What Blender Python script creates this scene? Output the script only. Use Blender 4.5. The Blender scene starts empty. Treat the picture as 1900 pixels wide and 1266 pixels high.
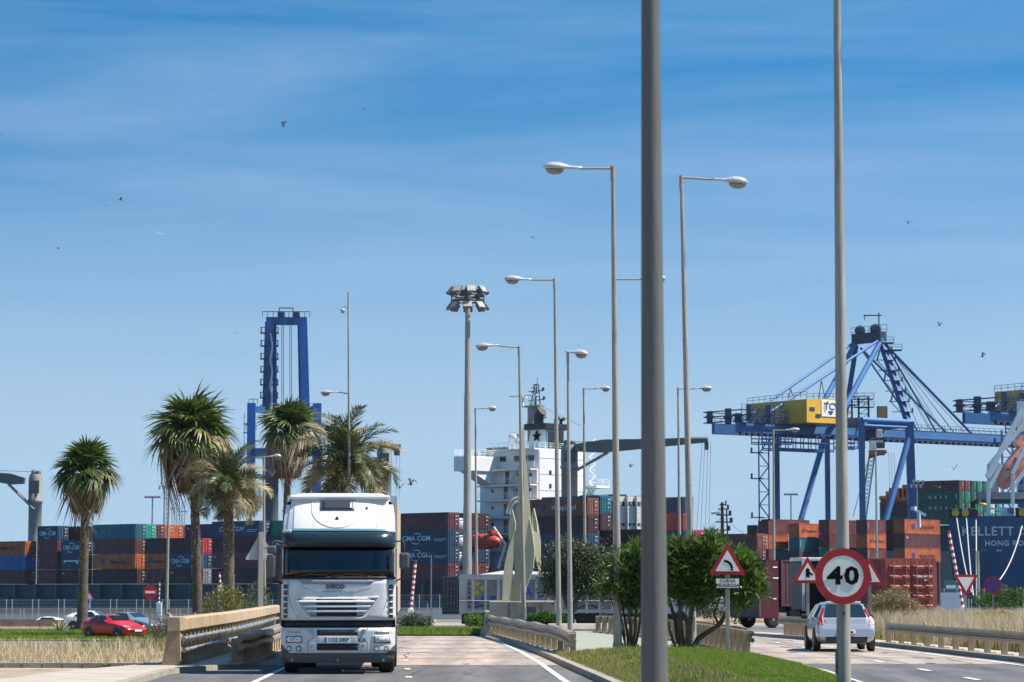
import bpy, bmesh, math, random
import numpy as np
from mathutils import Vector, Matrix, Euler
R = math.radians
sc = bpy.context.scene
col = sc.collection
# ------------------------------------------------------------------ camera, sky, sun, exposure
F = 5000.0                      # focal length in photo pixels (1900 wide)
H = 1.9                         # eye height
HOR = 1090.0                    # photo row of the horizon
TH = math.atan((HOR - 633.0) / F)
cam_d = bpy.data.cameras.new('camera')
cam = bpy.data.objects.new('camera', cam_d)
col.objects.link(cam)
cam.location = (0, 0, H)
cam.rotation_euler = (math.pi / 2 + TH, 0, 0)
cam_d.sensor_width = 36.0
cam_d.lens = F / 1900 * 36.0
cam_d.clip_start = 0.5
cam_d.clip_end = 20000
cam_d.dof.use_dof = True
cam_d.dof.focus_distance = 95.0
cam_d.dof.aperture_fstop = 3.9
sc.camera = cam
SUN_EL, SUN_AZ = 56.0, -4.0     # azimuth counted from +X (right) towards +Y (away)
sd = Vector((math.cos(R(SUN_EL)) * math.cos(R(SUN_AZ)), math.cos(R(SUN_EL)) * math.sin(R(SUN_AZ)), math.sin(R(SUN_EL))))
sun_d = bpy.data.lights.new('sun', 'SUN')
sun_d.energy = 4.6
sun_d.angle = R(0.53)
sun_d.color = (1.0, 0.93, 0.84)
sun = bpy.data.objects.new('sun', sun_d)
col.objects.link(sun)
sun.location = (60, 20, 90)
sun.rotation_euler = sd.to_track_quat('Z', 'Y').to_euler()
world = bpy.data.worlds.new('World')
sc.world = world
world.use_nodes = True
nt = world.node_tree
nt.nodes.clear()
def wn(t, **kw):
 n = nt.nodes.new(t)
 for k, v in kw.items():
  setattr(n, k, v)
 return n
w_out = wn('ShaderNodeOutputWorld')
w_bg = wn('ShaderNodeBackground')
w_sky = wn('ShaderNodeTexSky')
w_sky.sky_type = 'NISHITA'
w_sky.sun_disc = False
w_sky.sun_elevation = R(SUN_EL)
w_sky.sun_rotation = R(90 - SUN_AZ)
w_sky.altitude = 0
w_sky.air_density = 1.0
w_sky.dust_density = 0.35
w_sky.ozone_density = 2.2
w_co = wn('ShaderNodeTexCoord')
# the polarised sky darkens quickly with height: look the sky up higher than the view direction
w_sep = wn('ShaderNodeSeparateXYZ')
w_m1 = wn('ShaderNodeMath', operation='MULTIPLY_ADD')
w_m1.inputs[1].default_value = 3.2
w_m1.inputs[2].default_value = 0.13
w_cmb = wn('ShaderNodeCombineXYZ')
w_nrm = wn('ShaderNodeVectorMath', operation='NORMALIZE')
nt.links.new(w_co.outputs['Generated'], w_sep.inputs[0])
nt.links.new(w_sep.outputs[2], w_m1.inputs[0])
nt.links.new(w_sep.outputs[0], w_cmb.inputs[0])
nt.links.new(w_sep.outputs[1], w_cmb.inputs[1])
nt.links.new(w_m1.outputs[0], w_cmb.inputs[2])
nt.links.new(w_cmb.outputs[0], w_nrm.inputs[0])
nt.links.new(w_nrm.outputs[0], w_sky.inputs['Vector'])
w_hs = wn('ShaderNodeHueSaturation')
w_hs.inputs['Saturation'].default_value = 1.42
w_hs.inputs['Value'].default_value = 1.1
w_ti = wn('ShaderNodeMix', data_type='RGBA', blend_type='MULTIPLY')
w_ti.inputs[0].default_value = 1.0
w_ti.inputs[7].default_value = (0.88, 1.05, 1.0, 1)
nt.links.new(w_sky.outputs[0], w_ti.inputs[6])
nt.links.new(w_ti.outputs[2], w_hs.inputs['Color'])
# thin cirrus, streaks stretched along one direction
w_map = wn('ShaderNodeMapping')
w_map.inputs['Rotation'].default_value = (0, R(6), 0)
w_map.inputs['Scale'].default_value = (2.2, 2.2, 22.0)
w_no = wn('ShaderNodeTexNoise')
w_no.inputs['Scale'].default_value = 1.3
w_no.inputs['Detail'].default_value = 6
w_no.inputs['Roughness'].default_value = 0.55
w_no.inputs['Distortion'].default_value = 0.5
w_rp = wn('ShaderNodeValToRGB')
w_rp.color_ramp.elements[0].position = 0.38
w_rp.color_ramp.elements[0].color = (0, 0, 0, 1)
w_rp.color_ramp.elements[1].position = 0.72
w_rp.color_ramp.elements[1].color = (1, 1, 1, 1)
w_mx = wn('ShaderNodeMix', data_type='RGBA')
w_mx.inputs[7].default_value = (2.8, 3.95, 5.4, 1)
w_k = wn('ShaderNodeMath', operation='MULTIPLY')
w_k.inputs[1].default_value = 0.42
nt.links.new(w_co.outputs['Generated'], w_map.inputs[0])
nt.links.new(w_map.outputs[0], w_no.inputs['Vector'])
nt.links.new(w_no.outputs[0], w_rp.inputs[0])
nt.links.new(w_rp.outputs[0], w_k.inputs[0])
nt.links.new(w_k.outputs[0], w_mx.inputs[0])
# pale sea haze low in the sky, the same all round
w_hr = wn('ShaderNodeValToRGB')
el = w_hr.color_ramp.elements
el[0].position = 0.0; el[0].color = (0.92, 0.92, 0.92, 1)
el[1].position = 0.5; el[1].color = (0, 0, 0, 1)
for ps, vl in ((0.06, 0.86), (0.10, 0.62), (0.14, 0.34), (0.19, 0.10)):
 e_ = el.new(ps); e_.color = (vl, vl, vl, 1)
w_hz = wn('ShaderNodeMix', data_type='RGBA')
w_hz.inputs[7].default_value = (2.95, 4.05, 5.1, 1)
nt.links.new(w_sep.outputs[2], w_hr.inputs[0])
nt.links.new(w_hr.outputs[0], w_hz.inputs[0])
nt.links.new(w_hs.outputs[0], w_hz.inputs[6])
nt.links.new(w_hz.outputs[2], w_mx.inputs[6])
nt.links.new(w_mx.outputs[2], w_bg.inputs[0])
w_bg.inputs[1].default_value = 0.09
nt.links.new(w_bg.outputs[0], w_out.inputs[0])
sc.view_settings.view_transform = 'Standard'
sc.view_settings.look = 'None'
sc.view_settings.exposure = 0.82
sc.view_settings.gamma = 1.0
sc.cycles.use_denoising = True
sc.cycles.max_bounces = 6
sc.cycles.transparent_max_bounces = 12
sc.cycles.caustics_reflective = False
sc.cycles.caustics_refractive = False
# ------------------------------------------------------------------ helpers
def ZV(v, d):
 """height of the point seen at photo row v at distance d"""
 return H + d * math.tan(TH + math.atan((633.0 - v) / F))
def XU(u, d, v=HOR):
 b = (633.0 - v) / F
 return (u - 950.0) / F * d / (math.cos(TH) - b * math.sin(TH))
def PT(u, v, d):
 return Vector((XU(u, d, v), d, ZV(v, d)))
def SC(d):
 return F / d * 0.9958 if False else F / d
def ss(a, b, x):
 t = min(1, max(0, (x - a) / (b - a)))
 return t * t * (3 - 2 * t)
def zt(x, y):
 """terrain height"""
 main = -0.45 * ss(112, 165, y) - 0.55 * ss(165, 250, y)
 left = -1.15 * ss(70, 128, y) - 0.6 * ss(191, 204, y) * ss(-9, -20, x)
 k = ss(9.3, 12.5, -x)
 return main * (1 - k) + min(left, main) * k
def interp(pts, y):
 if y <= pts[0][0]: return pts[0][1]
 for (a, va), (b, vb) in zip(pts, pts[1:]):
  if y <= b:
   return va + (vb - va) * (y - a) / (b - a)
 return pts[-1][1]
def srgb(r, g, b):
 f = lambda c: (c / 255 / 12.92) if c / 255 <= 0.04045 else ((c / 255 + 0.055) / 1.055) ** 2.4
 return (f(r), f(g), f(b))
def tag(o, label=None, cat=None, group=None, kind=None):
 if label: o['label'] = label
 if cat: o['category'] = cat
 if group: o['group'] = group
 if kind: o['kind'] = kind
 return o
def empty(name, loc=(0, 0, 0), rz=0.0, label=None, cat=None, group=None):
 o = bpy.data.objects.new(name, None)
 o.empty_display_size = 0.3
 col.objects.link(o)
 o.location = loc
 o.rotation_euler = (0, 0, rz)
 return tag(o, label, cat, group)
def link(name, me, parent=None, loc=None, rot=None, scale=None):
 o = bpy.data.objects.new(name, me)
 col.objects.link(o)
 if parent is not None: o.parent = parent
 if loc is not None: o.location = loc
 if rot is not None: o.rotation_euler = rot
 if scale is not None: o.scale = scale if hasattr(scale, '__len__') else (scale,) * 3
 return o
def kids(o):
 return [c for c in bpy.data.objects if c.parent == o]
def copy_tree(o, parent=None, _m=None):
 if _m is None:
  _m = {}
  for c in bpy.data.objects:
   if c.parent: _m.setdefault(c.parent.name, []).append(c)
 c = o.copy()
 col.objects.link(c)
 c.parent = parent
 for ch in _m.get(o.name, []):
  copy_tree(ch, c, _m)
 return c
class MB:
 """collects shapes into one mesh"""
 def __init__(s):
  s.v = []; s.f = []; s.sm = []
 def add(s, vs, fs, smooth=False, M=None):
  b = len(s.v)
  if M is not None: vs = [M @ Vector(p) for p in vs]
  s.v.extend([tuple(p) for p in vs])
  for f in fs:
   s.f.append([b + i for i in f]); s.sm.append(smooth)
  return s
 def box(s, x0, x1, y0, y1, z0, z1, M=None, bev=0.0):
  if bev > 0:
   bm = bmesh.new()
   bmesh.ops.create_cube(bm, size=1)
   bmesh.ops.scale(bm, vec=(x1 - x0, y1 - y0, z1 - z0), verts=bm.verts)
   bmesh.ops.translate(bm, vec=((x0 + x1) / 2, (y0 + y1) / 2, (z0 + z1) / 2), verts=bm.verts)
   bmesh.ops.bevel(bm, geom=bm.edges, offset=bev, segments=2, affect='EDGES', profile=0.5)
   bm.verts.index_update()
   s.add([v.co for v in bm.verts], [[v.index for v in f.verts] for f in bm.faces], False, M)
   bm.free()
   return s
  vs = [(x, y, z) for z in (z0, z1) for y in (y0, y1) for x in (x0, x1)]
  s.add(vs, [(0, 2, 3, 1), (4, 5, 7, 6), (0, 1, 5, 4), (2, 6, 7, 3), (0, 4, 6, 2), (1, 3, 7, 5)], False, M)
  return s
 def tube(s, pts, r, n=8, caps=True, smooth=True, M=None):
  """tube through pts; r a number or one radius per point"""
  pts = [Vector(p) for p in pts]
  rs = r if hasattr(r, '__len__') else [r] * len(pts)
  vs = []; fs = []
  prev = None
  for i, p in enumerate(pts):
   a = pts[min(i + 1, len(pts) - 1)] - pts[max(i - 1, 0)]
   a.normalize()
   if prev is None:
    ref = Vector((0, 0, 1)) if abs(a.z) < 0.9 else Vector((1, 0, 0))
    x = a.cross(ref).normalized()
   else:
    x = (prev - a * prev.dot(a)).normalized()
   prev = x
   y = a.cross(x)
   for k in range(n):
    t = 2 * math.pi * k / n
    vs.append(p + (x * math.cos(t) + y * math.sin(t)) * rs[i])
  m = len(pts)
  for i in range(m - 1):
   for k in range(n):
    k2 = (k + 1) % n
    fs.append((i * n + k, i * n + k2, (i + 1) * n + k2, (i + 1) * n + k))
  s.add(vs, fs, smooth, M)
  if caps:
   s.add(vs[:n], [tuple(range(n))[::-1]], False, M)
   s.add(vs[-n:], [tuple(range(n))], False, M)
  return s
 def bar(s, a, b, w, h=None, M=None):
  """square bar from a to b"""
  a = Vector(a); b = Vector(b)
  h = h or w
  d = (b - a).normalized()
  ref = Vector((0, 0, 1)) if abs(d.z) < 0.95 else Vector((0, 1, 0))
  x = d.cross(ref).normalized(); y = x.cross(d)
  vs = []
  for p in (a, b):
   for sx, sy in ((-1, -1), (1, -1), (1, 1), (-1, 1)):
    vs.append(p + x * sx * w / 2 + y * sy * h / 2)
  s.add(vs, [(3, 2, 1, 0), (4, 5, 6, 7), (0, 1, 5, 4), (1, 2, 6, 5), (2, 3, 7, 6), (3, 0, 4, 7)], False, M)
  return s
 def lathe(s, prof, n=16, M=None, smooth=True):
  """prof = [(r, z)...] about Z"""
  vs = []; fs = []
  for r, z in prof:
   for k in range(n):
    t = 2 * math.pi * k / n
    vs.append((r * math.cos(t), r * math.sin(t), z))
  for i in range(len(prof) - 1):
   for k in range(n):
    k2 = (k + 1) % n
    fs.append((i * n + k, i * n + k2, (i + 1) * n + k2, (i + 1) * n + k))
  s.add(vs, fs, smooth, M)
  s.add(vs[:n], [tuple(range(n))[::-1]], False, M)
  s.add(vs[-n:], [tuple(range(n))], False, M)
  return s
 def prism(s, poly, y0, y1, M=None):
  """poly of (x, z), extruded from y0 to y1; counter-clockwise seen from -Y"""
  n = len(poly)
  vs = [(x, y0, z) for x, z in poly] + [(x, y1, z) for x, z in poly]
  fs = [tuple(range(n)), tuple(range(n, 2 * n))[::-1]]
  for i in range(n):
   j = (i + 1) % n
   fs.append((j, i, n + i, n + j))
  s.add(vs, fs, False, M)
  return s
 def quad(s, a, b, c, d):
  return s.add([a, b, c, d], [(0, 1, 2, 3)])
 def mesh(s, name, m):
  me = bpy.data.meshes.new(name)
  me.from_pydata(s.v, [], s.f)
  me.polygons.foreach_set('use_smooth', s.sm)
  if m is not None: me.materials.append(m)
  me.update()
  return me
 def build(s, name, m, parent=None, loc=None, rot=None):
  return link(name, s.mesh(name, m), parent, loc, rot)
def recalc(me):
 bm = bmesh.new(); bm.from_mesh(me)
 bmesh.ops.recalc_face_normals(bm, faces=bm.faces)
 bm.to_mesh(me); bm.free()
 return me
def np_mesh(name, V, Fq, m, nper=4, smooth=False):
 """fast mesh from numpy arrays; every face has nper corners"""
 me = bpy.data.meshes.new(name)
 nf = len(Fq)
 me.vertices.add(len(V)); me.vertices.foreach_set('co', np.asarray(V, dtype=np.float32).ravel())
 me.loops.add(nf * nper); me.loops.foreach_set('vertex_index', np.asarray(Fq, dtype=np.int32).ravel())
 me.polygons.add(nf)
 me.polygons.foreach_set('loop_start', np.arange(0, nf * nper, nper, dtype=np.int32))
 me.polygons.foreach_set('loop_total', np.full(nf, nper, dtype=np.int32))
 me.update(calc_edges=True)
 if smooth: me.polygons.foreach_set('use_smooth', [True] * nf)
 me.materials.append(m)
 return me
# ------------------------------------------------------------------ materials
_mats = {}
def mat(name, c, rough=0.6, metal=0.0, var=0.0, scale=3.0, bump=0.0, bscale=None, c2=None, spec=0.5, coat=0.0, stretch=None, rand=0.0):
 """principled material; colour varies with a noise between c and c2"""
 if name in _mats: return _mats[name]
 m = bpy.data.materials.new(name); m.use_nodes = True
 n = m.node_tree; b = n.nodes['Principled BSDF']
 b.inputs['Base Color'].default_value = (*c, 1)
 b.inputs['Roughness'].default_value = rough
 b.inputs['Metallic'].default_value = metal
 b.inputs['Specular IOR Level'].default_value = spec
 b.inputs['Coat Weight'].default_value = coat
 b.inputs['Coat Roughness'].default_value = 0.08
 last = None
 if var > 0 or c2 is not None or bump > 0:
  tc = n.nodes.new('ShaderNodeTexCoord')
  mp = n.nodes.new('ShaderNodeMapping')
  if stretch: mp.inputs['Scale'].default_value = stretch
  n.links.new(tc.outputs['Object'], mp.inputs[0])
  no = n.nodes.new('ShaderNodeTexNoise')
  no.inputs['Scale'].default_value = scale
  no.inputs['Detail'].default_value = 5
  no.inputs['Roughness'].default_value = 0.65
  n.links.new(mp.outputs[0], no.inputs['Vector'])
  if var > 0 or c2 is not None:
   if c2 is None:
    c2 = tuple(x * (1 - var) for x in c); ca = tuple(min(1, x * (1 + var)) for x in c)
   else: ca = c
   rp = n.nodes.new('ShaderNodeValToRGB')
   rp.color_ramp.elements[0].position = 0.34; rp.color_ramp.elements[0].color = (*c2, 1)
   rp.color_ramp.elements[1].position = 0.66; rp.color_ramp.elements[1].color = (*ca, 1)
   n.links.new(no.outputs[0], rp.inputs[0])
   last = rp.outputs[0]
   n.links.new(last, b.inputs['Base Color'])
  if bump > 0:
   n2 = n.nodes.new('ShaderNodeTexNoise')
   n2.inputs['Scale'].default_value = bscale or scale * 6
   n2.inputs['Detail'].default_value = 3
   n.links.new(mp.outputs[0], n2.inputs['Vector'])
   bp = n.nodes.new('ShaderNodeBump')
   bp.inputs['Strength'].default_value = bump
   bp.inputs['Distance'].default_value = 0.03
   n.links.new(n2.outputs[0], bp.inputs['Height'])
   n.links.new(bp.outputs[0], b.inputs['Normal'])
 if rand > 0:
  oi = n.nodes.new('ShaderNodeObjectInfo')
  mr = n.nodes.new('ShaderNodeMapRange')
  mr.inputs[3].default_value = 1 - rand; mr.inputs[4].default_value = 1 + rand
  n.links.new(oi.outputs['Random'], mr.inputs[0])
  vm = n.nodes.new('ShaderNodeVectorMath'); vm.operation = 'SCALE'
  if last is None:
   rgb = n.nodes.new('ShaderNodeRGB'); rgb.outputs[0].default_value = (*c, 1); last = rgb.outputs[0]
  n.links.new(last, vm.inputs[0]); n.links.new(mr.outputs[0], vm.inputs['Scale'])
  n.links.new(vm.outputs[0], b.inputs['Base Color'])
 _mats[name] = m
 return m
def leaf_mat(name, c, c2, trans=0.25, rough=0.45):
 """leaf: colour differs from leaf to leaf, a little light shines through"""
 if name in _mats: return _mats[name]
 m = bpy.data.materials.new(name); m.use_nodes = True
 n = m.node_tree; b = n.nodes['Principled BSDF']
 ge = n.nodes.new('ShaderNodeNewGeometry')
 rp = n.nodes.new('ShaderNodeValToRGB')
 rp.color_ramp.elements[0].color = (*c, 1); rp.color_ramp.elements[1].color = (*c2, 1)
 n.links.new(ge.outputs['Random Per Island'], rp.inputs[0])
 n.links.new(rp.outputs[0], b.inputs['Base Color'])
 b.inputs['Roughness'].default_value = rough
 tr = n.nodes.new('ShaderNodeBsdfTranslucent')
 n.links.new(rp.outputs[0], tr.inputs[0])
 mx = n.nodes.new('ShaderNodeMixShader'); mx.inputs[0].default_value = trans
 out = n.nodes['Material Output']
 n.links.new(b.outputs[0], mx.inputs[1]); n.links.new(tr.outputs[0], mx.inputs[2])
 n.links.new(mx.outputs[0], out.inputs[0])
 _mats[name] = m
 return m
def glass_mat(name, tint=(0.5, 0.6, 0.6), mixv=0.12, rough=0.03):
 """window pane: clear tinted pane with a mirror film"""
 if name in _mats: return _mats[name]
 m = bpy.data.materials.new(name); m.use_nodes = True
 n = m.node_tree; n.nodes.clear()
 out = n.nodes.new('ShaderNodeOutputMaterial')
 t = n.nodes.new('ShaderNodeBsdfTransparent'); t.inputs[0].default_value = (*tint, 1)
 g = n.nodes.new('ShaderNodeBsdfGlossy'); g.inputs['Roughness'].default_value = rough
 fr = n.nodes.new('ShaderNodeFresnel'); fr.inputs[0].default_value = 1.5
 ad = n.nodes.new('ShaderNodeMath'); ad.operation = 'ADD'; ad.inputs[1].default_value = mixv
 mx = n.nodes.new('ShaderNodeMixShader')
 n.links.new(fr.outputs[0], ad.inputs[0]); n.links.new(ad.outputs[0], mx.inputs[0])
 n.links.new(t.outputs[0], mx.inputs[1]); n.links.new(g.outputs[0], mx.inputs[2])
 n.links.new(mx.outputs[0], out.inputs[0])
 _mats[name] = m
 return m
# text as a mesh
_txt = {}
def text_mesh(s, size, m, ext=0.01, bold=0.0, spacing=1.0, align='CENTER', sx=1.0):
 key = (s, size, m.name, ext, bold, spacing, align, sx)
 if key in _txt: return _txt[key]
 cu = bpy.data.curves.new('lettering', 'FONT')
 cu.body = s; cu.size = size; cu.align_x = align; cu.align_y = 'CENTER'
 cu.extrude = ext; cu.offset = bold; cu.space_character = spacing
 cu.resolution_u = 2
 ob = bpy.data.objects.new('lettering', cu)
 col.objects.link(ob)
 me = bpy.data.meshes.new_from_object(ob)
 bpy.data.objects.remove(ob); bpy.data.curves.remove(cu)
 me.transform(Matrix.Rotation(math.pi / 2, 4, 'X') @ Matrix.Diagonal((sx, 1, 1, 1)))
 me.name = 'lettering'
 me.materials.clear(); me.materials.append(m)
 _txt[key] = me
 return me     # lies in XZ, reads from -Y
def disc(mb, r, y0, y1, n=32, cx=0, cz=0, sx=1.0):
 mb.prism([(cx + sx * r * math.cos(2 * math.pi * k / n), cz + r * math.sin(2 * math.pi * k / n)) for k in range(n)], y0, y1)
def ring(mb, r0, r1, y0, y1, n=40, cx=0, cz=0):
 for k in range(n):
  a, b = 2 * math.pi * k / n, 2 * math.pi * (k + 1) / n
  P = lambda r, t: (cx + r * math.cos(t), cz + r * math.sin(t))
  mb.prism([P(r0, a), P(r1, a), P(r1, b), P(r0, b)], y0, y1)
# ------------------------------------------------------------------ ground, roads, water
M_earth = mat('dusty_earth', (0.31, 0.25, 0.175), 0.95, var=0.3, scale=0.8, bump=0.5, bscale=9)
M_asph = mat('grey_asphalt', (0.115, 0.112, 0.112), 0.92, var=0.28, scale=1.1, stretch=(1.6, 0.22, 1), bump=0.3, bscale=50)
M_asph_far = mat('pale_asphalt', (0.15, 0.15, 0.155), 0.9, var=0.14, scale=0.12, bump=0.2, bscale=30)
M_apron = mat('dark_asphalt_apron', (0.055, 0.06, 0.07), 0.9, var=0.3, scale=0.08, stretch=(0.3, 1, 1))  # dark blue-grey asphalt, tone varied by stretched noise
M_oil = mat('oil_stain', (0.13, 0.115, 0.10), 0.6, var=0.2, scale=5)
M_conc_road = mat('pinkish_concrete_paving', (0.36, 0.295, 0.25), 0.9, var=0.24, scale=1.3, bump=0.3, bscale=30, stretch=(1.5, 0.2, 1))
M_walk = mat('pale_pavement', (0.40, 0.35, 0.29), 0.9, var=0.14, scale=0.9, bump=0.3, bscale=25)
M_kerb = mat('kerb_concrete', (0.30, 0.265, 0.22), 0.9, var=0.2, scale=2.5, bump=0.4)
M_green_pave = mat('green_painted_paving', (0.27, 0.31, 0.245), 0.9, var=0.16, scale=0.8, bump=0.3, c2=(0.30, 0.27, 0.215))
M_lawn_soil = mat('lawn_soil', (0.12, 0.17, 0.025), 0.95, scale=0.7, c2=(0.17, 0.15, 0.06), bump=0.6, bscale=20)
M_paint = mat('road_paint', (0.62, 0.61, 0.58), 0.8, var=0.12, scale=6)
M_joint = mat('paving_joint_sealant', (0.12, 0.10, 0.085), 0.9, var=0.2, scale=3)
M_water = mat('harbour_water', (0.03, 0.07, 0.10), 0.12, bump=0.6, bscale=0.6, scale=1)
def add_tracks(m, sc_, amt):
 n = m.node_tree; b = n.nodes['Principled BSDF']; src = b.inputs['Base Color'].links[0].from_socket
 tc = n.nodes.new('ShaderNodeTexCoord'); wv = n.nodes.new('ShaderNodeTexWave'); wv.inputs['Scale'].default_value = sc_
 wv.inputs['Distortion'].default_value = 1.2; wv.inputs['Detail'].default_value = 3; wv.inputs['Detail Scale'].default_value = 0.6
 mp = n.nodes.new('ShaderNodeMapping'); mp.inputs['Scale'].default_value = (1, 0.03, 1)
 n.links.new(tc.outputs['Object'], mp.inputs[0]); n.links.new(mp.outputs[0], wv.inputs[0])
 mr = n.nodes.new('ShaderNodeMapRange'); mr.inputs[3].default_value = 1 - amt; mr.inputs[4].default_value = 1.03
 n.links.new(wv.outputs[1], mr.inputs[0])
 vm = n.nodes.new('ShaderNodeVectorMath'); vm.operation = 'SCALE'
 n.links.new(src, vm.inputs[0]); n.links.new(mr.outputs[0], vm.inputs['Scale']); n.links.new(vm.outputs[0], b.inputs['Base Color'])
add_tracks(M_conc_road, 0.17, 0.22); add_tracks(M_asph, 0.17, 0.22)
def strip(name, left, right, y0, y1, off, m, nx=6, ny=40, kind='structure', parent=None, mound=None):
 """sheet between x=left(y) and x=right(y), draped on the terrain"""
 lf = left if callable(left) else (lambda y: interp(left, y))
 rf = right if callable(right) else (lambda y: interp(right, y))
 V = []; Q = []
 for j in range(ny + 1):
  y = y0 + (y1 - y0) * j / ny
  a, b = lf(y), rf(y)
  for i in range(nx + 1):
   x = a + (b - a) * i / nx
   V.append((x, y, zt(x, y) + off + (mound(x, y) if mound else 0)))
 for j in range(ny):
  for i in range(nx):
   k = j * (nx + 1) + i
   Q.append((k, k + 1, k + nx + 2, k + nx + 1))
 me = np_mesh(name, V, Q, m, smooth=True)
 o = link(name, me, parent)
 if parent is None: o['kind'] = kind
 return o
# one big sheet to the quay edge
GX = [-900, -300, -120, -60, -30, -20, -16, -14, -13] + [-12.5 + 0.4 * i for i in range(9)] + [-9, -6, 0, 10, 20, 40, 90, 300, 900]
GY = [-30, 20, 40, 50] + [60 + 5 * i for i in range(40)] + [300, 372]
V = []; Q = []
for y in GY:
 for x in GX:
  V.append((x, y, zt(x, y) - 0.01))
nX = len(GX)
for j in range(len(GY) - 1):
 for i in range(nX - 1):
  k = j * nX + i
  Q.append((k, k + 1, k + nX + 1, k + nX))
link('ground', np_mesh('ground', V, Q, M_earth, smooth=True))['kind'] = 'structure'
mb = MB(); mb.box(-900, 900, 372.01, 374, -6, -0.95)
mb.build('quay_edge', M_kerb)['kind'] = 'structure'
mb = MB(); mb.add([(-9000, 330, -3.2), (9000, 330, -3.2), (9000, 14000, -3.2), (-9000, 14000, -3.2)], [(0, 1, 2, 3)])
mb.build('harbour_water', M_water)['kind'] = 'structure'
R1R = [(30, 2.7), (54, 1.75), (68, 1.12), (72, 0.95), (90, 0.1), (105, -0.75), (112, -1.2)]     # kerb foot right of the left road
R1L = [(30, -7.0), (54, -7.35), (59, -7.5), (61.5, -7.2), (63.5, -6.25), (112, -6.9)]
R2L = [(30, 6.0), (54, 6.65), (62, 6.85), (72, 6.65), (89, 6.25), (100, 5.0), (112, 3.2)]
R2R = [(30, 13.9), (54, 13.5), (68, 13.0), (88, 11.95), (102, 10.1), (112, 8.3)]
JN = 66.5
strip('road', R1L, R1R, 30, JN, 0.004, M_asph)
strip('concrete_road', R1L, R1R, JN, 106, 0.006, M_conc_road)
strip('road', R2L, R2R, 30, JN + 1, 0.004, M_asph)
strip('concrete_road', R2L, R2R, JN + 1, 112, 0.006, M_conc_road)
strip('cross_road', lambda y: -8.6, lambda y: 60, 112, 168, 0.008, M_asph_far, nx=30, ny=30)
strip('cross_road', lambda y: -70, lambda y: -9.8, 146, 153, 0.012, M_asph_far, nx=12, ny=4)
strip('port_road', lambda y: -80, lambda y: 80, 200, 246, 0.012, M_asph_far, nx=30, ny=14)
strip('quay_apron', lambda y: -150, lambda y: 150, 247, 371.5, 0.012, M_apron, nx=30, ny=14)
# transverse joints of the concrete slabs
for i, y in enumerate([72.5, 78.5, 84.5, 90.5, 96.5, 102.5]):
 a, b = interp(R1L, y) + 0.1, interp(R1R, y) - 0.1
 mb = MB(); mb.box(a, b, y, y + 0.12, 0.0, 0.0105)
 mb.build('paving_joint', M_joint)['kind'] = 'structure'
 a, b = interp(R2L, y) + 0.1, interp(R2R, y) - 0.1
 mb = MB(); mb.box(a, b, y + 0.6, y + 0.72, 0.0, 0.0105)
 mb.build('paving_joint', M_joint)['kind'] = 'structure'
for a, b in ((R2L, R2R),):
 f = lambda y: interp(a, y) * 0.5 + interp(b, y) * 0.5
 strip('paving_joint', lambda y: f(y) - 0.03, lambda y: f(y) + 0.03, JN + 1.2, 105, 0.011, M_joint, nx=1, ny=30)
# painted lines
LR = [(30, 2.3), (54, 1.1), (58, 0.98), (68, 0.70), (79, 0.28), (90, -0.22), (105, -1.0)]
strip('edge_line', lambda y: interp(LR, y) - 0.07, lambda y: interp(LR, y) + 0.07, 40, 104, 0.016, M_paint, nx=1, ny=60)
strip('edge_line', lambda y: interp(R1L, 65) + 1.0 - 0.06 + (60 - y) * 0.02, lambda y: interp(R1L, 65) + 1.0 + 0.06 + (60 - y) * 0.02, 40, 104, 0.016, M_paint, nx=1, ny=20)
for y in (46.5, 57.0, 62.6, 70.0):
 strip('lane_mark', lambda q: -2.19 - (q - 56) * 0.044, lambda q: -2.05 - (q - 56) * 0.044, y, y + 0.8, 0.016, M_paint, nx=1, ny=1)
for y in (46, 55.5, 61.5, 68.5, 76, 84, 92):
 strip('lane_mark', lambda q: 9.42 - (q - 60) * 0.012, lambda q: 9.56 - (q - 60) * 0.012, y, y + 1.6, 0.016, M_paint, nx=1, ny=2)
strip('edge_line', lambda y: interp(R2L, y) + 0.22, lambda y: interp(R2L, y) + 0.36, 40, 110, 0.016, M_paint, nx=1, ny=50)
strip('edge_line', lambda y: interp(R2R, y) - 0.75, lambda y: interp(R2R, y) - 0.62, 40, 108, 0.016, M_paint, nx=1, ny=50)
def kerb(name, path, y0, y1, w, h, m=M_kerb, side=1, ny=60):
 """kerb stones along x=path(y): a real step, each stone about a metre"""
 f = path if callable(path) else (lambda y: interp(path, y))
 root = empty(name, (0, 0, 0)); root['kind'] = 'structure'
 n = max(1, int((y1 - y0) / 1.6))
 for i in range(n):
  a = y0 + (y1 - y0) * i / n; b = y0 + (y1 - y0) * (i + 1) / n - 0.02
  xa, xb = f(a), f(b)
  za, zb = zt(xa, a), zt(xb, b)
  mb = MB()
  vs = [(xa, a, za - 0.1), (xa + side * w, a, za - 0.1), (xb + side * w, b, zb - 0.1), (xb, b, zb - 0.1),
   (xa + side * 0.02, a, za + h), (xa + side * w, a, za + h), (xb + side * w, b, zb + h), (xb + side * 0.02, b, zb + h)]
  mb.add(vs, [(0, 3, 2, 1), (4, 5, 6, 7), (0, 1, 5, 4), (1, 2, 6, 5), (2, 3, 7, 6), (3, 0, 4, 7)])
  recalc(mb.mesh('k', m)) if False else None
  me = mb.mesh('kerb_stone', m); recalc(me)
  link('kerb_stone', me, root)
 return root
kerb('kerb', R1R, 48, 106, 0.22, 0.13, side=1)
kerb('kerb', R2L, 48, 111, 0.20, 0.12, side=-1)
kerb('kerb', R2R, 48, 110, 0.22, 0.12, side=1)
kerb('kerb', R1L, 48, 106, 0.22, 0.12, side=-1)
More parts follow.
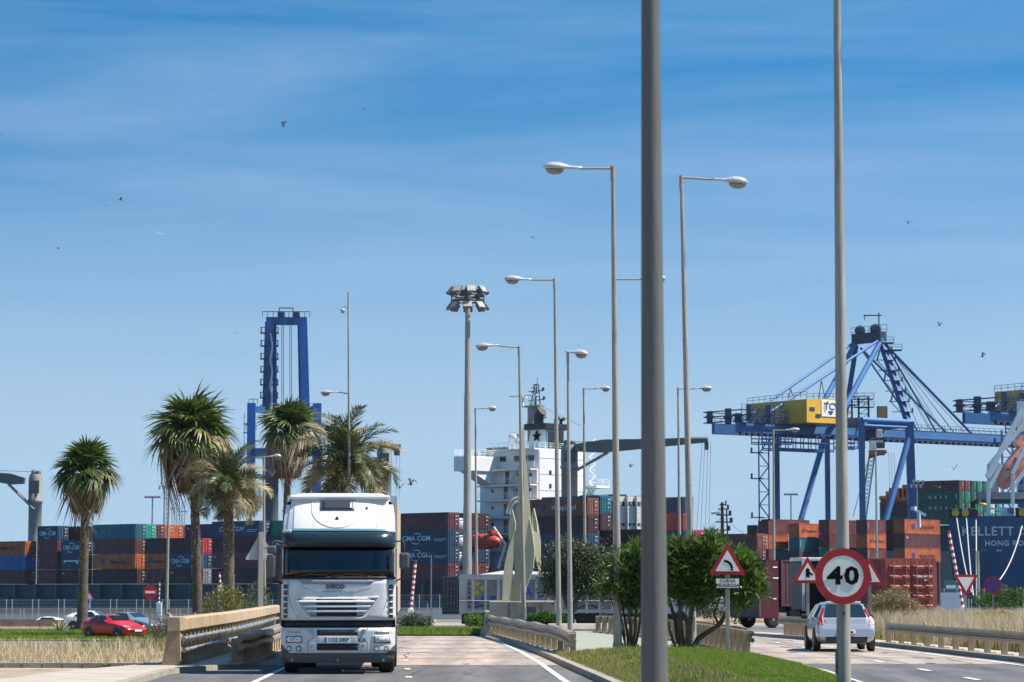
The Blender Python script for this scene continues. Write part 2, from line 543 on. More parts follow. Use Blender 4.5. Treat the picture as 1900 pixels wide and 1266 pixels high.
# wandering sealed cracks and oil drips
rg_ = random.Random(77)
M_crack = mat('tar_seal', (0.06, 0.055, 0.05), 0.8)
for k in range(14):
 if k % 3 == 0: continue
 r2 = k % 2
 y = rg_.uniform(56, 100); x0_ = rg_.uniform(-5.5, 0.0) if not r2 else rg_.uniform(7.5, 12)
 pts = []; x = x0_
 for i in range(14):
  pts.append((x, y)); x += rg_.uniform(-0.06, 0.06) + (0.16 if k % 3 == 0 else 0.0); y += rg_.uniform(0.2, 0.7) * (0.25 if k % 3 == 0 else 1)
 V = []; Q = []
 for i, (a, b) in enumerate(pts):
  w_ = rg_.uniform(0.008, 0.022); V += [(a - w_, b, 0.0135), (a + w_, b, 0.0135)]
  if i: q = 2 * i; Q.append((q - 2, q - 1, q + 1, q))
 link('sealed_crack', np_mesh('sealed_crack', V, Q, M_crack))['kind'] = 'structure'
for k in range(22):
 r2 = k % 2; y = rg_.uniform(55, 98); x = (rg_.choice((-3.3, -0.9)) if not r2 else rg_.choice((8.3, 11.0))) + rg_.gauss(0, 0.25); r_ = rg_.uniform(0.05, 0.22)
 V = [(x + r_ * math.cos(a) * rg_.uniform(0.7, 1.2), y + 2.5 * r_ * math.sin(a) * rg_.uniform(0.7, 1.2), 0.0125 + 0.0001 * k) for a in np.linspace(0, 5.7, 11)]
 me = bpy.data.meshes.new('oil_stain'); me.from_pydata(V, [], [tuple(range(11))]); me.materials.append(M_oil); link('oil_stain', me)['kind'] = 'structure'
# pavement on the left, along the bridge
PL = [(30, -11.6), (54, -10.0), (57, -9.9), (61, -9.3), (64.5, -8.5), (112, -9.4)]
strip('sidewalk', PL, lambda y: interp(R1L, y) - 0.22, 30, 106, 0.10, M_walk, nx=8, ny=60)
mb = MB()
for i in range(14):
 x = -15.0 + i * 0.48
 mb.box(x, x + 0.465, 64.6 - 0.012 * i, 64.85 - 0.012 * i, -0.05, 0.11)
mb.build('garden_kerb', M_kerb)['kind'] = 'structure'
# median: lawn in front, green paving behind
def mound(x, y):
 return 0.10 + 0.22 * ss(0, 2.0, x - interp(R1R, y)) * ss(0, 2.0, interp(R2L, y) - x) * ss(75, 68, y)
MEDL = lambda y: interp(R1R, y) + 0.22
MEDR = lambda y: interp(R2L, y) - 0.20
strip('lawn_soil', MEDL, MEDR, 30, 71.8, 0.0, M_lawn_soil, nx=16, ny=60, mound=mound)
strip('median_paving', MEDL, MEDR, 71.81, 111, 0.115, M_green_pave, nx=12, ny=40)
# strip of dry earth at the kerb corner of the lawn
strip('bare_earth', MEDL, lambda y: MEDL(y) + 0.75 + 0.35 * math.sin(y * 1.3), 50, 73, 0.118, M_earth, nx=4, ny=40, mound=lambda x, y: max(0, mound(x, y) - 0.10) * 1.0 + 0.012)
# lawns elsewhere
strip('lawn_soil', lambda y: -8.4, lambda y: -1.6 + (y - 106) * 0.12, 106.3, 119.5, 0.06, M_lawn_soil, nx=8, ny=8)
strip('lawn_soil', lambda y: -40, lambda y: -13.5, 154.5, 188, 0.05, M_lawn_soil, nx=8, ny=8)
strip('verge', lambda y: interp(R2R, y) + 0.22, lambda y: interp(R2R, y) + 1.4, 40, 110, 0.10, M_walk, nx=2, ny=30)
# ------------------------------------------------------------------ grass blades
def blades(name, pts, hmin, hmax, w, m, lean=0.35, seed=1, seg=2, head=False):
 """one mesh of separate bent blades rooted at pts (N,3)"""
 rng = np.random.default_rng(seed)
 P = np.asarray(pts, dtype=np.float64); n = len(P)
 h = rng.uniform(hmin, hmax, n); a = rng.uniform(0, 2 * np.pi, n); l = rng.uniform(0.1, lean, n) * h
 ld = rng.uniform(0, 2 * np.pi, n)
 dx = np.cos(a) * w / 2; dy = np.sin(a) * w / 2
 lx = np.cos(ld) * l; ly = np.sin(ld) * l
 V = np.zeros((n, 5, 3))
 V[:, 0] = P + np.stack([-dx, -dy, np.zeros(n)], 1)
 V[:, 1] = P + np.stack([dx, dy, np.zeros(n)], 1)
 V[:, 2] = P + np.stack([dx * 0.8 + lx * 0.35, dy * 0.8 + ly * 0.35, h * 0.6], 1)
 V[:, 3] = P + np.stack([-dx * 0.8 + lx * 0.35, -dy * 0.8 + ly * 0.35, h * 0.6], 1)
 V[:, 4] = P + np.stack([lx, ly, h], 1)
 base = (np.arange(n) * 5)[:, None]
 T = np.concatenate([base + np.array([0, 1, 2]), base + np.array([0, 2, 3]), base + np.array([3, 2, 4])], 0)
 me = np_mesh(name, V.reshape(-1, 3), T, m, nper=3)
 return me
def scatter(n, y0, y1, lf, rf, seed, zf=None, clump=0.0):
 rng = np.random.default_rng(seed)
 out = []
 cl = [(rng.uniform(0, 1), rng.uniform(y0, y1)) for _ in range(60)]
 while len(out) < n:
  y = rng.uniform(y0, y1); t = rng.uniform(0, 1)
  if clump > 0 and rng.uniform() < clump:
   c = cl[rng.integers(0, 60)]
   t = c[0] + rng.normal(0, 0.03); y = c[1] + rng.normal(0, 0.7)
   if not (0 < t < 1 and y0 < y < y1): continue
  a, b = lf(y), rf(y)
  x = a + (b - a) * t
  out.append((x, y, zt(x, y) + (zf(x, y) if zf else 0)))
 return out
M_lawn = leaf_mat('lawn_blade', (0.13, 0.21, 0.018), (0.25, 0.31, 0.045), 0.4)
M_lawn2 = leaf_mat('lawn_blade_yellow', (0.22, 0.21, 0.06), (0.33, 0.28, 0.12), 0.3)
M_straw = leaf_mat('straw', (0.40, 0.31, 0.17), (0.72, 0.62, 0.44), 0.35, 0.7)
M_straw2 = leaf_mat('green_straw', (0.20, 0.20, 0.06), (0.36, 0.32, 0.13), 0.35, 0.7)
def stuff(name, me, label, cat='grass'):
 o = link(name, me); return tag(o, label, cat, kind='stuff')
stuff('lawn_grass', blades('lawn_grass', scatter(90000, 42, 72.3, MEDL, MEDR, 3, mound), 0.04, 0.10, 0.016, M_lawn, seed=3), 'short bright green lawn on the mound of the median, in front of the bushes')
stuff('dry_lawn_grass', blades('dry_lawn_grass', scatter(9000, 43, 72, MEDL, lambda y: MEDL(y) + 1.7, 5, mound, clump=0.6), 0.05, 0.16, 0.016, M_lawn2, seed=5), 'yellowed tufts of grass beside the kerb of the median')
stuff('strip_grass', blades('strip_grass', scatter(16000, 106.5, 119, lambda y: -8.3, lambda y: -1.7 + (y - 106) * 0.12, 6, lambda x, y: 0.06), 0.05, 0.22, 0.03, M_lawn, seed=6), 'low green grass strip at the end of the concrete road, behind the truck')
stuff('far_lawn_grass', blades('far_lawn_grass', scatter(26000, 155, 188, lambda y: -40, lambda y: -13.6, 7, lambda x, y: 0.05), 0.06, 0.20, 0.05, M_lawn, seed=7), 'green lawn around the first fan palm, in front of the low concrete wall')
def left_r(y): return min(-8.9, interp(PL, y) - 0.3)
stuff('dry_weeds', blades('dry_weeds', scatter(11000, 72, 112, lambda y: XU(-30, y), lambda y: -9.6 - (y - 60) * 0.05, 8, clump=0.4), 0.03, 0.26, 0.022, M_straw, lean=0.7, seed=8), 'tall dry straw coloured weeds on the waste ground before the red car')
stuff('tall_weeds', blades('tall_weeds', scatter(2400, 74, 112, lambda y: XU(-30, y), lambda y: -9.6 - (y - 60) * 0.05, 18, clump=0.97), 0.25, 0.6, 0.024, M_straw, lean=0.6, seed=18), 'scattered taller tufts of dry weeds standing out of the low straw')
stuff('green_weeds', blades('green_weeds', scatter(3000, 84, 108, lambda y: XU(150, y), lambda y: -10.5 - (y - 80) * 0.06, 9, clump=0.8), 0.2, 0.5, 0.03, M_straw2, lean=0.6, seed=9), 'greenish weeds mixed among the dry grass near the bridge parapet')
stuff('sparse_weeds', blades('sparse_weeds', scatter(5000, 65.2, 76, lambda y: -16, left_r, 10, clump=0.6), 0.05, 0.28, 0.02, M_straw, lean=0.7, seed=10), 'sparse dry tufts on bare earth along the garden kerb')
def rr(y): return max(interp(R2R, y) + 1.35 + (0.9 * math.sin(y * 0.35) + 0.9), XU(1560 + 1.5 * (y - 90), y) if y > 92 else 0)
stuff('roadside_dry_grass', blades('roadside_dry_grass', scatter(52000, 72, 128, rr, lambda y: XU(1960, y) + 3, 11, clump=0.35), 0.35, 1.15, 0.022, M_straw, lean=0.45, seed=11), 'tall golden dry grass behind the right hand guardrail')
stuff('roadside_green_grass', blades('roadside_green_grass', scatter(7000, 72, 110, lambda y: rr(y) - 0.6, lambda y: rr(y) + 3.5, 12, clump=0.8), 0.2, 0.7, 0.03, M_straw2, lean=0.5, seed=12), 'greenish yellow weeds at the foot of the golden grass')
# ------------------------------------------------------------------ street lamps and poles
M_pole = mat('galvanised_pole', (0.30, 0.285, 0.255), 0.6, metal=0.15, var=0.24, scale=1.6, bump=0.15, stretch=(6, 6, 0.5))
M_pole2 = mat('grey_painted_pole', (0.30, 0.30, 0.30), 0.55, metal=0.2, var=0.1, scale=1.2, stretch=(6, 6, 0.5))
M_head = mat('lamp_housing', (0.42, 0.43, 0.45), 0.45, metal=0.1, var=0.2, scale=7)
M_bowl = mat('lamp_bowl', (0.22, 0.21, 0.20), 0.25, var=0.2, scale=5)
M_steel = mat('galvanised_steel', (0.36, 0.37, 0.38), 0.4, metal=0.7, var=0.15, scale=3)
M_black = mat('black_plastic', (0.02, 0.02, 0.022), 0.5)
M_signred = mat('sign_red', (0.42, 0.012, 0.02), 0.4, var=0.08, scale=5)
M_signwhite = mat('sign_white', (0.86, 0.84, 0.76), 0.5, var=0.04, scale=4)
M_signblack = mat('sign_black', (0.008, 0.008, 0.008), 0.85, spec=0.1)
M_signback = mat('sign_back_aluminium', (0.40, 0.41, 0.42), 0.5, metal=0.4, var=0.12, scale=2)
M_signblue = mat('sign_blue', (0.02, 0.06, 0.35), 0.4)
M_bolt = mat('rusty_bolt', (0.09, 0.06, 0.05), 0.8)
def lamp_head_parts(root, x, z, sgn, L, tilt=0.0, arm_y=0.0):
 """cobra head reaching from (x) outwards along sgn, L long"""
 M = Matrix.Translation((x, 0, z)) @ Matrix.Rotation(arm_y, 4, 'Z') @ Matrix.Rotation(-tilt * sgn, 4, 'Y')
 n = 14; k = 12
 vs = []; fs = []
 prof = [(0.0, 0.055, 0.06), (0.12, 0.06, 0.065), (0.3, 0.075, 0.075), (0.45, 0.12, 0.125), (0.6, 0.155, 0.165), (0.75, 0.17, 0.17), (0.88, 0.15, 0.14), (0.96, 0.09, 0.08), (1.0, 0.02, 0.015)]
 for (t, w, h) in prof:
  for i in range(k):
   a = math.pi * 2 * i / k
   zz = math.sin(a) * h if math.sin(a) > 0 else math.sin(a) * h * 0.28
   vs.append((sgn * t * L, math.cos(a) * w, zz))
 for j in range(len(prof) - 1):
  for i in range(k):
   i2 = (i + 1) % k
   fs.append((j * k + i, j * k + i2, (j + 1) * k + i2, (j + 1) * k + i))
 fs.append(tuple(range(k))); fs.append(tuple(range(len(vs) - k, len(vs))))
 mb = MB(); mb.add(vs, fs, True, M)
 me = mb.mesh('lamp_head', M_head); recalc(me)
 h = link('lamp_head', me, root)
 vs = []; fs = []
 for (t, s_) in [(0.0, 1.0), (0.5, 0.9), (0.85, 0.6), (1.0, 0.15)]:
  for i in range(k):
   a = math.pi * 2 * i / k
   vs.append((sgn * L * (0.70 + 0.24 * s_ * math.cos(a)), 0.13 * s_ * math.sin(a), -0.03 - 0.17 * t))
 for j in range(3):
  for i in range(k):
   i2 = (i + 1) % k
   fs.append((j * k + i, j * k + i2, (j + 1) * k + i2, (j + 1) * k + i))
 fs.append(tuple(range(k))); fs.append(tuple(range(len(vs) - k, len(vs))))
 mb = MB(); mb.add(vs, fs, True, M)
 me = mb.mesh('lamp_bowl', M_bowl); recalc(me)
 link('lamp_bowl', me, h)
def street_lamp(ub, ut, vtop, d, r0, r1, arm, L, sgn, label, zb=None, m=M_pole, group='street lamps along the port road', tilt=0.03, armv=None, armz=0.0, extra=None, bury=0.3):
 """pole with base at photo column ub, top at (ut, vtop), arm and head towards sgn"""
 ztop = ZV(vtop, d); xb = XU(ub, d); xt = XU(ut, d, vtop)
 z0 = zt(xb, d) - bury + 0.1 if zb is None else zb
 root = empty('street_lamp', (xb, d, z0), 0, label, 'street lamp', group)
 lx = xt - xb; hz = ztop - z0
 n = 9; pts = [(lx * (i / (n - 1)) ** 1.0, 0, hz * i / (n - 1)) for i in range(n)]
 rs = [r0 + (r1 - r0) * i / (n - 1) for i in range(n)]
 mb = MB(); mb.tube(pts, rs, 14)
 mb.build('pole', m, root)
 if r0 > 0.05:
  mb = MB(); mb.box(-r0 * 1.7, r0 * 1.7, -r0 * 1.7, r0 * 1.7, bury - 0.06, bury + 0.0)
  mb.lathe([(r0 * 1.18, bury), (r0 * 1.12, bury + 0.25)], 14)
  mb.build('base_plate', m, root)
  mb = MB(); mb.box(-r0 * 0.45, r0 * 0.45, -r0 - 0.012, -r0 + 0.03, bury + 0.55, bury + 0.95)
  mb.build('service_door', M_pole2, root)
  for tz in (0.36, 0.66):
   mb = MB(); q = hz * tz; rq = r0 + (r1 - r0) * tz
   mb.lathe([(rq * 1.06, -0.03), (rq * 1.07, 0.0), (rq * 1.0, 0.04)], 14, Matrix.Translation((lx * tz, 0, q)))
   mb.build('pole_joint', m, root)
 if sgn:
  za = hz - 0.06 if armv is None else ZV(armv, d) - z0
  xa = lx * za / hz
  x1 = xa + sgn * arm
  mb = MB(); mb.tube([(xa, 0, za), (x1, 0, za + armz)], 0.035, 8)
  mb.tube([(xa, 0, za - 0.35), (xa, 0, za + 0.06)], r1 * 1.3, 10)
  mb.build('arm', m, root)
  lamp_head_parts(root, x1 - sgn * 0.08, za + armz, sgn, L, tilt)
 if extra: extra(root, lx, hz)
 return root
street_lamp(1146, 1137, 309, 76, 0.125, 0.055, 0.95, 1.12, -1, 'tallest street lamp left of the thick pole, its head reaching left')
street_lamp(1146.5, 1141, 516, 108, 0.10, 0.05, 1.1, 1.05, 1, 'street lamp reaching right, its head half hidden by the thick blurred pole', m=M_pole)
street_lamp(1037, 1029, 517, 108, 0.115, 0.05, 1.0, 1.12, -1, 'street lamp with flat arm and head to the left, standing on the green paving')
street_lamp(973, 963, 643, 121, 0.11, 0.05, 1.0, 1.05, -1, 'street lamp with head to the left, standing before the leaf sculpture', tilt=-0.06, armz=0.10)
street_lamp(1285, 1264, 326, 78.6, 0.125, 0.05, 0.98, 1.08, 1, 'street lamp behind the large oleander with its arm and head to the right', tilt=-0.10, armz=-0.06)
street_lamp(885, 882, 757, 180, 0.12, 0.05, 0.55, 0.95, 1, 'slender street lamp beside the floodlight mast, short arm to the right', zb=-0.6)
street_lamp(1086, 1083, 720, 162, 0.12, 0.05, 0.75, 0.95, 1, 'street lamp rising behind the olive tree, head to the right', zb=-0.5)
street_lamp(1262, 1258, 720, 162, 0.12, 0.05, 1.0, 1.15, 1, 'street lamp just right of the thick blurred pole, small head to the right', zb=-0.5)
street_lamp(1436, 1435, 797, 205, 0.13, 0.06, 0.9, 1.2, 1, 'street lamp standing left of the blue gantry crane legs, head to the right', zb=-0.8)
street_lamp(309, 316, 800, 176, 0.12, 0.05, 0.5, 0.9, -1, 'slim street lamp standing between the two left fan palms, head lost in the palm crown', zb=-1.4)
street_lamp(492, 489, 846, 170, 0.12, 0.06, 0.4, 0.8, 1, 'street lamp standing between the date palm and the truck mirror', zb=-1.4)
def camera_extra(root, lx, hz):
 z = ZV(575, 163) + 0.5
 mb = MB(); mb.tube([(lx, 0, hz - 0.95), (lx - 0.2, 0, hz - 0.85), (lx - 0.3, 0, hz - 0.98)], 0.025, 6)
 mb.build('camera_bracket', M_pole2, root)
 mb = MB(); mb.lathe([(0.05, 0.14), (0.13, 0.1), (0.15, 0.0), (0.10, -0.12), (0.02, -0.17)][::-1], 12, Matrix.Translation((lx - 0.32, 0, hz - 1.12)))
 o = mb.build('dome_camera', M_head, root)
street_lamp(650, 646, 543, 163, 0.12, 0.045, 0.75, 1.05, -1, 'very tall lamp pole behind the truck with a dome camera near its top', zb=-0.6, armv=731, armz=0.12, tilt=-0.08, extra=camera_extra)
def single_lamp():
 d = 109; root = empty('street_lamp', (XU(1058, d), d, 0.0), 0, 'grey street lamp whose white head sits directly on the pole top, beside the olive tree', 'street lamp', 'street lamps along the port road')
 hz = ZV(658, d); lx = XU(1053.5, d, 650) - XU(1058, d)
 mb = MB(); mb.tube([(0, 0, -0.1), (lx * 0.5, 0, hz * 0.5), (lx, 0, hz)], [0.115, 0.08, 0.045], 14)
 mb.build('pole', M_pole2, root)
 mb = MB(); mb.box(-0.18, 0.18, -0.18, 0.18, 0.08, 0.16); mb.build('base_plate', M_pole2, root)
 lamp_head_parts(root, lx - 0.12, hz + 0.10, 1, 0.95, -0.10)
 mb = MB(); mb.tube([(lx, 0, hz - 0.35), (lx, 0, hz + 0.12)], 0.06, 8); mb.build('neck', M_pole2, root)
single_lamp()
# the two poles close to the camera
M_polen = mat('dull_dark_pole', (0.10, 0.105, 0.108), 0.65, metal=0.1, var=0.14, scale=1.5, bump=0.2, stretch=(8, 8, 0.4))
def near_pole(ub, ut, d, v_top, r0, r1, label, m=M_pole):
 xb = XU(ub, d, 1266); xt = XU(ut, d, 0)
 root = empty('street_lamp', (xb, d, -0.02), 0, label, 'street lamp', 'street lamps along the port road')
 zb = ZV(1266, d); zt0 = ZV(0, d)
 k = (xt - xb) / (zt0 - zb)
 ztop = 13.8
 kr = (r1 - r0) / (zt0 - zb)
 P = []; rs = []
 for i in range(12):
  z = ztop * i / 11
  P.append((k * (z - zb), 0, z)); rs.append(max(0.045, r0 + kr * (z - zb)))
 mb = MB(); mb.tube(P, rs, 28); mb.build('pole', m, root)
 mb = MB(); q = rs[0]
 mb.box(-q * 2, q * 2, -q * 2, q * 2, 0.0, 0.03)
 mb.build('base_plate', M_pole, root)
 za = ztop - 0.06
 mb = MB(); mb.tube([(P[-1][0], 0, za), (P[-1][0] + 1.0, 0, za)], 0.035, 8); mb.build('arm', M_pole, root)
 lamp_head_parts(root, P[-1][0] + 0.95, za, 1, 1.1)
 return root, rs
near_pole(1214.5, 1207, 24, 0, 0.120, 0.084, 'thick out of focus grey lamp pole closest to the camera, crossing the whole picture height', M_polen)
rt, _ = near_pole(1566, 1553, 47, 0, 0.125, 0.062, 'pale lamp pole that carries the round 40 speed sign')
mb = MB()
mb.box(-0.145, -0.128, -0.05, 0.05, 0.42, 0.82, bev=0.004)
mb.build('service_door', M_pole, rt)
for zz in (1.47,):
 mb = MB(); mb.tube([(0.0, -0.17, zz), (0.0, -0.1, zz)], 0.02, 8); mb.build('bolt', M_bolt, rt)
# ------------------------------------------------------------------ road signs
def post(root, z0, z1, w=0.09, t=0.05, x=0, y=0.06):
 mb = MB(); mb.box(x - w / 2, x + w / 2, y, y + t, z0, z1, bev=0.006)
 mb.build('post', M_pole, root)
def rounded_tri(R_, r, up=1, n=6):
 """corner points of a rounded triangle with circumradius R_"""
 P = []
 for k in range(3):
  a0 = math.pi / 2 + k * 2 * math.pi / 3
  cx, cz = (R_ - 2 * r) * math.cos(a0), (R_ - 2 * r) * math.sin(a0)
  for i in range(n + 1):
   a = a0 - math.pi / 3 + (2 * math.pi / 3) * i / n
   P.append((cx + r * math.cos(a), up * (cz + r * math.sin(a))))
 return P if up > 0 else P[::-1]
def tri_sign(root, zc, side, up=1, x=0, y=0.0, back=False):
 R_ = side / math.sqrt(3) * 1.06
 mb = MB(); mb.prism([(x + a, zc + b) for a, b in rounded_tri(R_, 0.035 * side, up)], y, y + 0.03)
 f = mb.build('sign_plate', M_signback if back else M_signred, root)
 mb = MB(); mb.prism([(x + a, zc + b) for a, b in rounded_tri(R_ * 0.66, 0.012 * side, up)], y - 0.006, y - 0.001)
 mb.build('sign_face', M_signwhite, root)
 return f
# 40 sign
d = 46.82; c = PT(1564, 1069.5, d)
t = empty('speed_sign', (c.x, c.y - 0.0, c.z), R(1.5), 'round white and red speed limit sign reading 40, fixed to the pale pole', 'speed sign')
Rr = 51.7 / F * d
mb = MB(); disc(mb, Rr, 0.0, 0.02, 56); mb.build('sign_back', M_signback, t)
mb = MB(); ring(mb, Rr * 0.735, Rr, -0.016, -0.001, 64); mb.build('red_ring', M_signred, t)
mb = MB(); disc(mb, Rr * 0.734, -0.012, -0.002, 48); mb.build('sign_face', M_signwhite, t)
M4 = text_mesh('40', 0.425, M_signblack, 0.002, 0.014, 1.12, 'CENTER', 1.22)
o = link('lettering', M4, t, (0.005, -0.019, -0.005))
mb = MB()
for s_ in (-1, 1):
 mb.box(-0.16, 0.16, 0.02, 0.06, s_ * 0.25 - 0.02, s_ * 0.25 + 0.02)
mb.build('bracket', M_steel, t)
# dangerous bend sign
d = 72; c = PT(1351, 1222, d)
t = empty('warning_sign', (c.x, d, 0.25), 0, 'triangular bend warning sign with a white plate reading CURVA PELIGROSA, before the oleander', 'road sign', 'triangular road signs')
zc = ZV(1047, d) - 0.25
post(t, -0.2, zc + 0.3, 0.11, 0.06)
tri_sign(t, zc, 0.93)
mb = MB()
for i in range(9):
 a0, a1 = R(92 - i * 10), R(92 - (i + 1) * 10)
 cx, cz = -0.085, zc - 0.12
 mb.prism([(cx + 0.17 * math.cos(a), cz + 0.17 * math.sin(a)) for a in (a0, a1)][::1] + [(cx + 0.235 * math.cos(a), cz + 0.235 * math.sin(a)) for a in (a1, a0)], -0.0105, -0.0065)
mb.box(0.085, 0.15, -0.0105, -0.0065, zc - 0.17, zc - 0.119)
me = mb.mesh('bend_symbol', M_signblack); recalc(me); link('bend_symbol', me, t)
zp = ZV(1082.5, d) - 0.25
mb = MB(); mb.box(-0.325, 0.325, -0.001, 0.02, zp - 0.145, zp + 0.145, bev=0.008)
pl = mb.build('text_plate', M_signblack, t)
mb = MB(); mb.box(-0.305, 0.305, -0.006, -0.0015, zp - 0.125, zp + 0.125); mb.build('plate_face', M_signwhite, pl)
link('lettering', text_mesh('CURVA', 0.125, M_signblack, 0.002, 0.002, 1.05), pl, (0, -0.009, zp + 0.062))
link('lettering', text_mesh('PELIGROSA', 0.125, M_signblack, 0.002, 0.002, 0.98), pl, (0, -0.009, zp - 0.062))
# two triangular junction signs behind the silver car
def junction(u, vap, vbot, d, label, kind):
 c = PT(u, 1204, d)
 t = empty('warning_sign', (c.x, d, zt(c.x, d)), 0, label, 'road sign', 'triangular road signs')
 zc = ZV(vap + (vbot - vap) * 0.64, d) - t.location.z
 side = 1.12
 post(t, -0.1, zc + 0.3, 0.12, 0.06)
 tri_sign(t, zc, side)
 mb = MB()
 if kind == 'side':
  mb.prism([(-0.075, zc - 0.15), (0.0, zc - 0.10), (0.075, zc - 0.15), (0.075, zc + 0.19), (0, zc + 0.25), (-0.075, zc + 0.19)], -0.0105, -0.0065)
  mb.prism([(0.076, zc + 0.0), (0.18, zc - 0.07), (0.21, zc + 0.0), (0.076, zc + 0.1)], -0.0105, -0.0065)
 else:
  mb.prism([(-0.12, zc - 0.19), (-0.05, zc - 0.19), (-0.03, zc - 0.02), (-0.05, zc + 0.17), (-0.12, zc + 0.17)], -0.0105, -0.0065)
  mb.prism([(0.02, zc - 0.19), (0.09, zc - 0.19), (0.03, zc + 0.17), (-0.02, zc + 0.17)], -0.0105, -0.0065)
 me = mb.mesh('road_symbol', M_signblack); recalc(me); link('road_symbol', me, t)
junction(1500, 1037, 1082, 104, 'triangular junction warning sign between the 40 sign and the dark red truck', 'side')
junction(1615, 1037, 1087, 103, 'triangular warning sign half hidden behind the right edge of the 40 sign', 'narrow')
# give way
d = 112; c = PT(1793, 1130, d)
t = empty('give_way_sign', (c.x, d, zt(c.x, d)), R(4), 'inverted white and red give way triangle above the golden grass', 'road sign', 'triangular road signs')
zc = ZV(1080, d) - t.location.z
post(t, -0.1, zc + 0.2, 0.09); tri_sign(t, zc, 0.98, up=-1)
# no stopping
d = 128; c = PT(1843, 1130, d)
t = empty('no_stopping_sign', (c.x, d, zt(c.x, d)), R(-4), 'round blue and red no stopping sign above the green shrub', 'road sign')
zc = ZV(1086, d) - t.location.z
post(t, -0.1, zc, 0.08)
mb = MB(); disc(mb, 0.42, 0.0, 0.03, 40, cz=zc); mb.build('sign_plate', M_signred, t)
mb = MB(); disc(mb, 0.34, -0.006, -0.001, 40, cz=zc); mb.build('sign_face', M_signblue, t)
mb = MB(); mb.prism([(-0.25, zc + 0.2), (-0.2, zc + 0.25), (0.25, zc - 0.2), (0.2, zc - 0.25)][::-1], -0.012, -0.007)
mb.prism([(0.25, zc + 0.2), (0.2, zc + 0.25), (-0.25, zc - 0.2), (-0.2, zc - 0.25)], -0.016, -0.0125)
me = mb.mesh('red_cross', M_signred); recalc(me); link('red_cross', me, t)
# no entry
d = 166; c = PT(278, 1150, d)
t = empty('no_entry_sign', (c.x, d, zt(c.x, d)), R(3), 'round red no entry sign with a white bar behind the red car', 'road sign')
zc = ZV(1099, d) - t.location.z
post(t, -0.1, zc, 0.10)
mb = MB(); disc(mb, 0.44, 0.0, 0.03, 40, cz=zc); mb.build('sign_plate', M_signred, t)
mb = MB(); mb.box(-0.30, 0.30, -0.007, -0.001, zc - 0.075, zc + 0.075); mb.build('white_bar', M_signwhite, t)
# small warning sign with blue plate near first palm
d = 262; c = PT(165, 1150, d)
t = empty('warning_sign', (c.x, d, zt(c.x, d)), 0, 'small triangular sign above a blue rectangular plate, right of the first fan palm', 'road sign', 'triangular road signs')
zc = ZV(1108, d) - t.location.z
post(t, -0.1, zc, 0.08); tri_sign(t, zc, 0.95)
mb = MB(); mb.box(-0.22, 0.22, -0.001, 0.02, zc - 1.35, zc - 0.42); mb.build('blue_plate', M_signblue, t)
mb = MB(); mb.box(-0.05, 0.05, -0.01, -0.002, zc - 1.15, zc - 0.6); mb.build('white_arrow', M_signwhite, t)
# sign seen from behind on the bridge pavement
d = 98; c = PT(482, 1185, d)
t = empty('warning_sign', (c.x, d, 0.1), math.pi + R(14), 'triangular road sign seen from behind, on the pavement left of the truck', 'road sign', 'triangular road signs')
zc = ZV(1022, d) - 0.1
mb = MB(); mb.box(-0.09, 0.09, 0.04, 0.14, -0.1, ZV(988, d) - 0.1, bev=0.01); mb.build('post', M_pole, t)
tri_sign(t, zc, 1.08, back=True)
mb = MB()
for z_ in (-0.28, 0.12):
 mb.box(-0.3 + abs(z_) * 0.3, 0.3 - abs(z_) * 0.3, 0.03, 0.045, zc + z_, zc + z_ + 0.04)
mb.build('bracket', M_signback, t)
# green info board behind the yield sign
M_gsign = mat('green_board', (0.02, 0.20, 0.17), 0.5, var=0.1, scale=1)
d = 250; c = PT(1765, 1130, d)
t = empty('direction_board', (c.x, d, zt(c.x, d)), 0, 'green direction board with white arrows, behind the give way sign', 'sign board')
z0, z1 = ZV(1122, d) - t.location.z, ZV(1077, d) - t.location.z
mb = MB(); mb.box(-0.6, 0.6, 0, 0.05, z0, z1); bd = mb.build('board', M_gsign, t)
mb = MB(); mb.prism([(-0.3, z0 + 0.85), (0.02, z0 + 0.6), (0.02, z0 + 0.8), (0.35, z0 + 0.8), (0.35, z0 + 0.9), (0.02, z0 + 0.9), (0.02, z0 + 1.1)], -0.02, -0.002)
me = mb.mesh('white_arrow', M_signwhite); recalc(me); link('white_arrow', me, bd)
mb = MB(); mb.box(-0.45, 0.45, -0.02, -0.002, z1 - 0.75, z1 - 0.45); mb.build('white_line', M_signwhite, bd)
mb = MB(); mb.box(-0.5, -0.4, 0.05, 0.15, 0, z1); mb.box(0.4, 0.5, 0.05, 0.15, 0, z1); mb.build('post', M_pole, t)
# ------------------------------------------------------------------ red and white barrier arms, camera pole
M_rw = mat('barrier_red', (0.45, 0.03, 0.05), 0.5)
def striped_arm(u0, v0, u1, v1, d, r, label, n=9):
 a = PT(u0, v0, d); b = PT(u1, v1, d)
 t = empty('barrier_arm', a, 0, label, 'barrier arm', 'raised barrier arms')
 dv = b - a
 me_len = dv.length / (2 * n)
 dirn = dv.normalized()
 for i in range(2 * n):
  mb = MB(); mb.tube([dirn * (i * me_len), dirn * ((i + 1) * me_len)], r, 8)
  mb.build('red_band' if i % 2 else 'white_band', M_rw if i % 2 else M_signwhite, t)
 zb = zt(a.x, d)
 mb = MB(); mb.box(-0.25, 0.25, -0.2, 0.2, zb - a.z, 0.1, bev=0.03); mb.build('cabinet', M_signwhite, t)
striped_arm(762, 1132, 771, 1043, 238, 0.13, 'raised red and white barrier arm right of the truck')
striped_arm(1787, 1128, 1760, 985, 232, 0.13, 'raised red and white barrier arm before the blue ship stern', 12)
striped_arm(295, 1120, 296, 1079, 262, 0.07, 'small raised red and white arm right of the no entry sign', 5)
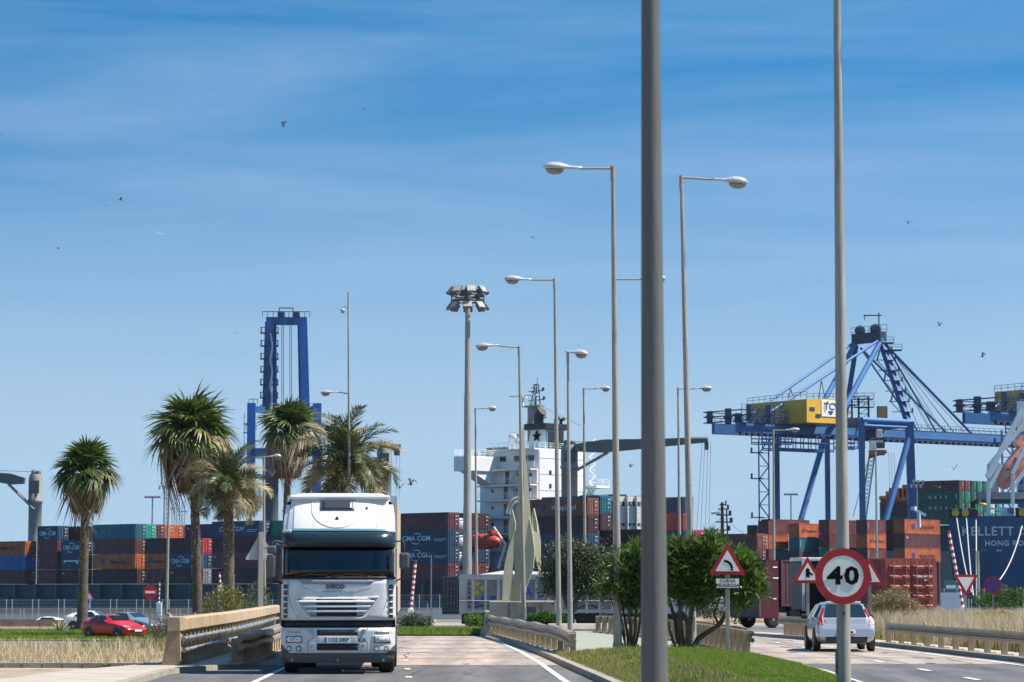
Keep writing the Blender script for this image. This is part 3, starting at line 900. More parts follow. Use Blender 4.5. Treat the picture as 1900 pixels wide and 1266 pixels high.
striped_arm(409, 1090, 407, 1062, 262, 0.10, 'red and white striped post behind the flowering bush', 3)
def mast_with_cross(u, vt, d, label, r=0.06, name='camera_mast', zb=None):
 c = PT(u, 1140, d); z0 = zt(c.x, d) if zb is None else zb
 t = empty(name, (c.x, d, z0), 0, label, 'mast')
 h = ZV(vt, d) - z0
 mb = MB(); mb.tube([(0, 0, 0), (0, 0, h)], r, 8); mb.build('pole', M_steel, t)
 return t, h
t, h = mast_with_cross(800, 1029, 240, 'thin camera mast behind the road, right of the striped barrier arm')
mb = MB(); mb.box(-0.4, -0.05, -0.12, 0.12, h - 0.1, h + 0.12, bev=0.03); mb.box(0.1, 0.5, -0.12, 0.12, h - 0.05, h + 0.15, bev=0.03)
mb.build('camera_housing', M_black, t)
t, h = mast_with_cross(1816, 1023, 205, 'grey twin floodlight mast in front of the blue ship stern', 0.12)
for s_ in (-1, 1):
 mb = MB(); mb.box(s_ * 0.15, s_ * 0.62, -0.15, 0.15, h - 0.08, h + 0.12, bev=0.04); mb.build('floodlight', M_black, t)
# ------------------------------------------------------------------ bridge parapet (left)
M_tan = mat('tan_concrete', (0.40, 0.305, 0.20), 0.9, var=0.16, scale=1.6, bump=0.4, bscale=20)
M_tan2 = mat('weathered_tan_concrete', (0.34, 0.25, 0.165), 0.9, var=0.22, scale=2.2, bump=0.4, bscale=20)
M_pipe = mat('painted_grey_pipe', (0.27, 0.29, 0.31), 0.45, metal=0.3, var=0.15, scale=2)
def px(y): return interp([(63, -7.95), (79, -8.3), (95, -8.95), (108, -9.5)], y)
t = empty('bridge_parapet', (0, 0, 0), 0, 'long concrete bridge parapet with sloping posts and two steel pipes, left of the truck', 'parapet')
# end block
mb = MB()
z0 = 0.1
vs = [(-8.22, 63.0, z0 - 0.4), (-7.70, 63.0, z0 - 0.4), (-7.76, 63.9, z0 - 0.4), (-8.2, 63.9, z0 - 0.4),
 (-7.99, 63.0, z0 + 0.78), (-7.72, 63.0, z0 + 0.78), (-7.78, 63.9, z0 + 0.78), (-8.0, 63.9, z0 + 0.78)]
mb.add(vs, [(3, 2, 1, 0), (4, 5, 6, 7), (0, 1, 5, 4), (1, 2, 6, 5), (2, 3, 7, 6), (3, 0, 4, 7)])
mb.build('end_block', M_tan2, t)
mb = MB(); mb.box(-8.0, -7.70, 62.9, 63.95, z0 + 0.783, z0 + 1.12, bev=0.02); mb.build('end_cap', M_tan, t)
ys = [64 + 0.0 + i * 2.2 for i in range(21)]
for a, b in zip(ys, ys[1:]):
 xa, xb = px(a), px(b - 0.02)
 mb = MB()
 vs = []
 for (x, y) in ((xa, a), (xb, b - 0.02)):
  vs += [(x - 0.04, y, z0 + 0.80), (x + 0.24, y, z0 + 0.80), (x + 0.24, y, z0 + 1.06), (x + 0.19, y, z0 + 1.10), (x - 0.04, y, z0 + 1.10)]
 fs = [(0, 1, 2, 3, 4), (9, 8, 7, 6, 5)] + [(i, (i + 1) % 5 + 0, (i + 1) % 5 + 5, i + 5) for i in range(5)]
 mb.add(vs, fs); me = mb.mesh('top_beam', M_tan); recalc(me); link('top_beam', me, t)
i = 0; y = 64.3
me_post = None
while y < 107:
 x = px(y)
 if me_post is None:
  mb = MB()
  prof = [(-0.02, 0.0), (0.42, 0.0), (0.40, 0.12), (0.12, 0.36), (0.18, 0.80), (-0.02, 0.80)]
  n = len(prof)
  mb.add([(a, -0.13, b) for a, b in prof] + [(a, 0.13, b) for a, b in prof],
   [tuple(range(n)), tuple(range(n, 2 * n))[::-1]] + [(k, n + k, n + (k + 1) % n, (k + 1) % n) for k in range(n)])
  me_post = mb.mesh('post', M_tan2); recalc(me_post)
 link('post', me_post, t, (x, y, z0 - 0.003), (0, 0, 0))
 y += 1.05
for hz, off in ((0.33, 0.30), (0.60, 0.27)):
 mb = MB(); mb.tube([(px(yy) + off, yy, z0 + hz) for yy in np.linspace(63.4, 106, 24)], 0.055, 10)
 mb.build('pipe', M_pipe, t)
 for yy in np.arange(64.3, 100, 2.1):
  mb = MB(); mb.lathe([(0.072, -0.06), (0.072, 0.06)], 10, Matrix.Translation((px(yy) + off, yy, z0 + hz)) @ Matrix.Rotation(math.pi / 2, 4, 'X'))
  mb.build('pipe_collar', M_pipe, t)
mb = MB()
for a, b in zip(ys, ys[1:]):
 mb.bar((px(a) - 0.02, a, z0 + 0.03), (px(b) - 0.02, b, z0 + 0.03), 0.36, 0.10)
mb.build('foot_beam', M_tan2, t)
# ------------------------------------------------------------------ crash barriers
M_rail = mat('weathered_guardrail', (0.30, 0.255, 0.20), 0.55, metal=0.45, var=0.2, scale=2.0, bump=0.2)
M_railpost = mat('rail_post', (0.36, 0.275, 0.185), 0.85, var=0.18, scale=3, bump=0.3)
W = [(-0.0, -0.155), (-0.045, -0.11), (-0.045, -0.05), (0.02, -0.015), (0.02, 0.015), (-0.045, 0.05), (-0.045, 0.11), (0.0, 0.155)]
def guardrail(name, path, y0, y1, zoff, h, label, side=1, spacing=2.0, flare=0, post_w=0.16, m=M_rail, wavy=0.0, sc_=1.0, conc=False):
 f = path if callable(path) else (lambda y: interp(path, y))
 t = empty(name, (0, 0, 0), 0, label, 'guardrail', 'crash barriers beside the roads')
 ycut = np.arange(y0, y1 + 0.01, 4.0)
 if ycut[-1] < y1 - 0.5: ycut = np.append(ycut, y1)
 for ia in range(len(ycut) - 1):
  yy = np.linspace(ycut[ia] - (0.12 if ia else 0), ycut[ia + 1], 7)
  vs = []; fs = []
  for k, y in enumerate(yy):
   x = f(y); z = zt(x, y) + zoff + h - 0.16 + wavy * math.sin(y * 0.9)
   if flare and ia == 0: z -= flare * (1 - k / 6) ** 2 * 0.25
   for (o_, q) in W:
    vs.append((x + side * (o_ * sc_ - 0.0) + 0.0, y, z + q * sc_))
   for (o_, q) in reversed(W):
    vs.append((x + side * (o_ * sc_ + (0.16 if conc else 0.012)), y, z + q * sc_))
  n = 2 * len(W)
  for k in range(len(yy) - 1):
   for j in range(n):
    j2 = (j + 1) % n
    fs.append((k * n + j, k * n + j2, (k + 1) * n + j2, (k + 1) * n + j))
  fs.append(tuple(range(n))); fs.append(tuple(range(len(vs) - n, len(vs))))
  mb = MB(); mb.add(vs, fs); me = mb.mesh('rail_beam', m); recalc(me); link('rail_beam', me, t)
 mb = MB()
 mb.box(-post_w / 2, post_w / 2, -post_w / 2, post_w / 2, -0.05, h - 0.06, bev=0.01)
 mb.box(-0.22, 0.22, -0.16, 0.16, -0.04, 0.03)
 mp = mb.mesh('post', M_railpost)
 y = y0 + 0.4
 while y < y1:
  x = f(y) + side * 0.13
  link('post', mp, t, (x, y, zt(x, y) + zoff - 0.002))
  y += spacing
 return t
gr = guardrail('guardrail', lambda y: interp([(72, 1.53), (84, 0.72), (100, -0.45), (106, -0.95)], y), 72, 106, 0.12, 0.66, 'curved guardrail along the inner edge of the median, beside the left road', side=1, flare=0.6, wavy=0.018, sc_=1.15, conc=True)
guardrail('guardrail', lambda y: interp([(72, 6.40), (89, 5.98), (100, 4.7), (109, 3.5)], y), 72, 109, 0.12, 0.70, 'guardrail behind the oleander, along the right side of the median', side=-1, spacing=1.5, post_w=0.2, flare=0.3)
guardrail('guardrail', lambda y: interp([(50, 13.75), (68, 13.25), (88, 12.2), (96, 11.2)], y), 52, 88.5, 0.10, 0.66, 'long guardrail along the right side of the right road, before the golden grass', side=1, spacing=2.0, m=M_rail)
guardrail('guardrail', lambda y: interp([(88, 11.9), (98, 10.9), (103, 10.15)], y), 92, 103, 0.10, 0.72, 'guardrail with close concrete posts left of the silver car', side=1, spacing=0.9, post_w=0.24)
guardrail('guardrail', lambda y: interp([(64, -6.42), (78, -6.75), (106, -7.1)], y), 64.6, 84, 0.11, 0.62, 'wavy barrier between the bridge pavement and the truck', side=-1, spacing=1.0, post_w=0.3, sc_=1.25, conc=True, wavy=0.02)
# precast concrete barriers
def jersey(name, p0, p1, zoff, h, label, m=M_kerb, seg=3.0):
 a = Vector((*p0, 0)); b = Vector((*p1, 0)); L = (b - a).length; dirn = (b - a).normalized(); nrm = Vector((-dirn.y, dirn.x, 0))
 t = empty(name, (a.x, a.y, 0), 0, label, 'concrete barrier', 'precast concrete barriers')
 prof = [(-0.30, 0), (-0.28, 0.12), (-0.14, 0.32), (-0.09, h), (0.09, h), (0.14, 0.32), (0.28, 0.12), (0.30, 0)]
 k = 0
 while k * seg < L:
  s0 = k * seg; s1 = min(L, s0 + seg - 0.03)
  P0 = dirn * s0; P1 = dirn * s1
  za = zt(a.x + P0.x, a.y + P0.y) + zoff; zb_ = zt(a.x + P1.x, a.y + P1.y) + zoff
  vs = [P0 + nrm * o_ + Vector((0, 0, za + z)) for o_, z in prof] + [P1 + nrm * o_ + Vector((0, 0, zb_ + z)) for o_, z in prof]
  n = len(prof)
  mb = MB(); mb.add(vs, [tuple(range(n)), tuple(range(n, 2 * n))] + [(i, (i + 1) % n, n + (i + 1) % n, n + i) for i in range(n)])
  me = mb.mesh('barrier_block', m); recalc(me); link('barrier_block', me, t)
  k += 1
 return t
jersey('concrete_barrier', (-42, 192), (-25.6, 189), 0.0, 0.78, 'low concrete barrier behind the agave at the far left', M_tan2)
jersey('concrete_barrier', (-7.6, 97), (-7.9, 106), 0.1, 0.95, 'pale concrete barrier end beside the left truck mirror', M_walk)
jersey('concrete_barrier', (-0.95, 105.5), (-1.05, 112), 0.0, 0.95, 'concrete barrier blocks before the sculpture plinth', M_kerb)
jersey('concrete_barrier', (1.6, 118), (7.5, 117), 0.0, 0.35, 'low concrete edging behind the grey lamp', M_walk)
jersey('concrete_barrier', (9.5, 190), (26, 192), 0.0, 0.75, 'far concrete barrier behind the warning sign', M_tan2)
# ------------------------------------------------------------------ port fence
M_fence = mat('white_fence_post', (0.62, 0.62, 0.62), 0.6)
M_wire = mat('fence_wire', (0.30, 0.32, 0.35), 0.6, metal=0.3)
rng = random.Random(4)
def port_fence(u0, u1, d, v_top, label, step=2.4):
 x0, x1 = XU(u0, d), XU(u1, d)
 z0 = zt(x0, d); h = ZV(v_top, d) - z0
 t = empty('port_fence', (x0, d, z0), 0, label, 'fence', 'white fences along the quay')
 me = {}
 for k, (hh) in enumerate((h, h * 0.66)):
  mb = MB(); mb.box(-0.035, 0.035, -0.03, 0.03, 0, hh); me[k] = mb.mesh('fence_post', M_fence)
 n = int((x1 - x0) / step)
 for i in range(n + 1):
  x = i * step
  link('fence_post', me[0], t, (x - 0.28, 0, 0)); link('fence_post', me[0], t, (x + 0.28 + rng.uniform(-.05, .1), 0, 0))
  if i % 2: link('fence_post', me[1], t, (x + step * 0.42, 0, 0)); link('fence_post', me[1], t, (x + step * 0.56, 0, 0))
 L = x1 - x0
 mb = MB()
 for k in range(9):
  zz = 0.12 + (h - 0.2) * k / 8
  r_ = 0.022 if k in (0, 4, 8) else 0.011
  mb.box(0, L, -0.01, 0.01, zz - r_, zz + r_)
 k = 0.0
 while k < L:
  mb.box(k, k + 0.012, 0.0101, 0.018, 0.1, h - 0.08); k += 0.16
 o = mb.build('wire_mesh', M_wire, t); o['kind'] = 'stuff'
 return t
port_fence(-30, 520, 250, 1112, 'white port fence behind the red car and the palms')
port_fence(725, 1010, 250, 1103, 'white port fence behind the road, between the truck and the sculpture')
port_fence(1370, 1500, 246, 1100, 'white port fence behind the dark red truck', 1.6)
port_fence(1745, 1960, 246, 1092, 'white port fence in front of the blue ship stern', 1.8)
# ------------------------------------------------------------------ people
M_skin = mat('skin', (0.42, 0.25, 0.18), 0.5)
M_hair = mat('dark_hair', (0.03, 0.02, 0.015), 0.7)
def skin_body(name, verts, edges, radii, m, root=None, sub=1, parent=None):
 """one continuous surface grown round a skeleton; radii one per vertex"""
 me = bpy.data.meshes.new(name)
 me.from_pydata(verts, edges, [])
 o = bpy.data.objects.new(name, me); col.objects.link(o)
 md = o.modifiers.new('skin', 'SKIN'); md.use_smooth_shade = True
 sv = me.skin_vertices[0].data
 for i, r in enumerate(radii):
  sv[i].radius = (r, r) if not hasattr(r, '__len__') else r
  sv[i].use_root = (i == 0)
 s2 = o.modifiers.new('sub', 'SUBSURF'); s2.levels = sub; s2.render_levels = sub
 dg = bpy.context.evaluated_depsgraph_get(); dg.update()
 m2 = bpy.data.meshes.new_from_object(o.evaluated_get(dg))
 bpy.data.objects.remove(o); bpy.data.meshes.remove(me)
 m2.name = name; m2.materials.clear(); m2.materials.append(m)
 for p in m2.polygons: p.material_index = 0; p.use_smooth = True
 return link(name, m2, parent)
def person(loc, rz, label, shirt, trousers, hair=M_hair, seated=False, lean=0.0, arms=None, bust=False, stride=0.18, group=None, bag=None):
 root = empty('person', loc, rz, label, 'person', group)
 if bust:
  hz = 0.0
  V = [(0, 0, 0.05), (0, 0, 0.25), (0, -0.01, 0.45), (0, 0, 0.56), (0, -0.01, 0.68),
   (-0.19, 0, 0.47), (-0.25, -0.12, 0.24), (-0.17, -0.40, 0.22), (-0.12, -0.50, 0.24),
   (0.19, 0, 0.47), (0.25, -0.12, 0.24), (0.17, -0.40, 0.22), (0.12, -0.50, 0.24)]
  E = [(0, 1), (1, 2), (2, 3), (3, 4), (2, 5), (5, 6), (6, 7), (7, 8), (2, 9), (9, 10), (10, 11), (11, 12)]
  Rr = [(0.18, 0.13), (0.17, 0.12), (0.16, 0.11), 0.055, 0.06, 0.075, 0.05, 0.04, 0.035, 0.075, 0.05, 0.04, 0.035]
  head = Vector((0, -0.01, 0.78))
  skin_body('body', V, E, Rr, M_skin, parent=root)
  cV = V[:3] + [V[5], V[6], V[9], V[10]]
  skin_body('shirt', cV, [(0, 1), (1, 2), (2, 3), (3, 4), (2, 5), (5, 6)], [(0.195, 0.145), (0.185, 0.135), (0.175, 0.125), 0.09, 0.065, 0.09, 0.065], shirt, parent=root)
 else:
  s_ = stride
  V = [(0, 0, 0.92), (0, 0, 1.08), (0, -0.01, 1.30), (0, 0, 1.42), (0, 0, 1.52), (0, -0.01, 1.60),
   (-0.10, 0, 0.86), (-0.12, -s_ * 0.7, 0.48), (-0.12, -s_ * 0.6, 0.08), (-0.12, -s_ * 0.6 - 0.16, 0.03),
   (0.10, 0, 0.86), (0.12, s_ * 0.3, 0.48), (0.12, s_ * 1.3, 0.10), (0.12, s_ * 1.2 - 0.12, 0.03),
   (-0.19, 0, 1.38), (-0.25, 0.04, 1.12), (-0.26, -0.10, 0.90), (-0.25, -0.16, 0.82),
   (0.19, 0, 1.38), (0.25, 0.02, 1.12), (0.26, -0.02, 0.88), (0.25, -0.06, 0.80)]
  E = [(0, 1), (1, 2), (2, 3), (3, 4), (4, 5), (0, 6), (6, 7), (7, 8), (8, 9), (0, 10), (10, 11), (11, 12), (12, 13), (3, 14), (14, 15), (15, 16), (16, 17), (3, 18), (18, 19), (19, 20), (20, 21)]
  Rr = [(0.15, 0.11), (0.14, 0.10), (0.17, 0.11), (0.12, 0.09), 0.055, 0.06, 0.09, 0.06, 0.042, 0.035, 0.09, 0.06, 0.042, 0.035, 0.06, 0.045, 0.036, 0.035, 0.06, 0.045, 0.036, 0.035]
  skin_body('body', V, E, Rr, M_skin, parent=root)
  head = Vector((0, -0.02, 1.65))
  cV = [V[i] for i in (1, 2, 3, 14, 15, 18, 19)]
  skin_body('shirt', cV, [(0, 1), (1, 2), (2, 3), (3, 4), (2, 5), (5, 6)], [(0.165, 0.125), (0.19, 0.13), (0.14, 0.11), 0.08, 0.06, 0.08, 0.06], shirt, parent=root)
  tV = [V[i] for i in (0, 6, 7, 8, 10, 11, 12)] + [(0, 0, 1.0)]
  skin_body('trousers', tV, [(0, 7), (0, 1), (1, 2), (2, 3), (0, 4), (4, 5), (5, 6)], [(0.165, 0.125), 0.105, 0.075, 0.06, 0.105, 0.075, 0.06, (0.15, 0.115)], trousers, parent=root)
  for q in (9, 13):
   mb = MB(); x, y, z = V[q]; mb.box(x - 0.045, x + 0.045, y - 0.06, y + 0.17, z - 0.03, z + 0.05, bev=0.02)
   mb.build('shoe', M_black, root)
 bm = bmesh.new()
 bmesh.ops.create_uvsphere(bm, u_segments=20, v_segments=14, radius=0.5)
 for v in bm.verts:
  x, y, z = v.co
  k = 1 - 0.35 * max(0, -z) * 1.2
  v.co = Vector((x * 0.155 * k, y * 0.195 * k, z * 0.24))
  if y < -0.38 and abs(x) < 0.12 and -0.18 < z < 0.12:
   v.co.y -= 0.02
 me = bpy.data.meshes.new('head'); bm.to_mesh(me); bm.free(); me.materials.append(M_skin)
 for p in me.polygons: p.use_smooth = True
 hd = link('head', me, root, head)
 for sx in (-1, 1):
  mb = MB(); mb.lathe([(0.004, -0.003), (0.013, 0), (0.004, 0.003)], 8, Matrix.Translation((sx * 0.032, -0.088, 0.01)) @ Matrix.Rotation(math.pi / 2, 4, 'X'))
  mb.build('eye', M_black, hd)
  mb = MB(); mb.box(sx * 0.082 - 0.01, sx * 0.082 + 0.01, -0.01, 0.03, -0.03, 0.03, bev=0.008); mb.build('ear', M_skin, hd)
 mb = MB(); mb.box(-0.025, 0.025, -0.092, -0.07, -0.062, -0.054); mb.build('mouth', mat('lips', (0.25, 0.09, 0.07), 0.5), hd)
 bm = bmesh.new(); bmesh.ops.create_uvsphere(bm, u_segments=16, v_segments=12, radius=0.5)
 bmesh.ops.delete(bm, geom=[v for v in bm.verts if v.co.z < -0.1 or (v.co.y < -0.2 and v.co.z < 0.22)], context='VERTS')
 for v in bm.verts: v.co = Vector((v.co.x * 0.175, v.co.y * 0.215 + 0.006, v.co.z * 0.265))
 me = bpy.data.meshes.new('hair'); bm.to_mesh(me); bm.free(); me.materials.append(hair)
 link('hair', me, hd)
 return root
# ------------------------------------------------------------------ the white truck
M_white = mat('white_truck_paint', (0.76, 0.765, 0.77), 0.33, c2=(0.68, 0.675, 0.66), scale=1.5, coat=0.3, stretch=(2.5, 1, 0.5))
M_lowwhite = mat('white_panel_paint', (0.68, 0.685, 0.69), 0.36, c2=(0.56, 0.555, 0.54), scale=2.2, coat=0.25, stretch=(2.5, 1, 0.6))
M_visor = mat('smoked_visor', (0.013, 0.026, 0.04), 0.28, coat=0.15, spec=0.35)
M_teal = mat('teal_stripe', (0.05, 0.30, 0.33), 0.4)
M_dark = mat('dark_grille', (0.012, 0.012, 0.014), 0.6)
M_greyp = mat('grey_plastic', (0.075, 0.08, 0.085), 0.5, var=0.15, scale=5)
M_midgrey = mat('mid_grey_plastic', (0.26, 0.28, 0.30), 0.45, var=0.08, scale=5)
M_tyre = mat('tyre_rubber', (0.018, 0.018, 0.019), 0.85)
M_rim = mat('wheel_rim', (0.34, 0.34, 0.35), 0.4, metal=0.5)
M_lens = mat('lamp_lens', (0.55, 0.57, 0.58), 0.12, var=0.25, scale=30, coat=1.0)
M_reflector = mat('lamp_reflector', (0.7, 0.7, 0.7), 0.15, metal=1.0)
M_amber = mat('amber_lens', (0.55, 0.42, 0.33), 0.3)
M_chrome = mat('chrome', (0.6, 0.6, 0.62), 0.18, metal=1.0)
M_seat = mat('seat_fabric', (0.05, 0.055, 0.07), 0.9)
M_glass = glass_mat('windscreen_glass', (0.42, 0.50, 0.52), 0.02)
M_dkglass = mat('dark_glass', (0.012, 0.018, 0.022), 0.08, coat=0.5)
def wheel_parts(root, x, y, r, w, side, rimr=0.55, name='wheel'):
 """tyre with rounded shoulders, rim with holes; axis along X"""
 M = Matrix.Translation((x, y, r)) @ Matrix.Rotation(side * math.pi / 2, 4, 'Y')
 mb = MB(); mb.lathe([(r * rimr, -w / 2), (r * 0.93, -w / 2), (r * 0.99, -w / 2 + 0.03), (r, -w / 4), (r, w / 4), (r * 0.99, w / 2 - 0.03), (r * 0.93, w / 2), (r * rimr, w / 2)], 28, M)
 t = mb.build('wheel', M_tyre, root)
 mb = MB(); mb.lathe([(r * rimr * 1.01, w / 2 - 0.02), (r * rimr * 0.96, w / 2 + 0.003), (r * rimr * 0.9, w / 2 - 0.05), (r * 0.30, w / 2 - 0.07), (r * 0.22, w / 2 + 0.01), (0.01, w / 2 + 0.015)], 24, M)
 mb.build('rim', M_rim, t)
 return t
truck = empty('truck', (XU(627.5, 59.4), 59.4, 0.012), R(2.0), 'white articulated lorry driving towards the viewer on the left road', 'truck')
def yfront(x, z):
 """front shell of the cab: bulges, leans back above the windscreen"""
 b = 0.16 * (abs(x) / 1.25) ** 3.2 + 0.10 * max(0, abs(x) - 1.0) / 0.25
 if z > 2.05:
  b += 0.16 * (z - 2.05) / 1.0
 if z > 3.05:
  b += 0.50 * ((z - 3.05) / 0.9) ** 1.3
 return b
def panel(x0, x1, z0, z1, off, m, name, nx=12, nz=6, thick=0.03, hx=None, parent=None, lx0=None, lx1=None):
 """panel on the cab front between z0 and z1; x limits may vary with z"""
 f0 = x0 if callable(x0) else (lambda z: x0)
 f1 = x1 if callable(x1) else (lambda z: x1)
 vs = []; fs = []
 for j in range(nz + 1):
  z = z0 + (z1 - z0) * j / nz
  a, b = f0(z), f1(z)
  for i in range(nx + 1):
   x = a + (b - a) * i / nx
   y = yfront(x, z) - off
   vs.append((x, y, z))
 n = len(vs)
 vs += [(x, y + thick, z) for x, y, z in vs]
 w = nx + 1
 for j in range(nz):
  for i in range(nx):
   k = j * w + i
   fs.append((k, k + 1, k + w + 1, k + w))
   fs.append((n + k, n + k + w, n + k + w + 1, n + k + 1))
 for i in range(nx):
  fs.append((i, n + i, n + i + 1, i + 1)); k = nz * w + i
  fs.append((k, k + 1, n + k + 1, n + k))
 for j in range(nz):
  k = j * w; fs.append((k, k + w, n + k + w, n + k)); k = j * w + nx
  fs.append((k, n + k, n + k + w, k + w))
 me = bpy.data.meshes.new(name); me.from_pydata(vs, [], fs); me.materials.append(m)
 recalc(me)
 for p in me.polygons: p.use_smooth = abs(p.normal.y) > 0.75
 return link(name, me, truck if parent is None else parent)
HWM = 1.255
def hw(z):
 if z > 3.1: return HWM - 0.02 - 0.10 * ((z - 3.1) / 0.85) ** 2.2
 if z > 2.05: return HWM - 0.03
 return HWM
# cab shell: rings (rear box), open at the windscreen
def cab_shell():
 prof = []
 zs = [1.02, 1.4, 1.8, 2.09]
 vs = []; fs = []
 ring_ = []
 for z in [1.02, 1.4, 1.8, 2.10, 2.4, 2.76, 3.1, 3.4, 3.6, 3.76, 3.86, 3.93]:
  w = hw(z); yf = yfront(w - 0.02, z)
  k = 0.0
  if z > 3.7: k = (z - 3.7) ** 1.5 * 0.9
  ring_.append([(w - k, yf + 0.02, z), (w - k, yf + 0.5, z), (w - k, 2.15, z), (-w + k, 2.15, z), (-w + k, yf + 0.5, z), (-w + k, yf + 0.02, z)])
 for r_ in ring_: vs += r_
 for j in range(len(ring_) - 1):
  for i in range(5):
   if i == 2: pass
   a = j * 6 + i
   fs.append((a, a + 1, a + 7, a + 6))
 t = (len(ring_) - 1) * 6
 fs.append(tuple(range(t, t + 6)))
 fs.append((0, 5, 4, 3, 2, 1))
 me = bpy.data.meshes.new('cab'); me.from_pydata(vs, [], fs); me.materials.append(M_white); recalc(me)
 for p in me.polygons: p.use_smooth = False
 return link('cab', me, truck)
cab = cab_shell()
# roof fairing
pf = panel(lambda z: -hw(z) + 0.10, lambda z: hw(z) - 0.10, 3.14, 3.80, 0.02, M_white, 'roof_fairing', 22, 12, 0.05)
for s_ in (-1, 1):
 panel((lambda z: -hw(z)) if s_ < 0 else (lambda z: hw(z) - 0.088), (lambda z: -hw(z) + 0.088) if s_ < 0 else (lambda z: hw(z)), 3.10, 3.72, 0.0, M_white, 'fairing_side', 3, 10, 0.05)
# roof crown, rounded
mb = MB()
vs = []; fs = []
for j, (t_, w_, zz) in enumerate([(0.0, 1.14, 3.80), (0.05, 1.16, 3.885), (0.14, 1.15, 3.945), (0.35, 1.12, 3.985), (0.9, 1.11, 3.99), (1.6, 1.10, 3.97)]):
 for i in range(17):
  x = -w_ + 2 * w_ * i / 16
  e = abs(x) / w_
  vs.append((x, yfront(x, 3.80) - 0.02 + t_, zz - 0.0 - 0.16 * max(0, e - 0.80) / 0.20 * (0.2 + 0.8 * (e > 0.9)) * (1 if zz > 3.85 else 0)))
for j in range(5):
 for i in range(16):
  k = j * 17 + i; fs.append((k, k + 1, k + 18, k + 17))
mb.add(vs, fs, True); me = mb.mesh('roof_crown', M_white); recalc(me); link('roof_crown', me, truck)
mb = MB(); mb.box(-1.12, 1.12, 0.62, 2.1, 3.84, 3.93, bev=0.04); mb.build('roof', M_white, truck)
h_ = panel(-0.43, 0.34, 3.585, 3.815, 0.035, M_midgrey, 'roof_hatch_frame', 8, 4, 0.04)
panel(-0.385, 0.30, 3.61, 3.80, 0.05, mat('hatch_dark', (0.04, 0.045, 0.055), 0.35), 'roof_hatch', 8, 4, 0.03, parent=h_)
# U shaped pressing under the hatch
mb = MB()
pts = []
for i in range(25):
 a = math.pi + math.pi * i / 24
 x = -0.045 + 0.56 * math.cos(a); z = 3.62 + 0.42 * math.sin(a)
 pts.append((x, yfront(x, z) - 0.018, z))
mb.tube([(-0.605, yfront(-0.6, 3.75) - 0.018, 3.75)] + pts + [(0.515, yfront(0.5, 3.75) - 0.018, 3.75)], 0.016, 6); mb.build('pressed_ridge', M_white, truck)
mb = MB(); mb.prism([(-0.085, 3.36), (-0.045, 3.345), (-0.005, 3.36), (-0.015, 3.42), (-0.045, 3.46), (-0.075, 3.42)], yfront(0, 3.4) - 0.04, yfront(0, 3.4) - 0.02)
me = mb.mesh('roof_emblem', M_dark); recalc(me); link('roof_emblem', me, truck)
mb = MB(); mb.lathe([(0.03, 0), (0.02, 0.03)], 10, Matrix.Translation((0.61, yfront(0.6, 3.64) - 0.02, 3.64)) @ Matrix.Rotation(math.pi / 2, 4, 'X')); mb.build('roof_bolt', M_dark, truck)
for x_ in (0.84, -1.0):
 mb = MB(); mb.tube([(x_, yfront(x_, z) - 0.02, z) for z in (3.2, 3.4, 3.6, 3.72)], 0.008, 5); mb.build('panel_seam', M_midgrey, truck)
# teal stripe, visor with marker lamps
panel(lambda z: -hw(z) + 0.02, lambda z: hw(z) - 0.02, 3.12, 3.15, 0.045, M_teal, 'teal_stripe', 16, 1, 0.04)
vs = []; fs = []
prof = [(0.02, 3.105), (-0.02, 3.11), (-0.10, 3.07), (-0.17, 2.98), (-0.19, 2.88), (-0.17, 2.80), (-0.13, 2.765), (-0.02, 2.79)]
for i in range(25):
 x = -1.245 + 2.49 * i / 24
 e = max(0, abs(x) - 1.06) / 0.185
 for (yy, z) in prof:
  vs.append((x, yfront(x, 2.9) + yy * (1 - 0.45 * e * e) + 0.02, z))
n = len(prof)
for i in range(24):
 for j in range(n - 1):
  fs.append((i * n + j, i * n + j + 1, (i + 1) * n + j + 1, (i + 1) * n + j))
fs.append(tuple(range(n))); fs.append(tuple(range(24 * n, 25 * n)))
mb = MB(); mb.add(vs, fs, True); me = mb.mesh('sun_visor', M_visor); recalc(me); vis = link('sun_visor', me, truck)
for s_ in (-1, 1):
 mb = MB(); mb.box(-0.11, 0.11, -0.05, 0.03, -0.035, 0.035, bev=0.025)
 mb.build('marker_lamp', M_lens, truck, (s_ * 1.14, yfront(1.14, 3.1) - 0.03, 3.12), (0, 0, s_ * 0.5))
for x_ in (-0.5, 0.42):
 mb = MB(); mb.box(x_ - 0.02, x_ + 0.02, yfront(x_, 3) - 0.14, yfront(x_, 3) - 0.1, 3.0, 3.03); mb.build('visor_clip', M_dark, vis)
# windscreen and its frame
ws = panel(lambda z: -1.165 - 0.02 * (2.8 - z), lambda z: 1.165 + 0.02 * (2.8 - z), 2.115, 2.80, 0.012, M_glass, 'windscreen', 16, 4, 0.008)
for s_ in (-1, 1):
 panel((lambda z: -hw(z)) if s_ < 0 else (lambda z: 1.165), (lambda z: -1.165) if s_ < 0 else (lambda z: hw(z)), 2.09, 2.80, 0.0, M_dark, 'windscreen_pillar', 3, 4, 0.05)
panel(-HWM, HWM, 2.065, 2.125, 0.03, M_dark, 'scuttle', 18, 1, 0.05)
for (xa, xb) in ((-0.95, -0.25), (-0.15, 0.6), (0.62, 1.02)):
 mb = MB(); mb.tube([(xa, yfront(xa, 2.13) - 0.03, 2.125), ((xa + xb) / 2, yfront(xb, 2.16) - 0.03, 2.165), (xb, yfront(xb, 2.15) - 0.03, 2.15)], 0.012, 5); mb.build('wiper', M_dark, truck)
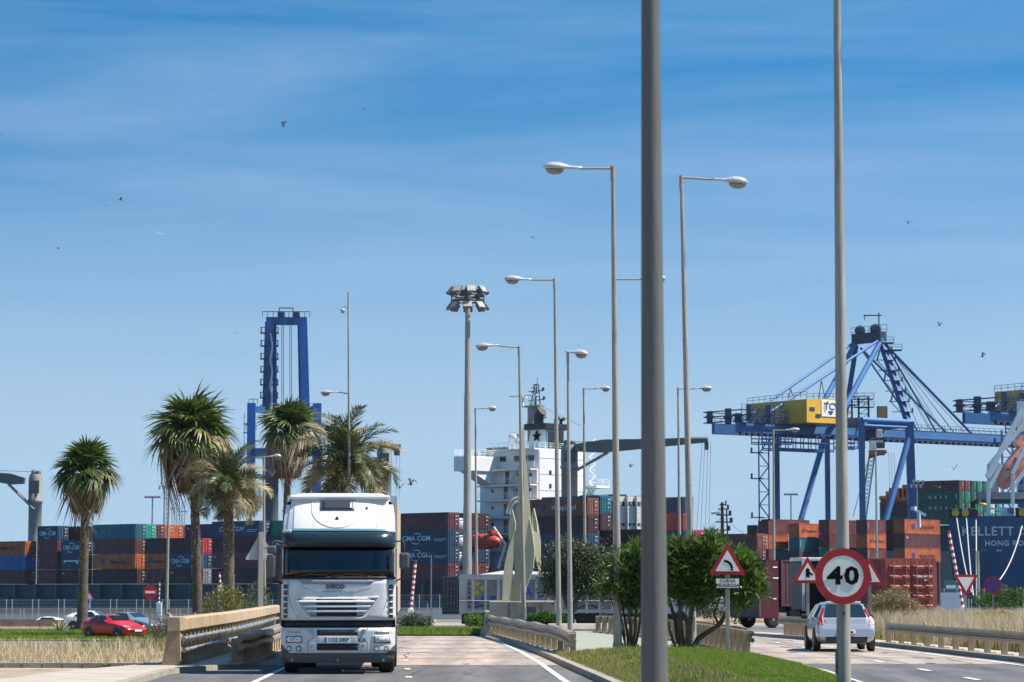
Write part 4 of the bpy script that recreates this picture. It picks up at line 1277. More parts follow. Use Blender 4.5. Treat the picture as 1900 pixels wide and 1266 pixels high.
# interior
mb = MB(); mb.box(-1.15, 1.15, 0.35, 0.75, 1.6, 2.06, bev=0.05); mb.build('dashboard', M_greyp, truck)
mb = MB(); mb.box(-1.2, 1.2, 2.05, 2.1, 1.5, 3.0); mb.build('cab_back_wall', M_seat, truck)
mb = MB(); mb.box(-1.18, 1.18, 0.3, 2.05, 1.5, 1.55); mb.build('cab_floor', M_seat, truck)
for x_ in (-0.68, 0.68):
 mb = MB(); mb.box(x_ - 0.25, x_ + 0.25, 1.15, 1.3, 1.75, 2.50, bev=0.04); mb.box(x_ - 0.13, x_ + 0.13, 1.15, 1.27, 2.5, 2.70, bev=0.04)
 mb.box(x_ - 0.25, x_ + 0.25, 0.8, 1.3, 1.6, 1.75, bev=0.04); mb.build('seat', M_seat, truck)
mb = MB()
pts = [(0.68 + 0.22 * math.cos(a), 0.78 - 0.06 * math.sin(a), 2.03 + 0.17 * math.sin(a)) for a in np.linspace(0, 2 * math.pi, 21)]
mb.tube(pts, 0.018, 6, caps=False); mb.tube([(0.68, 0.78, 2.03), (0.68, 0.6, 1.9)], 0.03, 6); mb.build('steering_wheel', M_black, truck)
tl = truck.matrix_world if False else (Matrix.Translation(truck.location) @ Matrix.Rotation(R(2.0), 4, 'Z'))
def inside(x, y, z): return tl @ Vector((x, y, z))
person(inside(-0.72, 1.0, 1.74), R(2), 'passenger in a red shirt sitting behind the truck windscreen', mat('red_shirt', (0.5, 0.05, 0.05), 0.8), None, bust=True)
person(inside(0.68, 1.0, 1.78), R(2), 'driver in a blue shirt at the wheel of the white truck', mat('blue_shirt', (0.12, 0.22, 0.42), 0.8), None, bust=True)
# lower front
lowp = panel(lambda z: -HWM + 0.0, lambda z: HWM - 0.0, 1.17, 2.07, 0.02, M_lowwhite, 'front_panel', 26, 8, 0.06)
panel(lambda z: -0.87 + 1.1 * (2.045 - z), lambda z: 0.80 - 1.1 * (2.045 - z), 1.955, 2.045, 0.026, M_midgrey, 'panel_recess', 12, 3, 0.02)
ms = text_mesh('IVECO', 0.125, M_greyp, 0.012, 0.006, 1.02, 'CENTER', 1.12)
link('lettering', ms, truck, (-0.06, -0.035, 1.90))
# seams of the bonnet flap
for s_ in (-1, 1):
 pts = [(s_ * x_ - 0.02, yfront(x_, z_) - 0.022, z_) for x_, z_ in ((0.42, 1.80), (0.7, 1.87), (1.08, 1.95), (1.10, 2.05))]
 mb = MB(); mb.tube(pts, 0.006, 4); mb.build('panel_seam', M_midgrey, truck)
 pts = [(s_ * x_, yfront(x_, z_) - 0.022, z_) for x_, z_ in ((1.10, 2.04), (1.10, 1.75), (1.02, 1.45), (0.86, 1.18))]
 mb = MB(); mb.tube(pts, 0.006, 4); mb.build('panel_seam', M_midgrey, truck)
mb = MB(); mb.tube([(-0.42, -0.022, 1.80), (0.38, -0.022, 1.80)], 0.006, 4); mb.build('panel_seam', M_midgrey, truck)
# grille trapezoid
def gx(z): return 0.62 + 0.30 * min(1, max(0, (z - 1.24) / 0.40))
cxg = -0.03
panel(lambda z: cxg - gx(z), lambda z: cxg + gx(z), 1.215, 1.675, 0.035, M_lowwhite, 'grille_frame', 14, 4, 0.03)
panel(lambda z: cxg - gx(z) + 0.07, lambda z: cxg + gx(z) - 0.07, 1.25, 1.645, 0.04, M_midgrey, 'grille_back', 14, 4, 0.01)
panel(cxg - 0.44, cxg + 0.44, 1.26, 1.635, 0.046, M_dark, 'grille_mesh', 8, 2, 0.01)
for k, z_ in enumerate((1.37, 1.475, 1.58)):
 g = gx(z_) - 0.05
 mb = MB()
 vs = []; fs = []
 pr = [(-0.05, -0.028), (-0.075, 0.0), (-0.05, 0.022), (-0.035, 0.022), (-0.035, -0.028)]
 for i in range(13):
  x = cxg - g + 2 * g * i / 12
  for (yy, zz) in pr: vs.append((x, yfront(x, z_) + yy, z_ + zz))
 for i in range(12):
  for j in range(5):
   fs.append((i * 5 + j, i * 5 + (j + 1) % 5, (i + 1) * 5 + (j + 1) % 5, (i + 1) * 5 + j))
 fs += [(0, 1, 2, 3, 4), (60, 61, 62, 63, 64)]
 mb.add(vs, fs); me = mb.mesh('grille_bar', M_white); recalc(me); link('grille_bar', me, truck)
# frame lip
pts = [(cxg + gx(1.66), 0, 1.665), (cxg + gx(1.5) + 0.0, 0, 1.5), (cxg + 0.66, 0, 1.27), (cxg + 0.55, 0, 1.215), (cxg - 0.55, 0, 1.215), (cxg - 0.66, 0, 1.27), (cxg - gx(1.5), 0, 1.5), (cxg - gx(1.66), 0, 1.665), (cxg + gx(1.66), 0, 1.665)]
mb = MB(); mb.tube([(x, yfront(x, z) - 0.05, z) for x, _, z in pts], 0.022, 6, caps=False); mb.build('grille_surround', M_white, truck)
# corner vents with fins
for s_ in (-1, 1):
 panel(1.125 if s_ > 0 else -1.205, 1.205 if s_ > 0 else -1.125, 1.22, 1.95, 0.045, M_greyp, 'corner_vent', 2, 4, 0.02)
 for k in range(5):
  z_ = 1.30 + k * 0.135
  mb = MB(); mb.box(-0.05, 0.05, -0.03, 0.03, -0.015, 0.015, bev=0.006)
  mb.build('vent_fin', M_white, truck, (s_ * 1.165, yfront(1.165, z_) - 0.06, z_), (0, 0, s_ * 0.4))
# dark gap and bumper
panel(-HWM + 0.03, HWM - 0.03, 0.98, 1.18, -0.06, M_dark, 'gap', 12, 1, 0.03)
def bx(z): return HWM - 0.0 - (0.09 if z < 0.55 else 0) * (0.55 - z) / 0.1
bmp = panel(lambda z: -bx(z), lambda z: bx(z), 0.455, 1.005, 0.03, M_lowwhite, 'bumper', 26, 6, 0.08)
panel(-HWM + 0.02, HWM - 0.02, 0.245, 0.60, 0.0, M_greyp, 'bumper_skirt', 18, 2, 0.08)
panel(lambda z: -HWM - 0.002, lambda z: -HWM + 0.18 - (z - 0.45) * 0.9, 0.45, 0.65, 0.036, M_greyp, 'bumper_corner', 3, 3, 0.05)
panel(lambda z: HWM - 0.18 + (z - 0.45) * 0.9, lambda z: HWM + 0.002, 0.45, 0.65, 0.036, M_greyp, 'bumper_corner', 3, 3, 0.05)
for z0_, z1_ in ((0.835, 0.955), (0.515, 0.66)):
 panel(-0.46, 0.44, z0_, z1_, 0.038, M_dark, 'bumper_opening', 8, 1, 0.02)
for s_ in (-1, 1):
 x0_, x1_ = sorted((s_ * 0.76, s_ * 1.16))
 panel(x0_, x1_, 0.655, 0.845, 0.04, M_white, 'headlamp_surround', 6, 2, 0.03)
 hl = panel(sorted((s_ * 0.79, s_ * 1.14))[0], sorted((s_ * 0.79, s_ * 1.14))[1], 0.675, 0.825, 0.05, M_dark, 'headlight', 6, 2, 0.02)
 panel(sorted((s_ * 0.805, s_ * 1.125))[0], sorted((s_ * 0.805, s_ * 1.125))[1], 0.69, 0.81, 0.057, M_lens, 'lens', 6, 2, 0.01, parent=hl)
 for x_ in (0.88, 1.04):
  mb = MB(); ring(mb, 0.035, 0.05, -0.006, 0.0, 16); mb.build('reflector_ring', M_reflector, hl, (s_ * x_, yfront(x_, 0.75) - 0.06, 0.75), (0, 0, s_ * 0.12))
 panel(sorted((s_ * 0.83, s_ * 1.13))[0], sorted((s_ * 0.83, s_ * 1.13))[1], 0.885, 0.935, 0.042, M_amber, 'indicator', 6, 1, 0.015)
 for x_ in (0.85, 1.06):
  mb = MB(); disc(mb, 0.062, -0.02, 0.02, 20); f_ = mb.build('fog_lamp', M_greyp, truck, (s_ * x_ - 0.005, yfront(x_, 0.54) - 0.03, 0.545), (0, 0, s_ * 0.12))
  mb = MB(); disc(mb, 0.04, -0.028, -0.0205, 16); mb.build('lens', M_lens, f_)
 mb = MB(); disc(mb, 0.062, -0.03, 0.02, 18); t_ = mb.build('towing_eye_cover', M_lowwhite, truck, (s_ * 0.555 - 0.01, -0.03, 0.605));
 mb = MB(); disc(mb, 0.04, -0.036, -0.031, 14); mb.build('cover_dimple', M_midgrey, t_)
 mb = MB(); disc(mb, 0.045, -0.02, 0.02, 16); mb.build('bolt_cover', M_midgrey, truck, (s_ * 0.57 - 0.01, -0.03, 0.93))
 for dz in (0.0,):
  pts = [(s_ * x_ , yfront(x_, z_) - 0.034, z_) for x_, z_ in ((0.66, 1.0), (0.50, 0.82), (0.66, 0.70), (0.66, 0.47))]
  mb = MB(); mb.tube(pts, 0.007, 4); mb.build('panel_seam', M_midgrey, truck)
mb = MB(); mb.box(-0.44, 0.42, -0.052, -0.03, 0.665, 0.82, bev=0.008); ph = mb.build('plate_holder', M_lowwhite, truck)
mb = MB(); mb.box(-0.285, 0.265, -0.062, -0.0525, 0.68, 0.80); pt = mb.build('number_plate', M_signwhite, truck)
mb = MB(); mb.box(-0.285, -0.245, -0.065, -0.0621, 0.681, 0.799); mb.build('blue_band', M_signblue, pt)
link('lettering', text_mesh('1122 DKP', 0.115, M_signblack, 0.001, 0.003, 1.02, 'CENTER', 0.93), pt, (0.012, -0.0635, 0.74))
for x_ in (-0.37, 0.36):
 mb = MB(); disc(mb, 0.045, -0.012, 0.0, 14, cx=x_, cz=0.74); mb.build('plate_bolt', M_lens, ph, (0, -0.053, 0))
mb = MB(); mb.box(0.455, 0.60, -0.045, -0.03, 0.70, 0.78, bev=0.01); q_ = mb.build('badge', M_greyp, truck)
link('lettering', text_mesh('SP', 0.07, M_lens, 0.001, 0.003), q_, (0.53, -0.048, 0.74))
for x_ in (-1.0, 0.0, 1.0):
 mb = MB(); mb.box(x_ - 0.022, x_ + 0.022, yfront(x_, 0.3) - 0.02, yfront(x_, 0.3), 0.27, 0.33); mb.build('skirt_clip', M_midgrey, truck)
# mirrors
for s_ in (-1, 1):
 if s_ > 0:
  mb = MB(); mb.tube([(1.24, 0.25, 2.90), (1.40, 0.16, 2.90), (1.44, 0.14, 2.86), (1.445, 0.14, 2.66)], 0.018, 6)
  mb.tube([(1.24, 0.25, 2.02), (1.38, 0.16, 2.08), (1.43, 0.14, 2.30)], 0.018, 6); mb.build('mirror_arm', M_dark, truck)
  mb = MB(); mb.box(1.335, 1.56, 0.06, 0.20, 2.29, 2.65, bev=0.05); mr = mb.build('mirror', M_greyp, truck)
 else:
  mb = MB(); mb.tube([(-1.24, 0.25, 2.86), (-1.38, 0.16, 2.90), (-1.46, 0.14, 2.82)], 0.035, 6)
  mb.tube([(-1.24, 0.25, 1.98), (-1.40, 0.16, 2.02), (-1.46, 0.14, 2.15)], 0.03, 6); mb.build('mirror_arm', M_dark, truck)
  mb = MB(); mb.box(-1.57, -1.37, 0.06, 0.20, 2.62, 2.80, bev=0.04); mb.build('wide_mirror', M_greyp, truck)
  mb = MB(); mb.box(-1.58, -1.38, 0.06, 0.20, 2.08, 2.60, bev=0.05); mr = mb.build('mirror', M_greyp, truck)
# chassis, wheels, trailer
for s_ in (-1, 1):
 wheel_parts(truck, s_ * 1.05, 1.35, 0.50, 0.34, s_)
 wheel_parts(truck, s_ * 0.95, 5.0, 0.50, 0.60, s_)
 for k in range(3): wheel_parts(truck, s_ * 1.0, 12.6 + 1.3 * k - 1.3, 0.50, 0.38, s_)
mb = MB(); mb.box(-0.45, 0.45, 0.5, 6.5, 0.62, 0.9); mb.build('chassis', M_dark, truck)
mb = MB(); mb.box(-1.15, 1.15, 0.75, 1.95, 0.85, 1.01); mb.box(-1.2, -0.7, 2.3, 4.2, 0.4, 1.0, bev=0.05); mb.box(0.7, 1.2, 2.3, 4.2, 0.4, 1.0, bev=0.05); mb.build('fuel_tank', M_greyp, truck)
M_trail = mat('trailer_curtain', (0.45, 0.33, 0.22), 0.7, var=0.15, scale=0.8)
mb = MB(); mb.box(-1.26, 1.26, 3.0, 16.2, 1.25, 3.97, bev=0.03); mb.build('trailer_body', M_trail, truck)
mb = MB(); mb.box(-1.265, 1.265, 2.95, 2.99, 1.2, 3.99); mb.build('trailer_headboard', M_lowwhite, truck)
mb = MB(); mb.box(-0.5, 0.5, 4.5, 16.0, 0.95, 1.24); mb.build('trailer_frame', M_dark, truck)
for s_ in (-1, 1):
 mb = MB(); mb.box(s_ * 1.0 - 0.22, s_ * 1.0 + 0.22, 1.95, 1.98, 0.25, 0.8); mb.build('mudflap', M_dark, truck)
 mb = MB()
 mb.box(s_ * 1.262 - 0.004, s_ * 1.262 + 0.004, 0.55, 1.05, 2.18, 2.74); mb.build('side_window', M_dkglass, truck)
 mb = MB(); mb.bar((s_ * 1.275, 1.95, 1.25), (s_ * 1.275, 1.95, 1.9), 0.03); mb.build('grab_rail', M_dark, truck)
# ------------------------------------------------------------------ palms
M_fan = leaf_mat('fan_leaf', (0.035, 0.065, 0.010), (0.115, 0.155, 0.035), 0.25)
M_fan_y = leaf_mat('fan_leaf_yellow', (0.16, 0.17, 0.05), (0.30, 0.26, 0.11), 0.25)
M_dead = leaf_mat('dead_frond', (0.09, 0.050, 0.028), (0.23, 0.135, 0.075), 0.1, 0.85)
M_deadp = leaf_mat('dead_frond_pale', (0.26, 0.19, 0.13), (0.42, 0.33, 0.24), 0.15, 0.85)
M_date = leaf_mat('date_leaf', (0.045, 0.065, 0.02), (0.13, 0.14, 0.05), 0.2)
M_date_y = leaf_mat('date_leaf_dry', (0.26, 0.20, 0.08), (0.42, 0.33, 0.16), 0.25)
M_trunk = mat('palm_trunk', (0.10, 0.078, 0.058), 0.95, var=0.35, scale=4, bump=1.0, bscale=14)
M_trunk_low = mat('palm_trunk_grey', (0.22, 0.19, 0.155), 0.95, var=0.25, scale=3, bump=0.8, bscale=12)
M_stub = leaf_mat('leaf_stub', (0.10, 0.07, 0.045), (0.50, 0.42, 0.32), 0.0, 0.9)
def fan_leaf(seed, m, R_=1.0, drop=0.35):
 """petiole along +X, then a pleated fan of narrow pointed segments that droop; total length about 1.7"""
 rg = random.Random(seed)
 V = []; Q = []
 def tri(a, b, c):
  k = len(V); V.extend([a, b, c]); Q.append((k, k + 1, k + 2))
 def quad(a, b, c, d):
  tri(a, b, c); tri(a, c, d)
 pl = 0.75
 quad((0, -0.02, 0), (0, 0.02, 0), (pl, 0.015, 0.06), (pl, -0.015, 0.06))
 quad((0, 0, -0.02), (0, 0, 0.02), (pl, 0, 0.08), (pl, 0, 0.045))
 n = 24
 for i in range(n):
  a = R(-100 + 200 * i / (n - 1)) + rg.uniform(-0.04, 0.04)
  L = R_ * (1.0 - 0.25 * abs(a) / 1.75) * rg.uniform(0.85, 1.1)
  w = 0.06
  d = drop * rg.uniform(0.6, 1.7)
  pts = []
  for k, t in enumerate((0.02, 0.4, 0.72, 1.0)):
   r = L * t
   z = 0.06 + 0.16 * t - d * max(0, t - 0.35) ** 1.5 * 2.0
   pts.append(Vector((pl + r * math.cos(a) * (1 - 0.12 * t * d), r * math.sin(a), z)))
  pr = Vector((-math.sin(a), math.cos(a), 0))
  ws = (0.008, w * 0.9, w * 0.55, 0.0)
  for k in range(3):
   up = Vector((0, 0, 0.02))
   if k < 2: quad(pts[k] - pr * ws[k], pts[k] + pr * ws[k], pts[k + 1] + pr * ws[k + 1] , pts[k + 1] - pr * ws[k + 1])
   else: tri(pts[k] - pr * ws[k], pts[k] + pr * ws[k], pts[k + 1])
 return np_mesh('frond', [tuple(v) for v in V], Q, m, nper=3)
def date_leaf(seed, m, L=1.0, droop=0.9, twist=0.0):
 """arching rachis along +X with two rows of narrow leaflets"""
 rg = random.Random(seed)
 V = []; Q = []
 def tri(a, b, c):
  k = len(V); V.extend([a, b, c]); Q.append((k, k + 1, k + 2))
 n = 34
 P = []
 ang = 0.0; p = Vector((0, 0, 0));
 for i in range(n + 1):
  t = i / n
  ang = -droop * t ** 1.6 * 1.5
  P.append(p.copy())
  p = p + Vector((math.cos(ang), 0, math.sin(ang))) * (L / n)
 for i in range(n):
  r_ = 0.016 * (1 - i / n) + 0.003
  a, b = P[i], P[i + 1]
  tri(a + Vector((0, -r_, 0)), a + Vector((0, r_, 0)), b + Vector((0, 0, 0)))
  tri(a + Vector((0, 0, -r_)), a + Vector((0, 0, r_)), b)
 for i in range(4, n + 1):
  t = i / n
  ll = L * 0.30 * math.sin(math.pi * (0.15 + 0.8 * t)) ** 0.7 * rg.uniform(0.8, 1.1)
  d = (P[min(i + 1, n)] - P[i - 1]).normalized()
  for s_ in (-1, 1):
   for q in range(2):
    base = P[i] + d * (q * L / n * 0.5)
    up = Vector((-d.z, 0, d.x))
    dr = (d * rg.uniform(0.55, 0.8) + Vector((0, s_, 0)) * rg.uniform(0.5, 0.8) + up * rg.uniform(-0.1, 0.45)).normalized()
    tip = base + dr * ll + Vector((0, 0, -0.25 * ll * rg.uniform(0.3, 1.4)))
    w = d * (0.011 * L)
    mid = base + dr * ll * 0.5
    tri(base - w * 0.6, base + w * 0.6, mid + w)
    tri(base - w * 0.6, mid + w, mid - w)
    tri(mid - w, mid + w, tip)
 return np_mesh('frond', [tuple(v) for v in V], Q, m, nper=3)
fan_v = [fan_leaf(i, M_fan, 1.0, 0.30 + 0.12 * i) for i in range(4)]
fan_y = [fan_leaf(10 + i, M_fan_y, 1.0, 0.6) for i in range(2)]
fan_d = [fan_leaf(20, M_deadp, 0.9, 1.5), fan_leaf(21, M_dead, 0.9, 1.6)]
date_v = [date_leaf(i, M_date, 1.0, 0.75 + 0.25 * i) for i in range(4)]
date_y = [date_leaf(10 + i, M_date_y, 1.0, 1.0 + 0.3 * i) for i in range(3)]
def trunk_mesh(pts, r0, r1, seed, stub=(0.3, 0.95), m=M_trunk, parent=None, nst=260, slen=0.12):
 rg = random.Random(seed)
 n = 26; P = []; rs = []
 for i in range(n):
  t = i / (n - 1)
  k = t * (len(pts) - 1); j = min(int(k), len(pts) - 2); f = k - j
  f2 = f * f * (3 - 2 * f) if False else f
  P.append(Vector(pts[j]).lerp(Vector(pts[j + 1]), f2))
  rs.append((r0 + (r1 - r0) * t) * (1 + 0.06 * math.sin(i * 2.3) + rg.uniform(-0.03, 0.03)) * (1.25 if t < 0.04 else 1))
 mb = MB(); mb.tube(P, rs, 12); tr = mb.build('trunk', m, parent)
 V = []; Q = []
 for i in range(nst):
  t = rg.uniform(*stub)
  k = t * (n - 1); j = min(int(k), n - 2)
  p = P[j].lerp(P[j + 1], k - j); r = rs[j] * 0.92
  a = rg.uniform(0, 2 * math.pi); o = Vector((math.cos(a), math.sin(a), 0)); s_ = Vector((-math.sin(a), math.cos(a), 0))
  w = rg.uniform(0.03, 0.06); l = slen * rg.uniform(0.6, 1.3)
  b = p + o * r; q = len(V)
  tip = b + o * l * 0.6 + Vector((0, 0, l))
  V += [tuple(b - s_ * w), tuple(b + s_ * w), tuple(b + Vector((0, 0, w * 1.2))), tuple(tip - s_ * w * 0.6), tuple(tip + s_ * w * 0.6)]
  Q += [(q, q + 1, q + 4), (q, q + 4, q + 3), (q + 1, q + 2, q + 4), (q + 2, q, q + 3)]
 me = np_mesh('leaf_stubs', V, Q, M_stub, nper=3)
 o = link('leaf_stubs', me, tr); o['kind'] = 'stuff'
 return P
def place_frond(me, root, p, az, el, roll, s):
 q = Matrix.Rotation(az, 4, 'Z') @ Matrix.Rotation(-el, 4, 'Y') @ Matrix.Rotation(roll, 4, 'X')
 o = link('frond', me, root, p); o.rotation_euler = q.to_euler(); o.scale = (s, s, s)
 return o
def fan_palm(ub, vb, uc, vc, rad, vskirt, d, r0, r1, label, seed, skirt_r=None, sx=1.0, ztr=None, n=52, mid=None, straggly=0.0):
 xb = XU(ub, d, vb); z0 = zt(xb, d)
 root = empty('fan_palm', (xb, d, z0), 0, label, 'palm tree', 'fan palms behind the left road')
 rg = random.Random(seed)
 cx = XU(uc, d, vc) - xb; cz = ZV(vc, d) - z0
 rad = rad / F * d
 sk = ZV(vskirt, d) - z0
 pts = [(0, 0, -0.1), (cx * (0.45 if mid is None else mid), 0, cz * 0.5), (cx, 0, cz - 0.15)]
 trunk_mesh(pts, r0, r1, seed, (0.33, 0.92), parent=root, nst=330)
 V = []; Q = []
 skr = skirt_r / F * d
 for i in range(2600):
  a = rg.uniform(0, 2 * math.pi)
  top = rg.uniform(0.0, 0.95)
  zt_ = cz - 0.25 - (cz - sk) * top * 0.85
  l = (cz - sk) * rg.uniform(0.18, 0.4)
  zb_ = max(sk - 0.35 * rg.random() ** 2, zt_ - l * 1.6)
  rt = skr * (0.35 + 0.65 * min(1, top * 2.2)) * rg.uniform(0.7, 1.05)
  rb = skr * rg.uniform(0.75, 1.12) * (1 - 0.25 * top)
  w = rg.uniform(0.04, 0.12)
  xa = cx * (0.9 if False else 1)
  s_ = (-math.sin(a), math.cos(a))
  q = len(V); a2 = a + rg.uniform(-0.25, 0.25)
  V += [(xa + rt * math.cos(a) - s_[0] * w, rt * math.sin(a) - s_[1] * w, zt_), (xa + rt * math.cos(a) + s_[0] * w, rt * math.sin(a) + s_[1] * w, zt_),
   (xa + rb * math.cos(a2), rb * math.sin(a2), zb_)]
  Q.append((q, q + 1, q + 2))
 me = np_mesh('dead_skirt', V, Q, M_dead, nper=3)
 o = link('dead_skirt', me, root); o['kind'] = 'stuff'
 base = Vector((cx, 0, cz - 0.1))
 mb = MB()
 for i in range(150):
  a = rg.uniform(0, 6.283); e = rg.uniform(-0.2, 1.4); l = rad * rg.uniform(0.3, 0.62)
  q = base + Vector((0, 0, rg.uniform(-0.6, 0.25)))
  mb.bar(q, q + Vector((math.cos(a) * math.cos(e), math.sin(a) * math.cos(e), math.sin(e))) * l, 0.05, 0.03)
 o = mb.build('leaf_stalks', M_fan, root); o['kind'] = 'stuff'
 for i in range(16):
  place_frond(fan_v[i % 2], root, base + Vector((0, 0, 0.1)), i * 2.4, R(85 - i * 4), rg.uniform(-0.5, 0.5), rad / 1.72 * rg.uniform(0.5, 0.75))
 for i in range(n):
  t = i / n
  az = i * 2.39996 + rg.uniform(-0.2, 0.2)
  el = R(78 - 108 * t ** 0.9) + rg.uniform(-0.15, 0.15)
  k = rad / 1.72 * rg.uniform(0.88, 1.08)
  s_ = k * (1.0 if el > -0.2 else 0.92)
  if straggly and t > 0.55 and rg.random() < straggly: m_ = fan_d[0] if rg.random() < 0.6 else fan_y[0]
  elif t > 0.84: m_ = rg.choice(fan_d)
  elif t > 0.5 and rg.random() < 0.28: m_ = rg.choice(fan_y)
  else: m_ = fan_v[min(3, int(t * 4 * rg.uniform(0.7, 1.3)))]
  o = place_frond(m_, root, base + Vector((0, 0, -0.45 * t * rad * 0.5)), az, el, rg.uniform(-0.5, 0.5), s_)
  if sx != 1.0: o.scale = (s_ * (1 + (sx - 1) * abs(math.cos(az))),) * 3
 return root
fan_palm(152, 1172, 160, 872, 74, 948, 187, 0.40, 0.21, 'short round crowned fan palm at the far left, thick brown skirt of dead leaves', 1, skirt_r=30, n=40)
fan_palm(368, 1180, 357, 806, 92, 912, 170, 0.34, 0.22, 'tallest fan palm with a ragged wide crown and hanging dead leaves', 2, skirt_r=30, sx=1.12, n=42, straggly=0.35)
fan_palm(518, 1175, 536, 797, 72, 884, 200, 0.34, 0.21, 'fan palm right behind the truck cab, crown before the blue gantry frame', 3, skirt_r=26, n=38, straggly=0.3, mid=0.75)
def date_palm(ub, vb, uc, vc, rad, d, r0, r1, label, seed, n=42, dry=0.4, up=0.0):
 xb = XU(ub, d, vb); z0 = zt(xb, d)
 root = empty('date_palm', (xb, d, z0), 0, label, 'palm tree', 'date palms behind the left road')
 rg = random.Random(seed)
 cx = XU(uc, d, vc) - xb; cz = ZV(vc, d) - z0
 rad = rad / F * d
 trunk_mesh([(0, 0, -0.1), (cx * 0.4, 0, cz * 0.55), (cx, 0, cz)], r0, r1, seed, (0.1, 0.98), parent=root, nst=320, slen=0.08)
 base = Vector((cx, 0, cz))
 for i in range(n):
  t = i / n
  az = i * 2.39996 + rg.uniform(-0.25, 0.25)
  el = R(80 - 100 * t ** 0.8) + rg.uniform(-0.12, 0.12) + up * (1 - t)
  s_ = rad * rg.uniform(1.05, 1.3)
  if t > 0.55 and rg.random() < dry * 1.6: m_ = rg.choice(date_y)
  elif rg.random() < dry * 0.4: m_ = date_y[0]
  else: m_ = date_v[min(3, int(t * 4))]
  place_frond(m_, root, base + Vector((0, 0, 0.25 - 0.3 * t)), az, el, rg.uniform(-0.9, 0.9), s_)
 mb = MB()
 for i in range(40):
  a = i * 2.4; el = R(-40 + 70 * rg.random())
  p = base + Vector((math.cos(a) * r1 * 0.8, math.sin(a) * r1 * 0.8, -0.15 - 0.35 * rg.random()))
  mb.bar(p, p + Vector((math.cos(a) * math.cos(el), math.sin(a) * math.cos(el), math.sin(el))) * rg.uniform(0.25, 0.6), 0.05, 0.03)
 o = mb.build('cut_frond_stubs', M_date_y, root); o['kind'] = 'stuff'
 return root
date_palm(424, 1175, 424, 905, 76, 152, 0.36, 0.26, 'lower date palm with drooping yellow green fronds before the stacked containers', 11, dry=0.38)
date_palm(640, 1170, 641, 868, 98, 165, 0.36, 0.30, 'broad date palm rising behind the truck roof with golden dry lower fronds', 12, dry=0.33, up=0.12)
# ------------------------------------------------------------------ leafy bushes and trees
def leaf_crown(name, lobes, n, size, m, seed, asp=0.28, up=0.35, fill=0.5, parent=None, whorl=0, clumps=0, cs=0.12):
 """leaves through the volume of the lobes: (x, y, z, rx, ry, rz)"""
 rng = np.random.default_rng(seed)
 vol = np.array([l[3] * l[4] * l[5] for l in lobes]); vol = vol ** 0.75; vol /= vol.sum()
 idx = rng.choice(len(lobes), n, p=vol)
 L = np.array(lobes)[idx]
 dirs = rng.normal(size=(n, 3)); dirs /= np.linalg.norm(dirs, axis=1)[:, None]
 r = 1 - (1 - fill) * 0 - rng.uniform(0, 1, n) ** 1.8 * (1 - 0.25)
 r *= 1 + 0.13 * np.sin(dirs[:, 0] * 7 + seed) * np.cos(dirs[:, 2] * 8 + dirs[:, 1] * 5)
 P = L[:, :3] + dirs * L[:, 3:] * r[:, None]
 if clumps:
  ci = rng.integers(0, clumps, n)
  P = P[ci] + rng.normal(size=(n, 3)) * cs * rng.uniform(0.5, 1.3, clumps)[ci][:, None]
  dirs = dirs[ci] * 0.5 + rng.normal(size=(n, 3)) * 0.4
 if whorl:
  P = np.repeat(P, whorl, axis=0); dirs = np.repeat(dirs, whorl, axis=0)
  n = len(P)
 ax = dirs * 0.7 + rng.normal(size=(n, 3)) * 0.55 + np.array([0, 0, up])
 ax /= np.linalg.norm(ax, axis=1)[:, None]
 sd = np.cross(ax, rng.normal(size=(n, 3))); sd /= np.linalg.norm(sd, axis=1)[:, None]
 s = size * rng.uniform(0.6, 1.25, n)[:, None]
 a = P; b = P + ax * s * 0.5 + sd * s * asp * 0.5; c = P + ax * s; d = P + ax * s * 0.5 - sd * s * asp * 0.5
 V = np.stack([a, b, c, d], 1).reshape(-1, 3)
 Q = np.arange(4 * n).reshape(-1, 4)
 me = np_mesh(name, V, Q, m)
 return link(name, me, parent)
M_ole = leaf_mat('oleander_leaf', (0.022, 0.055, 0.008), (0.10, 0.18, 0.026), 0.3, 0.35)
M_ole2 = leaf_mat('oleander_bright_leaf', (0.09, 0.17, 0.02), (0.20, 0.30, 0.05), 0.4, 0.35)  # brighter green; on the oleanders it paints in the leaf highlights
M_olive = leaf_mat('olive_leaf', (0.03, 0.05, 0.016), (0.12, 0.145, 0.055), 0.2, 0.5)
M_bark = mat('dark_bark', (0.075, 0.055, 0.042), 0.95, var=0.3, scale=6, bump=0.8)
M_bark2 = mat('olive_bark', (0.10, 0.085, 0.07), 0.95, var=0.3, scale=5, bump=0.8)
def branch(root, pts, r0, r1, m, n=7, name='branch'):
 P = [Vector(p) for p in pts]; rs = [r0 + (r1 - r0) * i / (len(P) - 1) for i in range(len(P))]
 mb = MB(); mb.tube(P, rs, n); return mb.build(name, m, root)
def lobes_px(L, x0, d, z0):
 out = []
 for (u, v, ru, rv, dy) in L:
  s = d / F
  out.append((XU(u, d, v) - x0, dy, ZV(v, d) - z0, ru * s, max(ru, rv) * s * 0.8, rv * s))
 return out
